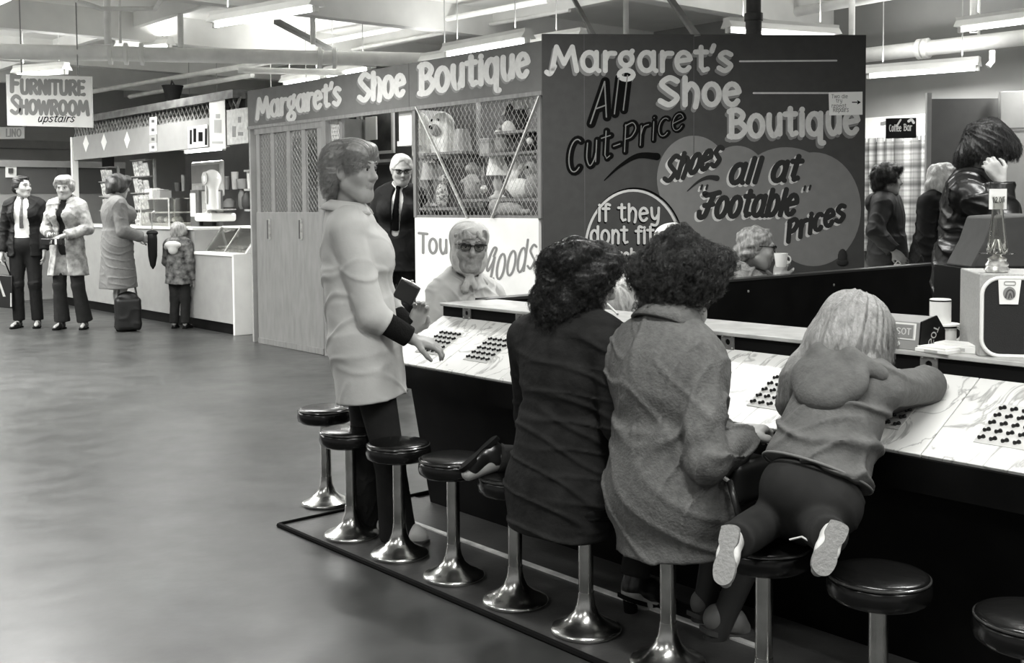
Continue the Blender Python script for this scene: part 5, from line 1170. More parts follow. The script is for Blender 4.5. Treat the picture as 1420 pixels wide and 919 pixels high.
b.add(P0 + P1 + [p + V * .006 for p in P0 + P1], [(i, i + 1, n_ + 2 + i, n_ + 1 + i) for i in range(n_)] + [(2 * n_ + 2 + i, 2 * n_ + 3 + i, 3 * n_ + 4 + i, 3 * n_ + 3 + i) for i in range(n_)])
b.build('cloth', plaid(), cu, smooth=180)
for s_ in (0, 1): 
    q0, q1 = hitv(1198, 164, VR), hitv(1288, 193, VR); 
MB().box(q1.dot(U), q0.dot(U), VR - .03, VR + .04, q1.z, q0.z).build('white_pelmet', WHITE, cu)
ln, pl, q = facing_sign('black_sign', 'small black sign with faint script on the white strip above the plaid curtain', [(1229, 164), (1271, 163), (1271, 191), (1229, 192)], 10.0, BLACK)
write('Coffee', 1233, 182, 1250, 182, 9, pl, PALEG, ln, hw=.06); write('Bar', 1253, 181, 1265, 181, 9, pl, PALEG, ln, hw=.06)
b = MB(); ribbon(b, [(1244, 174), (1249, 166)], 1.2, lambda x, y: hitp(x, y, pl[0] + pl[1] * .002, pl[1])); ribbon(b, crv((1260, 168), (1264, 166), (1267, 170)), 1.8, lambda x, y: hitp(x, y, pl[0] + pl[1] * .002, pl[1])); b.build('emblem', PALEG, ln)
MB().bar(q[0] + Vector((.1, .03, -.02)), q[0] + Vector((.1, .42, -.02)), .015, .015).build('bracket_arm', GREY, ln); MB().bar(q[1] + Vector((-.1, .03, -.02)), q[1] + Vector((-.1, .42, -.02)), .015, .015).build('bracket_arm', GREY, ln)
dp = empty('dark_partition', hity(1338, 300, 9.5), 'tall grey partition board behind the person in the black leather coat', 'partition')
q = [hity(x, y, 9.5) for x, y in ((1291, 137), (1388, 132))]; b = MB(); b.prism([Vector((p.x, p.y, 0)) for p in (q[0], q[1])] + [Vector((q[1].x, q[1].y + .05, 0)), Vector((q[0].x, q[0].y + .05, 0))], Z * q[0].z); b.build('board', mat('partition_grey', .115, .7, noise=.1, scale=6), dp)
MB().bar(Vector((q[0].x - .02, q[0].y, 0)), Vector((q[0].x - .02, q[0].y, q[0].z + .05)), .02, .02).build('edge_post', CREAM, dp)
wb, pl, q = facing_sign('notice_board', 'large white notice board at the right edge behind the leather coated person', [(1388, 127), (1470, 124), (1470, 300), (1388, 305)], 9.4, mat('white_panel', .58, .7, noise=.08, scale=5))
MB().bar(q[0] + Vector((.02, .03, 0)), Vector((q[0].x + .02, q[0].y + .03, 0)), .02, .02).build('frame_post', PALEG, wb); MB().bar(q[1] + Vector((.02, .03, 0)), Vector((q[1].x + .02, q[1].y + .03, 0)), .02, .02).build('frame_post', PALEG, wb)
b = MB(); [ribbon(b, [(1390, y), (1440, y - 1)], .8, lambda X_, Y_: hitp(X_, Y_, pl[0] + pl[1] * .003, pl[1])) for y in (178, 182)]; b.build('ruled_line', GREY, wb)
# white milk-bar table behind the far panel with a cup
o_ = hity(1265, 375, 8.9); e = empty('cafe_table', Vector((o_.x - .2, o_.y, 0)), 'white topped table between the two standing women at the back', 'table')
cx_ = Vector((o_.x - .15, o_.y + .25, 0)); MB().lathe(cx_ + Z * .80, [(.36, 0), (.37, .015), (.36, .03)], 30).build('table_top', WHITE, e); MB().lathe(cx_, [(.2, 0), (.2, .02), (.035, .04), (.035, .80)], 20).build('pedestal', ALU, e)

# ------------------------------------------------------------------ things on the ledge
def onledge(px, py): return hitz(px, py, ZL)
def ledge_box(o, du, dv, h): return o
# caller's number machine
g0 = onledge(1273, 487); u0, v0 = uv(g0); 
mc = empty('game_machine', g0, 'small bingo machine with a slanted lit-style front panel on the ledge by the child', 'game machine')
Lm = .30; v1 = v0 + .012; prof = [(0, 0), (.012, .085), (.10, .098), (.15, .05), (.15, 0)]
b = MB(); b.prism([W(u0 + .004, v1 + a, ZL + h) for a, h in prof], U * (Lm - .008)); b.build('case', mat('machine_grey', .25, .45, noise=.05, scale=20), mc, bevel=.002)
b = MB(); b.prism([W(u0, v1 - .003 + a * 1.03, ZL + h * 1.03) for a, h in prof], U * .005); b.build('side_cheek', BLACK, mc)
fr_n = (W(0, v1, ZL) - W(0, v1 + .012, ZL + .085)).normalized(); fn = U.cross(fr_n).normalized(); fn = fn if fn.dot(V) < 0 else -fn
mp_ = (W(u0, v1, ZL) + fn * .001, fn); fq = lambda a, h: W(u0 + a, v1 + .012 * h / .085, ZL + h) + fn * .001
def patch(a0, h0, a1, h1, m, nm, l): b = MB(); b.prism([fq(a0, h0) + fn * l, fq(a1, h0) + fn * l, fq(a1, h1) + fn * l, fq(a0, h1) + fn * l], fn * .0008); return b.build(nm, m, mc)
patch(.018, .030, .28, .081, WHITE, 'panel_border', 0); patch(.023, .034, .275, .077, mat('panel_pale', .48, .4), 'panel_field', .001); patch(.026, .036, .085, .075, GREY, 'panel_block', .002)
b = MB()
def fw(text, a0, a1, h, hh, m, nm):
    b = MB(); gl = [G[c] for c in text]; tot = sum(x for x, _ in gl); x = 0
    for ad, st in gl:
        for s in st: ribbon(b, [((x + gx) / tot, gy) for gx, gy in s], .085, lambda X_, Y_: fq(a0 + (a1 - a0) * X_, h + hh * Y_) + fn * .0036)
        x += ad
    return b.build(nm, m, mc)
def fw2(text, a0, a1, h, hh, m, nm):
    b = MB(); gl = [G[c] for c in text]; tot = sum(x for x, _ in gl); x = 0
    for ad, st in gl:
        for s in st: ribbon(b, [(x + gx, gy) for gx, gy in s], .075, lambda X_, Y_: fq(a0 + (a1 - a0) * X_ / tot, h + hh * Y_) + fn * .0036)
        x += ad
    return b.build(nm, m, mc)
fw2('SOT', .082, .032, .046, .018, LETTER, 'lettering'); fw2('BALL', .20, .095, .046, .018, GREY, 'lettering')
for a in (.075, .105, .14, .19, .23): MB().lathe(fq(a, .016), [(.008, 0), (.008, .010), (.005, .013)], 14, fn).build('knob', ALU if a > .1 else WHITE, mc)
b = MB(); gl = [G[c] for c in 'SOT']; x = 0
for ad, st in gl:
    for s in st: ribbon(b, [(x + gx, gy) for gx, gy in s], .07, lambda X_, Y_: W(u0 - .0006, v1 + .045 + .026 * Y_ + .02 * X_ , ZL + .018 + .026 * X_ - .008 * Y_))
    x += ad
b.build('lettering', LETTER, mc)
# tins / mugs
def mug(label, c, r, h, handle=True):
    e = empty('mug', c, label, 'mug'); b = MB(); b.lathe(c, [(r * .92, 0), (r, .006), (r, h), (r * .93, h), (r * .9, .01), (.001, .01)], 30, caps=False); b.build('cup', mat('white_glaze', .78, .2), e)
    b = MB(); b.lathe(c + Z * (h - .006), [(r + .0008, -.004), (r + .0012, .004)], 30, caps=False); b.build('dark_rim', BLACK, e)
    if handle:
        d = (Vector((.8, .2, 0))).normalized(); b = MB(); b.tube([c + d * (r + .026 * math.sin(t)) + Z * (h * .5 - h * .36 * math.cos(t)) for t in [i * math.pi / 10 for i in range(11)]], .005, 8); b.build('handle', mat('white_glaze', .78), e)
    return e
q = onledge(1297, 478); q += V * .10; q = W(uv(q)[0], VL - .045, ZL)
mug('white mug with a dark rim standing behind the white papers, lower one', q - U * .012, .028, .062)
tn = empty('tin', q + Z * .064, 'white tin with a dark rim and a brown jar, stacked above the lower mug', 'tin')
q2 = q + U * .012 + Z * .063
MB().lathe(q2, [(.03, 0), (.033, .003), (.033, .078), (.030, .080), (.001, .080)], 30).build('drum', mat('white_glaze', .78), tn); MB().lathe(q2 + Z * .072, [(.0338, 0), (.0338, .004)], 30, caps=False).build('dark_rim', BLACK, tn); MB().lathe(q2 - Z * .0005 - U * .01, [(.050, -.004), (.050, .002)], 26).build('saucer', WHITE, tn)
q3 = W(uv(q)[0] - .09, VL - .03, ZL); jr = empty('jar', q3, 'dark glass jar with a pale lid between the mugs and the grey loudspeaker', 'jar'); MB().lathe(q3, [(.03, 0), (.034, .01), (.034, .09), (.028, .105)], 24).build('glass_body', mat('brown_jar', .10, .15), jr); MB().lathe(q3 + Z * .105, [(.03, 0), (.03, .018)], 24).build('lid', WHITE, jr)
# papers and cards
for i, (px, py, hx, hy, h, an, lab, m_) in enumerate([(1296, 489, .055, .045, .012, .1, 'flat white box of cards on the ledge in front of the mugs', PAPER), (1325, 488, .07, .045, .020, -.15, 'white pack of papers on the ledge beside the grey loudspeaker', WHITE)]):
    c = onledge(px, py) + V * .03; a_ = (U * math.cos(an) + V * math.sin(an)); b_ = (V * math.cos(an) - U * math.sin(an)); e = empty('card_box' if i == 0 else 'paper_pack', c, lab, 'papers')
    b = MB(); b.obox(c + Z * h / 2, a_, b_, Z, hx, hy, h / 2); b.build('stack', m_, e, bevel=.002)
    b = MB(); b.obox(c + Z * (h + .003), (a_ + b_ * .1).normalized(), (b_ - a_ * .1).normalized(), Z, hx * .92, hy * .85, .0025); b.build('top_sheet', PAPER, e); b = MB(); b.obox(c + Z * h * .5 - b_ * (hy + .0005), a_, b_, Z, hx * .4, .0006, h * .25); b.build('printed_mark', PALEG, e)
# loudspeaker
sp0 = onledge(1357, 494); uu, vv = uv(sp0); ztop = None
spk = empty('loudspeaker', sp0, 'grey loudspeaker cabinet with white rimmed black front, at the right on the ledge', 'loudspeaker')
dS = Vector((.97, -.26, 0)).normalized(); nS = Vector((dS.y, -dS.x, 0)); nS = nS if nS.y < 0 else -nS
wS, hS, tS = .185, .243, .27
A0 = sp0; b = MB(); b.prism([A0, A0 + dS * wS, A0 + dS * wS - nS * tS, A0 - nS * tS - dS * .02], Z * hS); b.build('cabinet', mat('speckled_cabinet', .36, .6, noise=.15, scale=160), spk, bevel=.004)
def rr(w_, h_, r, n=8, tp=.0):
    out = []
    for cx_, cy_, a0 in ((w_ - r, h_ - r, 0), (r, h_ - r, 90), (r + tp, r, 180), (w_ - r - tp, r, 270)): out += [(cx_ + r * math.cos(math.radians(a0 + 90 * i / n)), cy_ + r * math.sin(math.radians(a0 + 90 * i / n))) for i in range(n + 1)]
    return out
sp_p = lambda x, y, l=0: A0 + dS * (x + .006) + Z * (y + .004) + nS * l
ol = rr(wS - .012, hS - .016, .05)
b = MB(); b.prism([sp_p(x, y, .0) for x, y in ol], nS * .008); b.build('grille', mat('black_grille', .012, .85, bump=.3, bscale=500), spk)
b = MB(); b.tube([sp_p(x, y, .008) for x, y in ol], .0058, 8, closed=True); b.build('white_rim', WHITE, spk, smooth=180)
cx_ = (wS - .012) * .42
b = MB(); b.prism([sp_p(cx_ - .030, hS - .018, .009), sp_p(cx_ + .032, hS - .018, .009), sp_p(cx_ + .024, hS - .092, .009), sp_p(cx_ - .026, hS - .092, .009)], nS * .003); b.build('badge_plate', WHITE, spk)
b = MB(); b.add([sp_p(cx_ + .017 * math.cos(t * math.pi / 12), hS - .060 + .019 * math.sin(t * math.pi / 12), .0135) for t in range(24)], [tuple(range(24))]); b.build('badge_emblem', GREY, spk)
b = MB(); pr = lambda x, y: sp_p(cx_ + x, hS - .060 + y, .0142); ribbon(b, crv((-.010, -.012), (-.006, .004), (.002, .010), (.010, .004), (.012, -.010)), .0022, pr); ribbon(b, crv((-.002, -.014), (.002, .0), (.006, -.012)), .0018, pr); b.build('emblem_drawing', DARKG, spk)
b = MB(); ribbon(b, rr(.03, .010, .004, 4) + [(.03 , .006)], .0010, lambda x, y: sp_p(cx_ - .014 + x, hS - .036 + y, .0138)); b.build('badge_outline', GREY, spk)
# glass lamp with a price card, on the loudspeaker
gl0 = A0 + Z * (hS + .002) + dS * .055 - nS * .06
gv = empty('glass_ornament', gl0, 'tall clear glass ornament with a beaded foot standing on the loudspeaker', 'ornament')
m_ = MB(); m_.lathe(gl0, [(.034, 0), (.036, .006), (.030, .016), (.033, .022), (.026, .032), (.028, .038), (.016, .046), (.012, .05)], 28); m_.build('beaded_foot', mat('cut_glass', .7, .12, metal=.7, noise=.5, scale=60), gv)
m_ = MB(); m_.lathe(gl0 + Z * .05, [(.012, 0), (.050, .003), (.051, .005), (.014, .007)], 30); m_.build('dish', GLASS, gv)
m_ = MB(); m_.lathe(gl0 + Z * .057, [(.028, 0), (.030, .01), (.024, .05), (.017, .11), (.016, .15), (.019, .165), (.016, .165), (.014, .15), (.015, .11), (.022, .05), (.027, .012)], 28, caps=False); m_.build('chimney', GLASS, gv)
m_ = MB(); [m_.tube([gl0 + Z * .057 + Vector((.02 * math.cos(t), .02 * math.sin(t), 0)), gl0 + Z * .095 + Vector((.006 * math.cos(t), .006 * math.sin(t), 0))], .003, 6) for t in [i * math.pi / 4 for i in range(8)]]; m_.build('burner', mat('cut_glass', .7), gv)
pc = gl0 + Z * .192; xh = Vector((1, .1, 0)).normalized(); b = MB(); b.obox(pc + Z * .022 , xh, Vector((-.1, 1, 0)).normalized(), Z, .027, .001, .030); o = b.build('price_card', PAPER, origin=pc); setp(o, 'small white price card standing on top of the glass ornament', 'card')
b = MB(); x = 0
for c in ['1', '2', '.', '0', '0']:
    for s in G[c][1]: ribbon(b, [(x + gx, gy) for gx, gy in s], .06, lambda X_, Y_: pc + Z * (.012 + .016 * Y_) + xh * (-.016 + .015 * X_) + Vector((.1, -1, 0)).normalized() * .0022)
    x += G[c][0]
b.build('handwriting', INK, o)
# dark screen-like box behind the loudspeaker
q = [hity(x, y, 4.15) for x, y in ((1346, 372), (1440, 372), (1440, 296), (1378, 300), (1366, 335))]
e = empty('till_cover', Vector((q[0].x, q[0].y, 0)), 'dark grey covered till behind the glass ornament and loudspeaker', 'till')
b = MB(); b.prism(q, Vector((0, .25, 0))); b.build('cover', mat('grey_cover', .055, .8, noise=.1, scale=20), e, bevel=.01)
b = MB(); b.prism([Vector((q[0].x - .03, q[0].y - .02, 0)), Vector((q[1].x, q[0].y - .02, 0)), Vector((q[1].x, q[0].y + .28, 0)), Vector((q[0].x - .03, q[0].y + .28, 0))], Z * q[0].z); b.build('till_stand', BLACK, e)
# ------------------------------------------------------------------ the people
wp = hity
WHITEC = mat('white_cotton_coat', .50, .8, noise=.05, scale=9, bump=.25, bscale=22)
DARKC = mat('dark_wool_coat', .016, .85, noise=.3, scale=20, bump=.3, bscale=45, spec=.15)
CORD = mat('grey_corduroy', .115, .85, noise=.16, scale=55, bump=.35, bscale=130, spec=.2)
HOODC = mat('grey_fleece', .115, .85, noise=.12, scale=40, bump=.3, bscale=90, spec=.2)
TROUS = mat('dark_trousers', .018, .8, noise=.2, scale=14, spec=.15)
TROUS2 = mat('charcoal_trousers', .020, .8, noise=.2, scale=14, spec=.15)
SUIT = mat('black_suit', .010, .75, spec=.2, noise=.2, scale=10)
SHIRT = mat('white_shirt', .75, .7)
LEATHER = mat('black_leather', .010, .33, bump=.5, bscale=14, spec=.5)
SHOEB = mat('black_shoe_leather', .010, .3)
SHOEW = mat('white_shoe_leather', .62, .5)
KNIT = mat('black_knit', .010, .9, bump=.5, bscale=160, spec=.1)
H_FAIR = mat('fair_brown_hair', .29, .42, noise=.25, scale=50); H_DARK = hairmat('dark_hair', .006, .022); H_BLOND = hairmat('blond_hair', .15, .29); H_WHITE = hairmat('white_hair', .55, .8); H_GREY = hairmat('grey_hair', .10, .34); H_BROWN = hairmat('brown_hair', .012, .05)
def floorpt(px, py): p = hitz(px, py, 0); p.z = 0; return p

# 1 --- the woman standing in a white overall
o = floorpt(523, 746)
f = Fig(o, (1, -.10), 1.0, dict(
    pel=wp(507, 478, 4.62), neck=wp(482, 297, 4.62), head=wp(489, 238, 4.60), shR=wp(480, 318, 4.47), shL=wp(490, 312, 4.78),
    elR=wp(517, 437, 4.42), wrR=wp(572, 470, 4.46), elL=wp(536, 425, 4.82), wrL=wp(572, 458, 4.74),
    hipR=wp(512, 500, 4.56), hipL=wp(506, 500, 4.68), knR=wp(540, 635, 4.54), knL=wp(510, 625, 4.72),
    anR=wp(552, 742, 4.58), anL=wp(506, 728, 4.74), toR=wp(585, 754, 4.55), toL=wp(545, 738, 4.72)), head=(-20, 1, 0), vox=.0055, hk=1.0, girth=1.0)
f.body('woman in a white overall coat standing at the left end of the bingo counter', hands=(dict(sd='R', dirv=f.fw * .9 - Z * .25 - f.rt * .2, nrm=-Z - f.rt * .3, curl=.45), dict(sd='L', dirv=f.fw * .4 + Z * .9, nrm=-f.fw * .3 + f.rt, curl=.5)), jaw=1.05, nose=1.0, frown=.6, fat=.96)
f.eyes((0, -8)); f.brows(H_FAIR, .003)
f.hair(H_FAIR, [((0, -.022, .050), (.092, .112, .090)), ((0, -.078, -.020), (.072, .046, .072)), ((.060, -.045, -.0), (.030, .05, .05)), ((-.060, -.045, -.0), (.030, .05, .05)), ((0, .062, .092), (.066, .046, .030)), ((.052, .050, .070), (.036, .042, .036)), ((-.052, .050, .070), (.036, .042, .036)), ((0, -.085, -.075), (.055, .032, .035))], strands(.0035, 34, 3, 2, 1.6, .005, 40), face=(.064, .066, .094), fc=(0, .108, -.034), vox=.0045, fuzz=dict(n=3200, L=.034, normal=.28, down=.55, back=.35, fw=f.H.col[1], rnd=.22, kids=8, r=.0005))
hem = wp(517, 551, 4.61)
def overall(S):
    S.cone(f.spine(.60), f.spine(.0), (.165, .128), (.185, .142), f.rt, .05); S.cone(f.spine(.08), hem, (.182, .140), (.195, .138), f.rt, .05)
f.coat(WHITEC, .022, hem, (.190, .132), (.35, .42), 'overall_coat', fold=.009, seed=21, bust=.004, ext=overall, lam=.10, vox=.0055)
f.collar(WHITEC, .062, .04, .034)
for s in 'RL': S = Sdf(.005); S.cone(f.J['el' + s].lerp(f.J['wr' + s], .1), f.J['el' + s].lerp(f.J['wr' + s], .93), .049, .044, None, .01); S.disp.append(folds(5, (1, 0, .3), .03, .004)); f.wear('cardigan_sleeve', S, KNIT)
f.trousers(TROUS, .006, .034, 1.02, fold=.005)
for sd in 'RL': f.shoe(sd, SHOEW, DARKG, wide=1.05, top=.1)
b = MB(); x = f.rt; c = f.p(-.0, .0, .8); pkt = wp(500, 510, 4.42)
b.tube([wp(492, 486, 4.462), wp(490, 520, 4.455)], .0022, 5); b.tube([wp(479, 530, 4.47), wp(553, 533, 4.47)], .0018, 5) if False else None
b.build('pocket_seam', PALEG, f.root)
# her purse
pc = wp(564, 405, 4.72); e = empty('purse', pc, 'small black purse held up by the standing woman in white', 'purse')
ax = Vector((.88, -.1, -.45)).normalized(); az = Vector((.45, .0, .88)).normalized(); ay = az.cross(ax)
b = MB(); b.obox(pc, ax, ay, az, .046, .014, .042); b.build('pouch', mat('black_purse', .008, .35), e, bevel=.006); b = MB(); b.tube([pc - ax * .046 + az * .043, pc + az * .047, pc + ax * .046 + az * .043], .004, 8); b.build('clasp_frame', ALU, e); b = MB(); b.ball(pc + az * .053, .006, 10); b.build('clasp', ALU, e)

# 2 --- the old woman in a headscarf
o = Vector((-.262, 5.66, 0))
st = copy_tree(proto); st.location = o; st['label'] = 'bar stool under the old woman in the headscarf, hidden by the counter'
f = Fig(o, (.72, -.69), .98, dict(pel=(0, .0, .56), neck=wp(646, 388, 5.56), head=wp(651, 343, 5.47), shR=wp(609, 408, 5.44), shL=wp(684, 408, 5.74), elR=wp(600, 462, 5.32), wrR=wp(628, 455, 5.30), elL=wp(712, 462, 5.66), wrL=wp(700, 452, 5.48),
    hipR=(.09, 0, .53), hipL=(-.09, 0, .53), knR=(.11, .34, .50), knL=(-.11, .34, .50), anR=(.10, .30, .09), anL=(-.10, .30, .09), toR=(.10, .45, .03), toL=(-.10, .45, .03)), head=(-36, 3, -3), vox=.0045, hk=1.0, girth=1.1)
f.body('old woman in a headscarf and glasses seated beyond the counter end, frowning at the camera', hands=(dict(sd='R', curl=.6), dict(sd='L', curl=.6)), mats=[SKIN2, LIP], old=1.3, frown=2.2, fat=1.06, nose=1.1, jaw=1.02)
f.eyes((4, 2)); f.brows(H_GREY, .0025); f.glasses(mat('dark_spectacle_frame', .008, .3), .0052)
SCARF = mat('pale_headscarf', .46, .8, noise=.12, scale=40, bump=.2, bscale=80)
f.hair(hairmat('iron_grey_hair', .12, .42), [((0, .034, .056), (.072, .056, .040)), ((.054, .040, .034), (.022, .040, .045)), ((-.054, .040, .034), (.022, .040, .045))], curls(.009, 70, 140, 5), face=(.056, .064, .080), fc=(0, .108, -.025), vox=.004)
def knot(S):
    f.hd(S, 'u', .02, 0, (.0, .045, -.118), (.028, .024, .022)); f.hc(S, (.0, .05, -.125), (.02, .055, -.20), .014, .020); f.hc(S, (.0, .05, -.125), (-.03, .05, -.19), .014, .018)
f.hair(SCARF, [((0, -.02, .048), (.099, .108, .090)), ((0, -.05, -.04), (.088, .085, .10)), ((.058, .012, -.05), (.030, .05, .07)), ((-.058, .012, -.05), (.030, .05, .07)), ((0, .03, -.105), (.060, .045, .030))], lambda s: [folds(9, s.H.col[1], .05, .005), folds(10, s.H @ Vector((.5, .6, .3)), .07, .004)], name='headscarf', face=(.0665, .085, .105), fc=(0, .112, -.020), fk=.008, cut=knot, vox=.0045)
f.coat(mat('pale_raincoat', .46, .75, noise=.05, scale=9, bump=.2, bscale=25), .024, f.p(0, .03, .47), (.20, .19), (.96, .96), fold=.006, seed=8, lap=.75, bust=.03, vox=.006)
f.collar(mat('pale_raincoat', .56), .066, .055, .034, gap=.55)
f.trousers(TROUS, .006, .0, .9, hips=False)
for sd in 'RL': f.shoe(sd, SHOEB, SHOEB)
S = Sdf(.0045); q = f.J['neck']; fr_ = f.T.col[1]; S.cone(q - f.up * .12 + fr_ * .088, q - f.up * .0 + fr_ * .055, (.012, .010), (.055, .02), f.T.col[0], .01); f.wear('blouse_front', S, mat('grey_blouse', .25, .8))

# 3 --- the dark coated player with her back to us
o = Vector((ST[6].x, ST[6].y, 0))
f = Fig(o, V[:2], 1.0, dict(pel=wp(778, 668, 3.63), neck=wp(795, 445, 3.63), head=wp(806, 392, 3.64), shL=wp(733, 470, 3.76), shR=wp(845, 474, 3.50), elL=wp(738, 575, 3.86), wrL=wp(795, 555, 4.02), elR=wp(862, 590, 3.46), wrR=wp(890, 560, 3.72),
    hipL=wp(752, 672, 3.74), hipR=wp(805, 680, 3.58), knL=wp(800, 648, 3.93), anL=wp(682, 634, 3.84), toL=wp(650, 656, 3.80), knR=wp(900, 690, 3.80), anR=wp(876, 818, 3.74), toR=wp(925, 852, 3.83)), head=(-38, 12, 4), vox=.006, hk=1.0, girth=1.08)
f.body('person in a dark coat with dark wavy hair, seated with one leg folded', hands=(dict(sd='L', curl=.5), dict(sd='R', curl=.5)))
f.eyes()
f.hair(H_DARK, [((0, -.018, .045), (.112, .125, .102)), ((.072, -.02, -.03), (.050, .085, .085)), ((-.072, -.02, -.03), (.050, .085, .085)), ((0, -.085, -.04), (.095, .055, .09)), ((-.055, -.08, -.095), (.06, .045, .035)), ((.05, -.075, -.085), (.055, .045, .03)), ((-.105, -.06, -.095), (.03, .03, .022)), ((0, .06, .095), (.085, .06, .04))], lambda s: curls(.012, 40, 85, 4)(s) + strands(.0045, 30, 6, 2, 2.2, .004, 40)(s), face=(.068, .06, .11), fc=(0, .118, -.03), vox=.0055, fuzz=dict(n=3000, L=.032, normal=.35, down=.8, rnd=.35, kids=10, r=.0006, curl=.006))
def flap(S):
    S.cone(f.spine(.40), wp(778, 733, 3.62), (.165, .125), (.190, .165), f.T.col[0], .05)
f.coat(DARKC, .026, None, None, (.95, .95), fold=.006, fd=(-.25, .2, 1), seed=34, lap=.35, bust=.0, ext=flap, vox=.006, lam=.065)
f.collar(DARKC, .068, .05, .018, gap=.35)
S = Sdf(.006); q = f.J
S.cap(q['hipL'], q['knL'], .085, .066, .03); S.cone(q['knL'].lerp(q['anL'], -.05), q['knL'].lerp(q['anL'], .93), .064, .050, None, .03); S.cap(q['hipR'], q['knR'], .085, .062, .03); S.cone(q['knR'].lerp(q['anR'], -.05), q['knR'].lerp(q['anR'], .85), .058, .050, None, .03)
S.disp.append(folds(12, (1, .2, .1), .07, .007)); f.wear('trousers', S, TROUS2)
f.shoe('L', SHOEB, BLACKM, flat=False, top=.3); f.shoe('R', SHOEB, BLACKM, heel=.055, wide=1.05)
c0, c1 = wp(842, 421, 3.56), wp(856, 435, 3.53); b = MB(); b.lathe(c0, [(.0035, 0), (.0035, (c1 - c0).length)], 12, c1 - c0); cg = setp(b.build('cigarette', PAPER, origin=c0), 'white cigarette in the mouth of the dark coated player', 'cigarette')
b = MB(); b.lathe(c1 , [(.0035, 0), (.003, .004)], 12, c1 - c0); b.build('ash', GREY, cg)

# 4 --- the player in a grey corduroy coat
o = Vector((ST[7].x, ST[7].y, 0))
f = Fig(o, V[:2], 1.0, dict(pel=wp(928, 676, 3.33), neck=wp(926, 452, 3.35), head=wp(944, 394, 3.38), shL=wp(864, 490, 3.50), shR=wp(968, 502, 3.24), elR=wp(980, 640, 3.12), wrR=wp(1030, 606, 3.27), elL=wp(862, 610, 3.60), wrL=wp(935, 590, 3.80),
    hipL=wp(898, 690, 3.40), hipR=wp(952, 700, 3.24), knL=W(2.30, 2.93, .50), knR=W(2.09, 2.92, .50), anL=wp(972, 868, 3.64), toL=wp(1000, 902, 3.70), anR=wp(990, 888, 3.50), toR=wp(1030, 922, 3.54)), head=(-14, 6, 0), vox=.006, hk=1.0, girth=1.22)
f.body('person in a grey corduroy coat with short dark curly hair, seated with back turned', hands=(dict(sd='R', curl=.8, nrm=-Z), dict(sd='L', curl=.5)))
f.eyes()
f.hair(H_BROWN, [((0, -.012, .050), (.120, .128, .106)), ((0, -.062, .005), (.094, .062, .075)), ((0, -.070, -.05), (.062, .045, .045)), ((.078, .0, .02), (.042, .080, .065)), ((-.078, .0, .02), (.042, .080, .065)), ((0, .07, .08), (.09, .06, .05))], lambda s: curls(.017, 30, 66, 14)(s) + strands(.003, 30, 16, 1, 3, .004, 60)(s), face=(.070, .06, .11), fc=(0, .125, -.035), vox=.0055, fuzz=dict(n=3000, L=.028, normal=.6, down=.4, rnd=.5, kids=10, r=.0006, curl=.008))
def seat_(S):
    S.cone(f.spine(.35), wp(934, 765, 3.31), (.17, .14), (.185, .16), f.T.col[0], .06)
    S.ell(f.J['pel'] + f.fw * .02, (.205, .185, .16), f.T, .06)
    for sd in 'RL': S.cap(f.J['hip' + sd], f.J['hip' + sd].lerp(f.J['kn' + sd], 1.08), .105, .085, .06)
f.coat(CORD, .026, None, None, (.93, .95), fold=.009, fds=[((.85, .2, -.55), .070, .010), ((.6, .3, .9), .10, .007), ((1, 0, .1), .16, .006)], seed=47, bust=.0, ext=seat_, vox=.0055, lam=.062)
f.collar(CORD, .070, .062, .020, gap=.4)
S = Sdf(.006); e0 = f.J['el' + 'R'].lerp(f.J['wrR'], .80); S.cone(e0, f.J['elR'].lerp(f.J['wrR'], 1.0), .046, .049, None, .005); f.wear('turned_cuff', S, mat('pale_cuff', .36, .85, noise=.12, scale=50))
b = MB(); yk = [f.spine(.78) + f.T @ Vector((x, -.150 * math.sqrt(max(0, 1 - (x / .19) ** 2)), .05 - .10 * (1 - abs(x) / .16))) for x in [(-.15 + .30 * i / 20) for i in range(21)]]
S = Sdf(.006); q = f.J
for sd in 'RL':
    S.cap(q['hip' + sd], q['kn' + sd], .075, .058, .03); S.cap(q['kn' + sd], q['an' + sd], .052, .036, .03)
f.wear('stockings', S, mat('dark_stockings', .03, .6))
for sd in 'RL': f.shoe(sd, mat('grey_sandal', .16, .5), DARKG, heel=.03, top=0)
# her handbag
pc = wp(1034, 664, 3.24); e = empty('handbag', pc, 'black handbag with a strap on the lap of the grey coated player', 'handbag')
S = Sdf(.006); S.box(pc, (.085, .045, .065), Matrix((V, U, Z)).transposed(), .03, .02); S.build('bag_body', mat('black_handbag', .008, .4), e)
b = MB(); b.tube(crv3 := [wp(1012, 668, 3.12), wp(1018, 690, 3.075), wp(1026, 720, 3.07), wp(1028, 742, 3.10)], .010, 8); b.build('strap', mat('black_handbag', .008), e, smooth=180); b = MB(); b.ball(wp(1004, 662, 3.12), .006, 10); b.tube([wp(1004, 662, 3.12), wp(1012, 668, 3.12)], .006, 6); b.build('buckle', ALU, e)

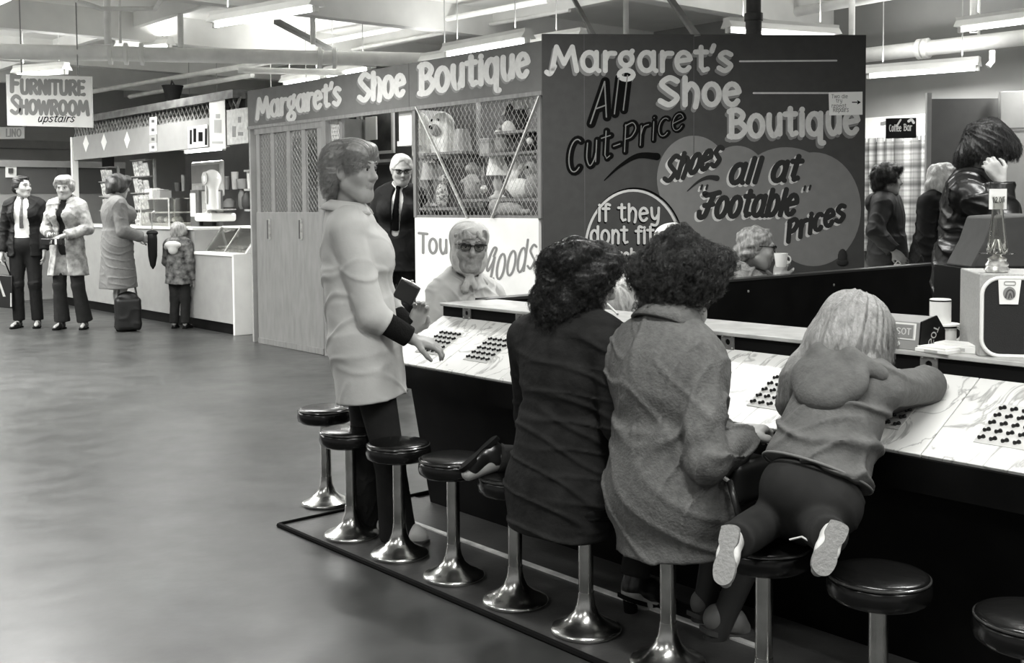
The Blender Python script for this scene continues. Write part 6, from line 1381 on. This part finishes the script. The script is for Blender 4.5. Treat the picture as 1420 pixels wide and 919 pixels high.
# 5 --- the child leaning over the counter
o = Vector((ST[8].x, ST[8].y, 0)); sv = Vector((ST[8].x, ST[8].y, 0))
elR = on_board(1290, 550) + NRM * .042; wrR = on_board(1222, 572) + NRM * .03; elL = on_board(1104, 578) + NRM * .05; wrL = on_board(1150, 560) + NRM * .03
f = Fig(o, (V - U * .15)[:2], .64, dict(pel=wp(1128, 668, 2.97), neck=wp(1180, 515, 3.07), head=wp(1183, 470, 3.13), shR=wp(1228, 540, 3.00), shL=wp(1130, 532, 3.16), elR=elR, wrR=wrR, elL=elL, wrL=wrL,
    hipL=wp(1104, 692, 2.99), hipR=wp(1150, 700, 2.90), knL=sv + V * .12 + U * .01 + Z * .532, knR=sv + V * .06 - U * .095 + Z * .535, anL=wp(1016, 752, 2.79), toL=wp(1006, 806, 2.74), anR=wp(1152, 744, 2.72), toR=wp(1134, 790, 2.68)), head=(8, 28, 0), vox=.0055, hk=.93, girth=1.05)
f.body('small fair haired child in a grey hooded jacket kneeling on a stool at the counter', hands=(dict(sd='R', curl=.4, nrm=-NRM, size=1.1), dict(sd='L', curl=.4, nrm=-NRM, size=1.1)))
f.eyes()
f.hair(H_BLOND, [((0, -.012, .046), (.106, .118, .100)), ((0, -.07, -.03), (.100, .062, .105)), ((.078, -.02, -.05), (.042, .075, .10)), ((-.078, -.02, -.05), (.042, .075, .10)), ((.10, -.05, -.14), (.035, .045, .07)), ((-.105, -.055, -.13), (.05, .045, .055)), ((-.14, -.06, -.16), (.03, .03, .03)), ((0, .06, .09), (.075, .06, .04))], lambda s: strands(.0022, 30, 6, 0, 1.0, .0025, 24)(s), face=(.066, .055, .11), fc=(0, .125, -.04), vox=.0045, fuzz=dict(n=2600, L=.06, normal=.12, down=1.0, rnd=.15, kids=12, r=.0005))
up5 = f.up; bk = -f.T.col[1]
hem = f.spine(.06) + bk * .0
def hood(S):
    n = f.J['neck']; x = f.T.col[0]
    S.cap(n + x * .07 + up5 * .0, n - x * .07 + up5 * .0, .04, None, .03)
    S.cone(f.spine(.62), hem, (.130, .105), (.150, .135), f.T.col[0], .04)
f.coat(HOODC, .026, None, None, (.95, .95), 'hooded_jacket', fold=.013, seed=51, bust=0, ext=hood, vox=.005, neck=.075, lam=.07, opening=lambda S: S.cut(hem, hem - f.spine(.55)))
S = Sdf(.005); n5 = f.J['neck']; xx = f.T.col[0]
S.ell(n5 - up5 * .060 + bk * .088, (.118, .046, .085), f.T, .02); S.ell(n5 - up5 * .115 + bk * .098, (.070, .036, .045), f.T, .03)
for sg in (-1, 1): S.cap(n5 + xx * sg * .105 - up5 * .005 + bk * .03, n5 + xx * sg * .05 + bk * .105 + up5 * .012, .024, .022, .025)
S.cap(n5 + up5 * .03 + bk * .02, n5 + up5 * .2 + bk * .05, .075, .09, .015, 0, 's'); S.disp.append(folds(77, f.T @ Vector((.6, 0, 1)), .09, .006)); f.wear('hood', S, HOODC)
b = MB(); x5 = f.T.col[0]; ring = [hem + f.T @ Vector((.153 * math.cos(t), .138 * math.sin(t), .006)) for t in [i * math.pi / 20 for i in range(40)]]; b.tube(ring, .004, 8, closed=True); b.build('hem_band', mat('pale_hem', .15, .85), f.root, smooth=180)
S = Sdf(.0055); q = f.J
S.ell(f.J['pel'] + up5 * -.03 + bk * .02, (.122, .107, .10), f.T, .04)
for sd in 'RL':
    S.cap(q['hip' + sd], q['kn' + sd], .088, .070, .05); S.cap(q['kn' + sd], q['kn' + sd].lerp(q['an' + sd], .75), .055, .045, .03); S.cone(q['kn' + sd].lerp(q['an' + sd], .5), q['kn' + sd].lerp(q['an' + sd], .95), .046, .050, None, .02)
S.disp.append(folds(19, (.6, .2, .8), .06, .006)); f.wear('trousers', S, TROUS2)
SOLEW = mat('pale_rubber_sole', .24, .7, noise=.1, scale=60, bump=.4, bscale=120)
for sd in 'RL': f.shoe(sd, SHOEW, SOLEW, flat=False, wide=1.12, top=.2)
b = MB(); b.tube([wp(1095, 748, 2.80), wp(1112, 744, 2.78), wp(1122, 750, 2.77), wp(1130, 755, 2.75)], .0028, 6); b.build('shoelace', SHOEW, f.root)

# 6 --- people beyond the ledge
def seated(o, face, k, zoff, **over):
    J = dict(pel=(0, 0, .56), neck=(0, .03, 1.06), head=(0, .07, 1.20), shR=(.17, .02, 1.0), shL=(-.17, .02, 1.0), elR=(.22, .08, .74), elL=(-.22, .08, .74), wrR=(.12, .28, .80), wrL=(-.12, .28, .80), hipR=(.09, 0, .53), hipL=(-.09, 0, .53), knR=(.1, .4, .5), knL=(-.1, .4, .5), anR=(.1, .36, .09), anL=(-.1, .36, .09), toR=(.11, .5, .03), toL=(-.11, .5, .03)); J.update(over); return J
o = Vector((.455, 5.12, 0)); st = copy_tree(proto); st.location = o; st['label'] = 'bar stool behind the counter under the fair haired attendant, out of sight'
f = Fig(o, (-.45, -.9), .9, seated(o, None, 1, 0, neck=wp(846, 452, 5.10), head=wp(862, 428, 5.02), shR=wp(818, 470, 5.15), shL=wp(880, 476, 5.05)), head=(0, 38, 0), vox=.008, hk=.98)
f.body('fair haired person bending low behind the counter between the two seated players', hands=(dict(sd='R'), dict(sd='L')))
f.hair(hairmat('pale_fair_hair', .30, .55), [((0, -.015, .045), (.095, .112, .092)), ((0, -.07, -.03), (.085, .055, .09)), ((.07, 0, -.02), (.03, .07, .07)), ((-.07, 0, -.02), (.03, .07, .07))], strands(.004, 30, 7, 0, 1.2, .004), vox=.006)
f.coat(WHITEC, .02, f.p(0, 0, .38), (.19, .17), seed=5, lap=.6); f.collar(SHIRT, .066, .05, .02); f.trousers(TROUS, .006, 0, .9, hips=False); [f.shoe(s, SHOEB) for s in 'RL']
o = Vector((1.0, 6.85, 0)); st = copy_tree(proto); st.location = o; st['label'] = 'bar stool beyond the island under the person in the white cap, out of sight'
f = Fig(o, (-.5, -.85), 1.0, seated(o, None, 1, 0, head=wp(930, 343, 6.72), neck=wp(926, 388, 6.8), shR=wp(890, 402, 6.85), shL=wp(962, 404, 6.7)), head=(0, 10, 0), vox=.008)
f.body('person in a white cap beyond the island, almost hidden behind the grey coated player', hands=(dict(sd='R'), dict(sd='L')))
f.hair(H_GREY, [((0, -.015, .035), (.092, .112, .085)), ((0, -.07, -.04), (.08, .05, .08))], curls(.008), vox=.008)
S = Sdf(.006); f.hd(S, 'u', .02, 0, (0, -.02, .075), (.100, .118, .070)); f.hd(S, 'u', .01, 0, (0, .10, .055), (.075, .05, .010)); S.cut(f.h(0, 0, .045), f.H @ Vector((0, .15, -1))); f.wear('white_cap', S, SHIRT)
f.coat(mat('pale_raincoat', .56), .02, f.p(0, 0, .38), (.19, .17), seed=6, lap=.6); f.trousers(TROUS, .006, 0, .9, hips=False); [f.shoe(s, SHOEB) for s in 'RL']
# man with glasses drinking
o = Vector((1.50, 7.20, 0)); st = copy_tree(proto); st.location = o; st['label'] = 'bar stool beyond the island under the man drinking from a cup, out of sight'
f = Fig(o, (.95, -.25), 1.05, seated(o, None, 1, 0, neck=wp(1034, 366, 7.18), head=wp(1050, 344, 7.08), shR=wp(1022, 388, 7.0), shL=wp(1045, 382, 7.36), elR=wp(1060, 428, 6.98), wrR=wp(1078, 384, 6.98), wrL=wp(1092, 420, 7.2), elL=wp(1060, 430, 7.3)), head=(6, 8, 0), vox=.007, hk=1.08)
f.body('grey haired man in glasses beyond the black panel, drinking from a white cup', hands=(dict(sd='R', dirv=Z * .9 + f.fw * .3 - f.rt * .2, nrm=f.fw * .3 - f.rt, curl=.9), dict(sd='L')), old=.8)
f.eyes(); f.glasses(INK, .003)
f.hair(H_GREY, [((0, -.02, .045), (.090, .110, .085)), ((0, -.075, -.03), (.078, .05, .07)), ((.068, -.04, -.01), (.026, .05, .05)), ((-.068, -.04, -.01), (.026, .05, .05))], curls(.007, 60, 120, 3), face=(.066, .07, .095), vox=.006)
f.coat(mat('grey_tweed', .21, .85, noise=.3, scale=90), .028, f.p(0, 0, .38), (.21, .19), seed=9, lap=.6, fold=.009); f.collar(mat('dark_tweed_collar', .05, .85), .070, .06, .02); f.trousers(TROUS, .006, 0, .9, hips=False); [f.shoe(s, SHOEB) for s in 'RL']
cpos = wp(1083, 360, 6.90); e = empty('cup', cpos - Z * .045, 'white cup held to the mouth of the man in glasses', 'cup'); MB().lathe(cpos - Z * .045, [(.028, 0), (.032, .01), (.043, .085), (.040, .085), (.030, .012), (.001, .012)], 24, caps=False).build('bowl', SHIRT, e); c_ = cpos + Vector((.05, -.0, 0)); MB().tube([c_ + Vector((.022 * math.sin(t) - .012, 0, -.024 * math.cos(t))) for t in [i * math.pi / 8 for i in range(9)]], .005, 8).build('handle', SHIRT, e)
# standing woman with hood
o = Vector((3.15, 9.32, 0)); 
f = Fig(o, (.86, -.5), 1.0, dict(head=wp(1231, 250, 9.28), neck=wp(1228, 273, 9.34), wrR=(.23, .10, .99), elR=(.26, -.05, 1.16)), head=(12, 0, 0), vox=.009, hk=1.02)
f.body('young woman with short dark hair in a dark hooded anorak standing by the plaid curtain', hands=(dict(sd='R'), dict(sd='L')))
f.eyes(); f.hair(H_BROWN, [((0, -.018, .048), (.098, .115, .092)), ((0, -.07, -.02), (.085, .055, .08)), ((.07, -.0, .02), (.03, .07, .05)), ((-.07, -.0, .02), (.03, .07, .05)), ((0, .06, .09), (.07, .05, .03))], curls(.009, 50, 100, 2), vox=.008, fuzz=dict(n=1200, L=.03, normal=.4, down=.5, rnd=.3, kids=6, r=.0008))
f.coat(mat('dark_anorak', .018, .7, noise=.25, scale=12), .04, f.p(0, .0, .72), (.21, .17), (.92, .92), 'anorak', bust=0, seed=12, fold=.008)
S = Sdf(.009); n5 = f.J['neck']; bk = -f.T.col[1]; S.ell(n5 - f.up * .05 + bk * .10, (.14, .065, .085), f.T, .02)
for sg in (-1, 1): S.cap(n5 + f.T.col[0] * sg * .10 - bk * .06 - f.up * .03, n5 + f.T.col[0] * sg * .09 + bk * .08, .036, None, .03)
f.wear('hood', S, mat('dark_anorak', .018)); f.trousers(TROUS2, .012, .01); [f.shoe(s, SHOEB) for s in 'RL']
q = f.J['wrR'] - Z * .10 * 1 + f.fw * .03; e = empty('carrier_bag', q - Z * .32, 'white carrier bag hanging from the hand of the woman in the dark anorak', 'bag'); b = MB(); b.prism([q + f.fw * x + Z * z - f.rt * .02 for x, z in ((-.10, -.30), (.10, -.31), (.12, -.05), (.03, -.04), (.03, .0), (-.03, .0), (-.03, -.04), (-.12, -.05))], f.rt * .045); b.build('bag_body', PAPER, e, bevel=.006); MB().tube([q + f.fw * -.025 + Z * -.005, q + Z * .03, q + f.fw * .025 + Z * -.005], .006, 6).build('handle', PAPER, e)
# blonde in a black coat
o = Vector((3.36, 8.95, 0))
f = Fig(o, (.55, -.2), 1.0, dict(head=wp(1308, 250, 8.9), neck=wp(1302, 276, 8.95)), head=(-10, 10, 0), vox=.009, hk=1.0)
f.body('fair haired person in a long black coat partly hidden behind the leather coated person', hands=(dict(sd='R'), dict(sd='L')), mats=[SKINP, LIP])
f.eyes(); f.hair(hairmat('very_fair_hair', .42, .7), [((0, -.018, .048), (.100, .118, .095)), ((0, -.07, -.04), (.09, .058, .10)), ((.072, -.0, -.02), (.032, .075, .08)), ((-.072, -.0, -.02), (.032, .075, .08))], curls(.010, 45, 90, 2), vox=.008)
f.coat(SUIT, .035, f.p(0, 0, .50), (.22, .19), (.95, .95), seed=13, fold=.008); f.collar(SUIT, .072, .06, .02); f.trousers(TROUS2, .01, .0); [f.shoe(s, SHOEB) for s in 'RL']
# leather coat, hand to the face
o = Vector((2.14, 5.26, 0))
f = Fig(o, (.93, .05), 1.03, dict(pel=wp(1338, 385, 5.28), neck=wp(1356, 245, 5.22), head=wp(1370, 208, 5.16), shR=wp(1340, 268, 5.06), shL=wp(1356, 262, 5.40), elR=wp(1389, 298, 4.98), wrR=wp(1388, 250, 4.99), elL=wp(1392, 306, 5.44), wrL=wp(1424, 318, 5.38)), head=(-4, 34, 0), vox=.006, hk=1.0)
f.body('dark haired person in a black leather coat standing with hand on face', hands=(dict(sd='R', dirv=Z * .82 - f.fw * .50 - f.rt * .10, nrm=-f.rt * .9 + f.fw * .2, curl=.75, size=.88), dict(sd='L', curl=.3)))
f.eyes(); f.hair(H_DARK, [((0, -.015, .046), (.096, .115, .094)), ((0, -.075, -.03), (.085, .048, .09)), ((.070, -.02, -.01), (.030, .06, .06)), ((-.070, -.02, -.01), (.030, .06, .06)), ((0, .068, .055), (.070, .045, .055))], lambda s: strands(.004, 32, 6, 2, 1.8, .004, 40)(s), face=(.068, .062, .10), fc=(0, .122, -.04), vox=.0055, fuzz=dict(n=2500, L=.03, normal=.25, down=.7, rnd=.3, kids=8, r=.0006))
f.coat(LEATHER, .032, f.p(-.0, .02, .62), (.21, .18), (.93, .93), 'leather_coat', seed=61, fold=.011, vox=.0065, bust=.02); f.collar(LEATHER, .074, .06, .03, gap=.4); f.trousers(TROUS, .01, .02); [f.shoe(s, SHOEB) for s in 'RL']

# 7 --- the old man in the doorway
o = Vector((-1.02, 9.75, 0))
f = Fig(o, (.10, -1), 1.065, dict(head=wp(557, 236, 9.62), neck=wp(553, 262, 9.72), shR=wp(529, 272, 9.74), shL=wp(584, 272, 9.74), wrR=(.2, .10, .90)), head=(6, 14, 0), vox=.008, hk=1.05, girth=1.05)
f.body('white haired old man in glasses, dark suit and tie standing in the boutique doorway', hands=(dict(sd='R'), dict(sd='L')), old=.8, mats=[SKINP, LIP])
f.eyes(); f.glasses(INK, .0045); f.hair(H_WHITE, [((0, -.02, .052), (.086, .104, .082)), ((0, -.07, .0), (.078, .05, .06)), ((.07, -.03, .02), (.022, .05, .045)), ((-.07, -.03, .02), (.022, .05, .045))], curls(.004, 60, 110, 2), face=(.070, .085, .105), fc=(0, .10, -.01), vox=.006)
def suit(f, shirt=SHIRT, tie=DARKG, hemz=.80, jm=SUIT, tr=SUIT, vee=.055, low=.85, seed=3, tie_w=.032):
    S = Sdf(f.vox); f.torso(S, .010, .04); up = (f.h(0, -.012, -.06) - f.J['neck']).normalized(); S.cone(f.J['neck'] - up * .02, f.J['neck'] + up * .055 * f.k, .068 * f.k, .064 * f.k, None, .015); S.cap(f.J['neck'] + up * .03, f.J['neck'] + up * .2, .054 * f.k, None, .004, 0, 's'); f.wear('shirt', S, shirt)
    fr_ = f.T.col[1]; x = f.T.col[0]; q = f.J['neck']
    def op(S):
        a = q + up * .06; b_ = f.spine(.30) if low > .5 else f.spine(-.42)
        for t in range(25):
            s = t / 24; c = a.lerp(b_, s) + fr_ * (.10 + .02 * s); S.cap(c, c + fr_ * .2, vee * (1.05 - low * s * .55) * f.k, None, .006, 0, 's')
    f.coat(jm, .024, f.p(0, 0, hemz), (.20 * f.k, .155 * f.k), (.94, .94), 'suit_jacket', seed=seed, fold=.006, opening=op, neck=.062)
    S = Sdf(.006); pts = [q + up * .02 * f.k + fr_ * .072 * f.k, f.spine(.80) + fr_ * .125 * f.k, f.spine(.60) + fr_ * .142 * f.k, f.spine(.33) + fr_ * .132 * f.k]
    for i in range(3): S.cone(pts[i], pts[i + 1], (tie_w * (.5 + .22 * i), .010), (tie_w * (.72 + .22 * i), .010), x, .01)
    S.ell(pts[0], (.022, .014, .018), f.T, .01); f.wear('necktie', S, tie)
    f.trousers(tr, .014, .012, 1.0, seed=seed + 1)
    for sd in 'RL': f.shoe(sd, SHOEB, BLACKM)
suit(f, tie=INK, hemz=.78)

# 8 --- the group at the far left
o = floorpt(39, 454)
f = Fig(o, (.12, -1), 1.045, dict(wrR=(.235, .06, .84), elR=(.235, -.02, 1.10), head=(.015, .01, 1.575)), head=(58, 0, 0), vox=.009, hk=1.04)
f.body('dark haired man in a dark suit, white shirt and tie standing at the far left', hands=(dict(sd='R'), dict(sd='L')))
f.eyes(); f.brows(H_DARK); f.hair(H_DARK, [((0, -.03, .048), (.086, .100, .082)), ((0, -.075, -.01), (.076, .045, .07)), ((.07, -.03, .01), (.020, .045, .05)), ((-.07, -.03, .01), (.020, .045, .05)), ((0, .03, .098), (.06, .05, .022))], strands(.003, 20, 3, 2), face=(.066, .07, .10), fc=(0, .10, -.03), vox=.008)
suit(f, tie=mat('patterned_tie', .03, .6, v2=.09, scale=60), hemz=.80, vee=.078, low=-.1, tie_w=.022)
q = f.J['wrR'] - Z * .10; e = empty('shopping_bag', Vector((q.x, q.y, q.z - .5)), 'dark shopping bag with pale stripes carried by the suited man at the far left', 'bag')
b = MB(); b.prism([q + Vector((x, -.05, z)) for x, z in ((-.12, -.52), (.12, -.54), (.13, -.16), (-.11, -.14))], Vector((0, .12, 0))); b.build('bag_body', mat('black_bag', .010, .4), e, bevel=.01); b = MB(); b.prism([q + Vector((x, -.055, z)) for x, z in ((.02, -.40), (.05, -.40), (-.02, -.18), (-.04, -.18))], Vector((0, .004, 0))); b.prism([q + Vector((x, -.055, z)) for x, z in ((.10, -.52), (.118, -.52), (.12, -.36), (.105, -.36))], Vector((0, .004, 0))); b.build('pale_stripe', PALEG, e)
b = MB(); b.tube([q + Vector((-.08, .0, -.15)), q + Vector((-.03, .0, .0)), q + Vector((.03, 0, .0)), q + Vector((.09, 0, -.16))], .008, 6); b.build('handle', INK, e)
o = floorpt(97, 456)
f = Fig(o, (-.12, -1), 1.03, dict(elR=(.25, .0, 1.12), elL=(-.25, .0, 1.12), wrR=(.07, .24, 1.06), wrL=(-.05, .25, 1.04), toR=(.10, .13, .03), anL=(-.15, -.06, .085), toL=(-.19, .08, .03), knL=(-.12, .02, .49)), head=(10, 4, 0), vox=.009, hk=1.04)
f.body('woman with pale curly hair in a pale patterned coat standing beside the suited man', hands=(dict(sd='R', nrm=Z, curl=.6), dict(sd='L', nrm=-Z, curl=.6)))
f.eyes(); f.hair(hairmat('ash_hair', .16, .42), [((0, -.02, .062), (.100, .112, .088)), ((0, -.07, -.0), (.09, .055, .075)), ((.07, -.01, .03), (.032, .065, .05)), ((-.07, -.01, .03), (.032, .065, .05)), ((0, .06, .10), (.075, .05, .035))], curls(.011, 48, 90, 6), face=(.062, .066, .085), fc=(0, .11, -.03), vox=.008)
PRINT = mat('printed_coat_cloth', .12, .8, v2=.48, scale=13, sharp=False)
def op14(S):
    fr_ = f.T.col[1]
    for t in [i * .25 for i in range(37)]:
        c = f.spine(1.0 - t * .22) + fr_ * (.115 if t < 4 else .14); S.cap(c, c + fr_ * .2, (.042 if t < 5 else .050 + .012 * (t - 5)), None, .006, 0, 's')
f.coat(PRINT, .030, f.p(0, 0, .60), (.24, .19), (.80, .80), 'patterned_coat', seed=15, fold=.008, opening=op14, bust=.03); f.collar(PRINT, .070, .06, .03)
S = Sdf(.009); f.torso(S, .012, .04, True, .02); f.wear('dark_jumper', S, KNIT); f.trousers(TROUS2, .014, .035, 1.0); [f.shoe(s, SHOEB, BLACKM) for s in 'RL']
q = f.J['wrR'].lerp(f.J['wrL'], .5) + f.fw * .08 - Z * .06; b = MB(); b.obox(q, f.rt, f.fw, Z, .11, .03, .035); w_ = setp(b.build('purse', mat('black_purse', .008), origin=q, bevel=.008), 'flat black purse held in front by the woman in the patterned coat', 'purse'); MB().obox(q - f.rt * .07 + f.fw * .031, f.rt, f.fw, Z, .012, .002, .03).build('clasp', PAPER, w_)
# woman in a grey coat at the counter
o = floorpt(166, 458)
f = Fig(o, (.86, .5), 1.035, dict(elR=(.22, .02, 1.10), wrR=(.17, .24, 1.02), elL=(-.22, .02, 1.1), wrL=(-.15, .26, 1.02), anR=(.07, -.02, .085), anL=(-.07, .0, .085), toR=(.08, .13, .03), toL=(-.08, .15, .03)), head=(0, 8, 0), vox=.009, hk=1.04, girth=1.12)
f.body('woman with dark curly hair in a knee length grey coat standing at the shop counter', hands=(dict(sd='R', curl=.8), dict(sd='L', curl=.8)))
f.eyes(); f.hair(H_BROWN, [((0, -.015, .055), (.108, .122, .095)), ((0, -.075, -.02), (.098, .062, .09)), ((.078, -.0, .0), (.04, .08, .07)), ((-.078, -.0, .0), (.04, .08, .07)), ((0, .06, .09), (.08, .06, .04))], curls(.012, 40, 80, 8), vox=.008)
f.coat(mat('grey_wool_coat', .15, .85, noise=.1, scale=40, bump=.2, bscale=60), .034, f.p(0, 0, .47), (.25, .21), (.93, .93), 'grey_coat', seed=17, fold=.007, bust=.03); f.collar(mat('grey_wool_coat', .15), .074, .06, .02)
S = Sdf(.009); f.legs(S, -.004, .03, 1.0); f.wear('stockings', S, mat('pale_stockings', .34, .6)); [f.shoe(s, mat('brown_shoe', .06, .4), BLACKM, heel=.03, top=0) for s in 'RL']
q = f.J['wrR'] + f.fw * .10; e = empty('umbrella', q, 'dark folded umbrella held by the woman in the grey coat', 'umbrella'); b = MB(); b.lathe(q + Z * .04, [(.05, 0), (.055, -.06), (.05, -.25), (.03, -.36), (.006, -.40)], 16); b.build('folded_cloth', SUIT, e, smooth=180); b = MB(); b.tube([q + Z * .04, q + Z * .28, q + Z * .30 + f.fw * .03, q + Z * .27 + f.fw * .05], .008, 8); b.build('handle', ALU, e)
b = MB(); b.ball(q + Z * .05 , (.07, .05, .035), 12); b.build('strap_band', SUIT, e)
q = floorpt(178, 459); e = empty('shopping_bag', q, 'dark shopping bag with a hoop handle standing on the floor by the grey coated woman', 'bag'); S = Sdf(.010); S.box(q + Z * .20, (.14, .09, .19), Matrix((f.fw, -f.rt, Z)).transposed(), .05, .02); S.ell(q + Z * .40, (.11, .07, .05), Matrix((f.fw, -f.rt, Z)).transposed(), .03); S.cut(q + Z * .002, -Z); S.disp.append(folds(3, (0, 0, 1), .12, .012)); S.build('bag_body', mat('black_bag', .010), e)
b = MB(); b.tube([q + Z * (.36 + .26 * math.sin(t)) + f.fw * .10 * math.cos(t) for t in [i * math.pi / 12 for i in range(13)]], .012, 8); b.build('handle', mat('bag_handle', .06, .5), e)
# child at the counter
o = floorpt(250, 455)
f = Fig(o, (.22, .97), .70, dict(wrR=(.23, .04, .80), wrL=(-.2, .2, .98), elL=(-.23, .03, 1.1), head=(0, .05, 1.575)), head=(0, 0, 0), vox=.008, hk=.86)
f.body('small child in a patterned hooded jacket seen from behind at the shop counter', hands=(dict(sd='R'), dict(sd='L')), mats=[SKINP, LIP])
f.eyes(); f.hair(hairmat('ash_hair', .16, .42), [((0, -.018, .048), (.100, .115, .095)), ((0, -.07, -.015), (.088, .05, .065)), ((.07, -.0, -.0), (.03, .07, .05)), ((-.07, -.0, -.0), (.03, .07, .05))], strands(.004, 26, 3, 0), vox=.008)
PRINT2 = mat('dark_print_cloth', .010, .8, v2=.24, scale=17)
f.coat(PRINT2, .034, f.p(0, 0, .74), (.25 * .7, .20 * .7), (.95, .95), 'patterned_jacket', seed=18, fold=.006, lam=.05)
S = Sdf(.008); n = f.J['neck']; bk = -f.T.col[1]; S.ell(n - f.up * .03 + bk * .105, (.10, .045, .045), f.T, .02); S.ell(n - f.up * .09 + bk * .11, (.055, .045, .05), f.T, .03); S.cap(n - f.T.col[0] * .11 - f.up * .06 + bk * .06, n - f.T.col[0] * .05 - f.up * .03 + bk * .11, .03, .03, .03); f.wear('pale_hood_lining', S, mat('pale_lining', .60, .9, bump=.3, bscale=60))
f.trousers(TROUS2, .018, .012, 1.0); [f.shoe(s, SHOEB, BLACKM) for s in 'RL']
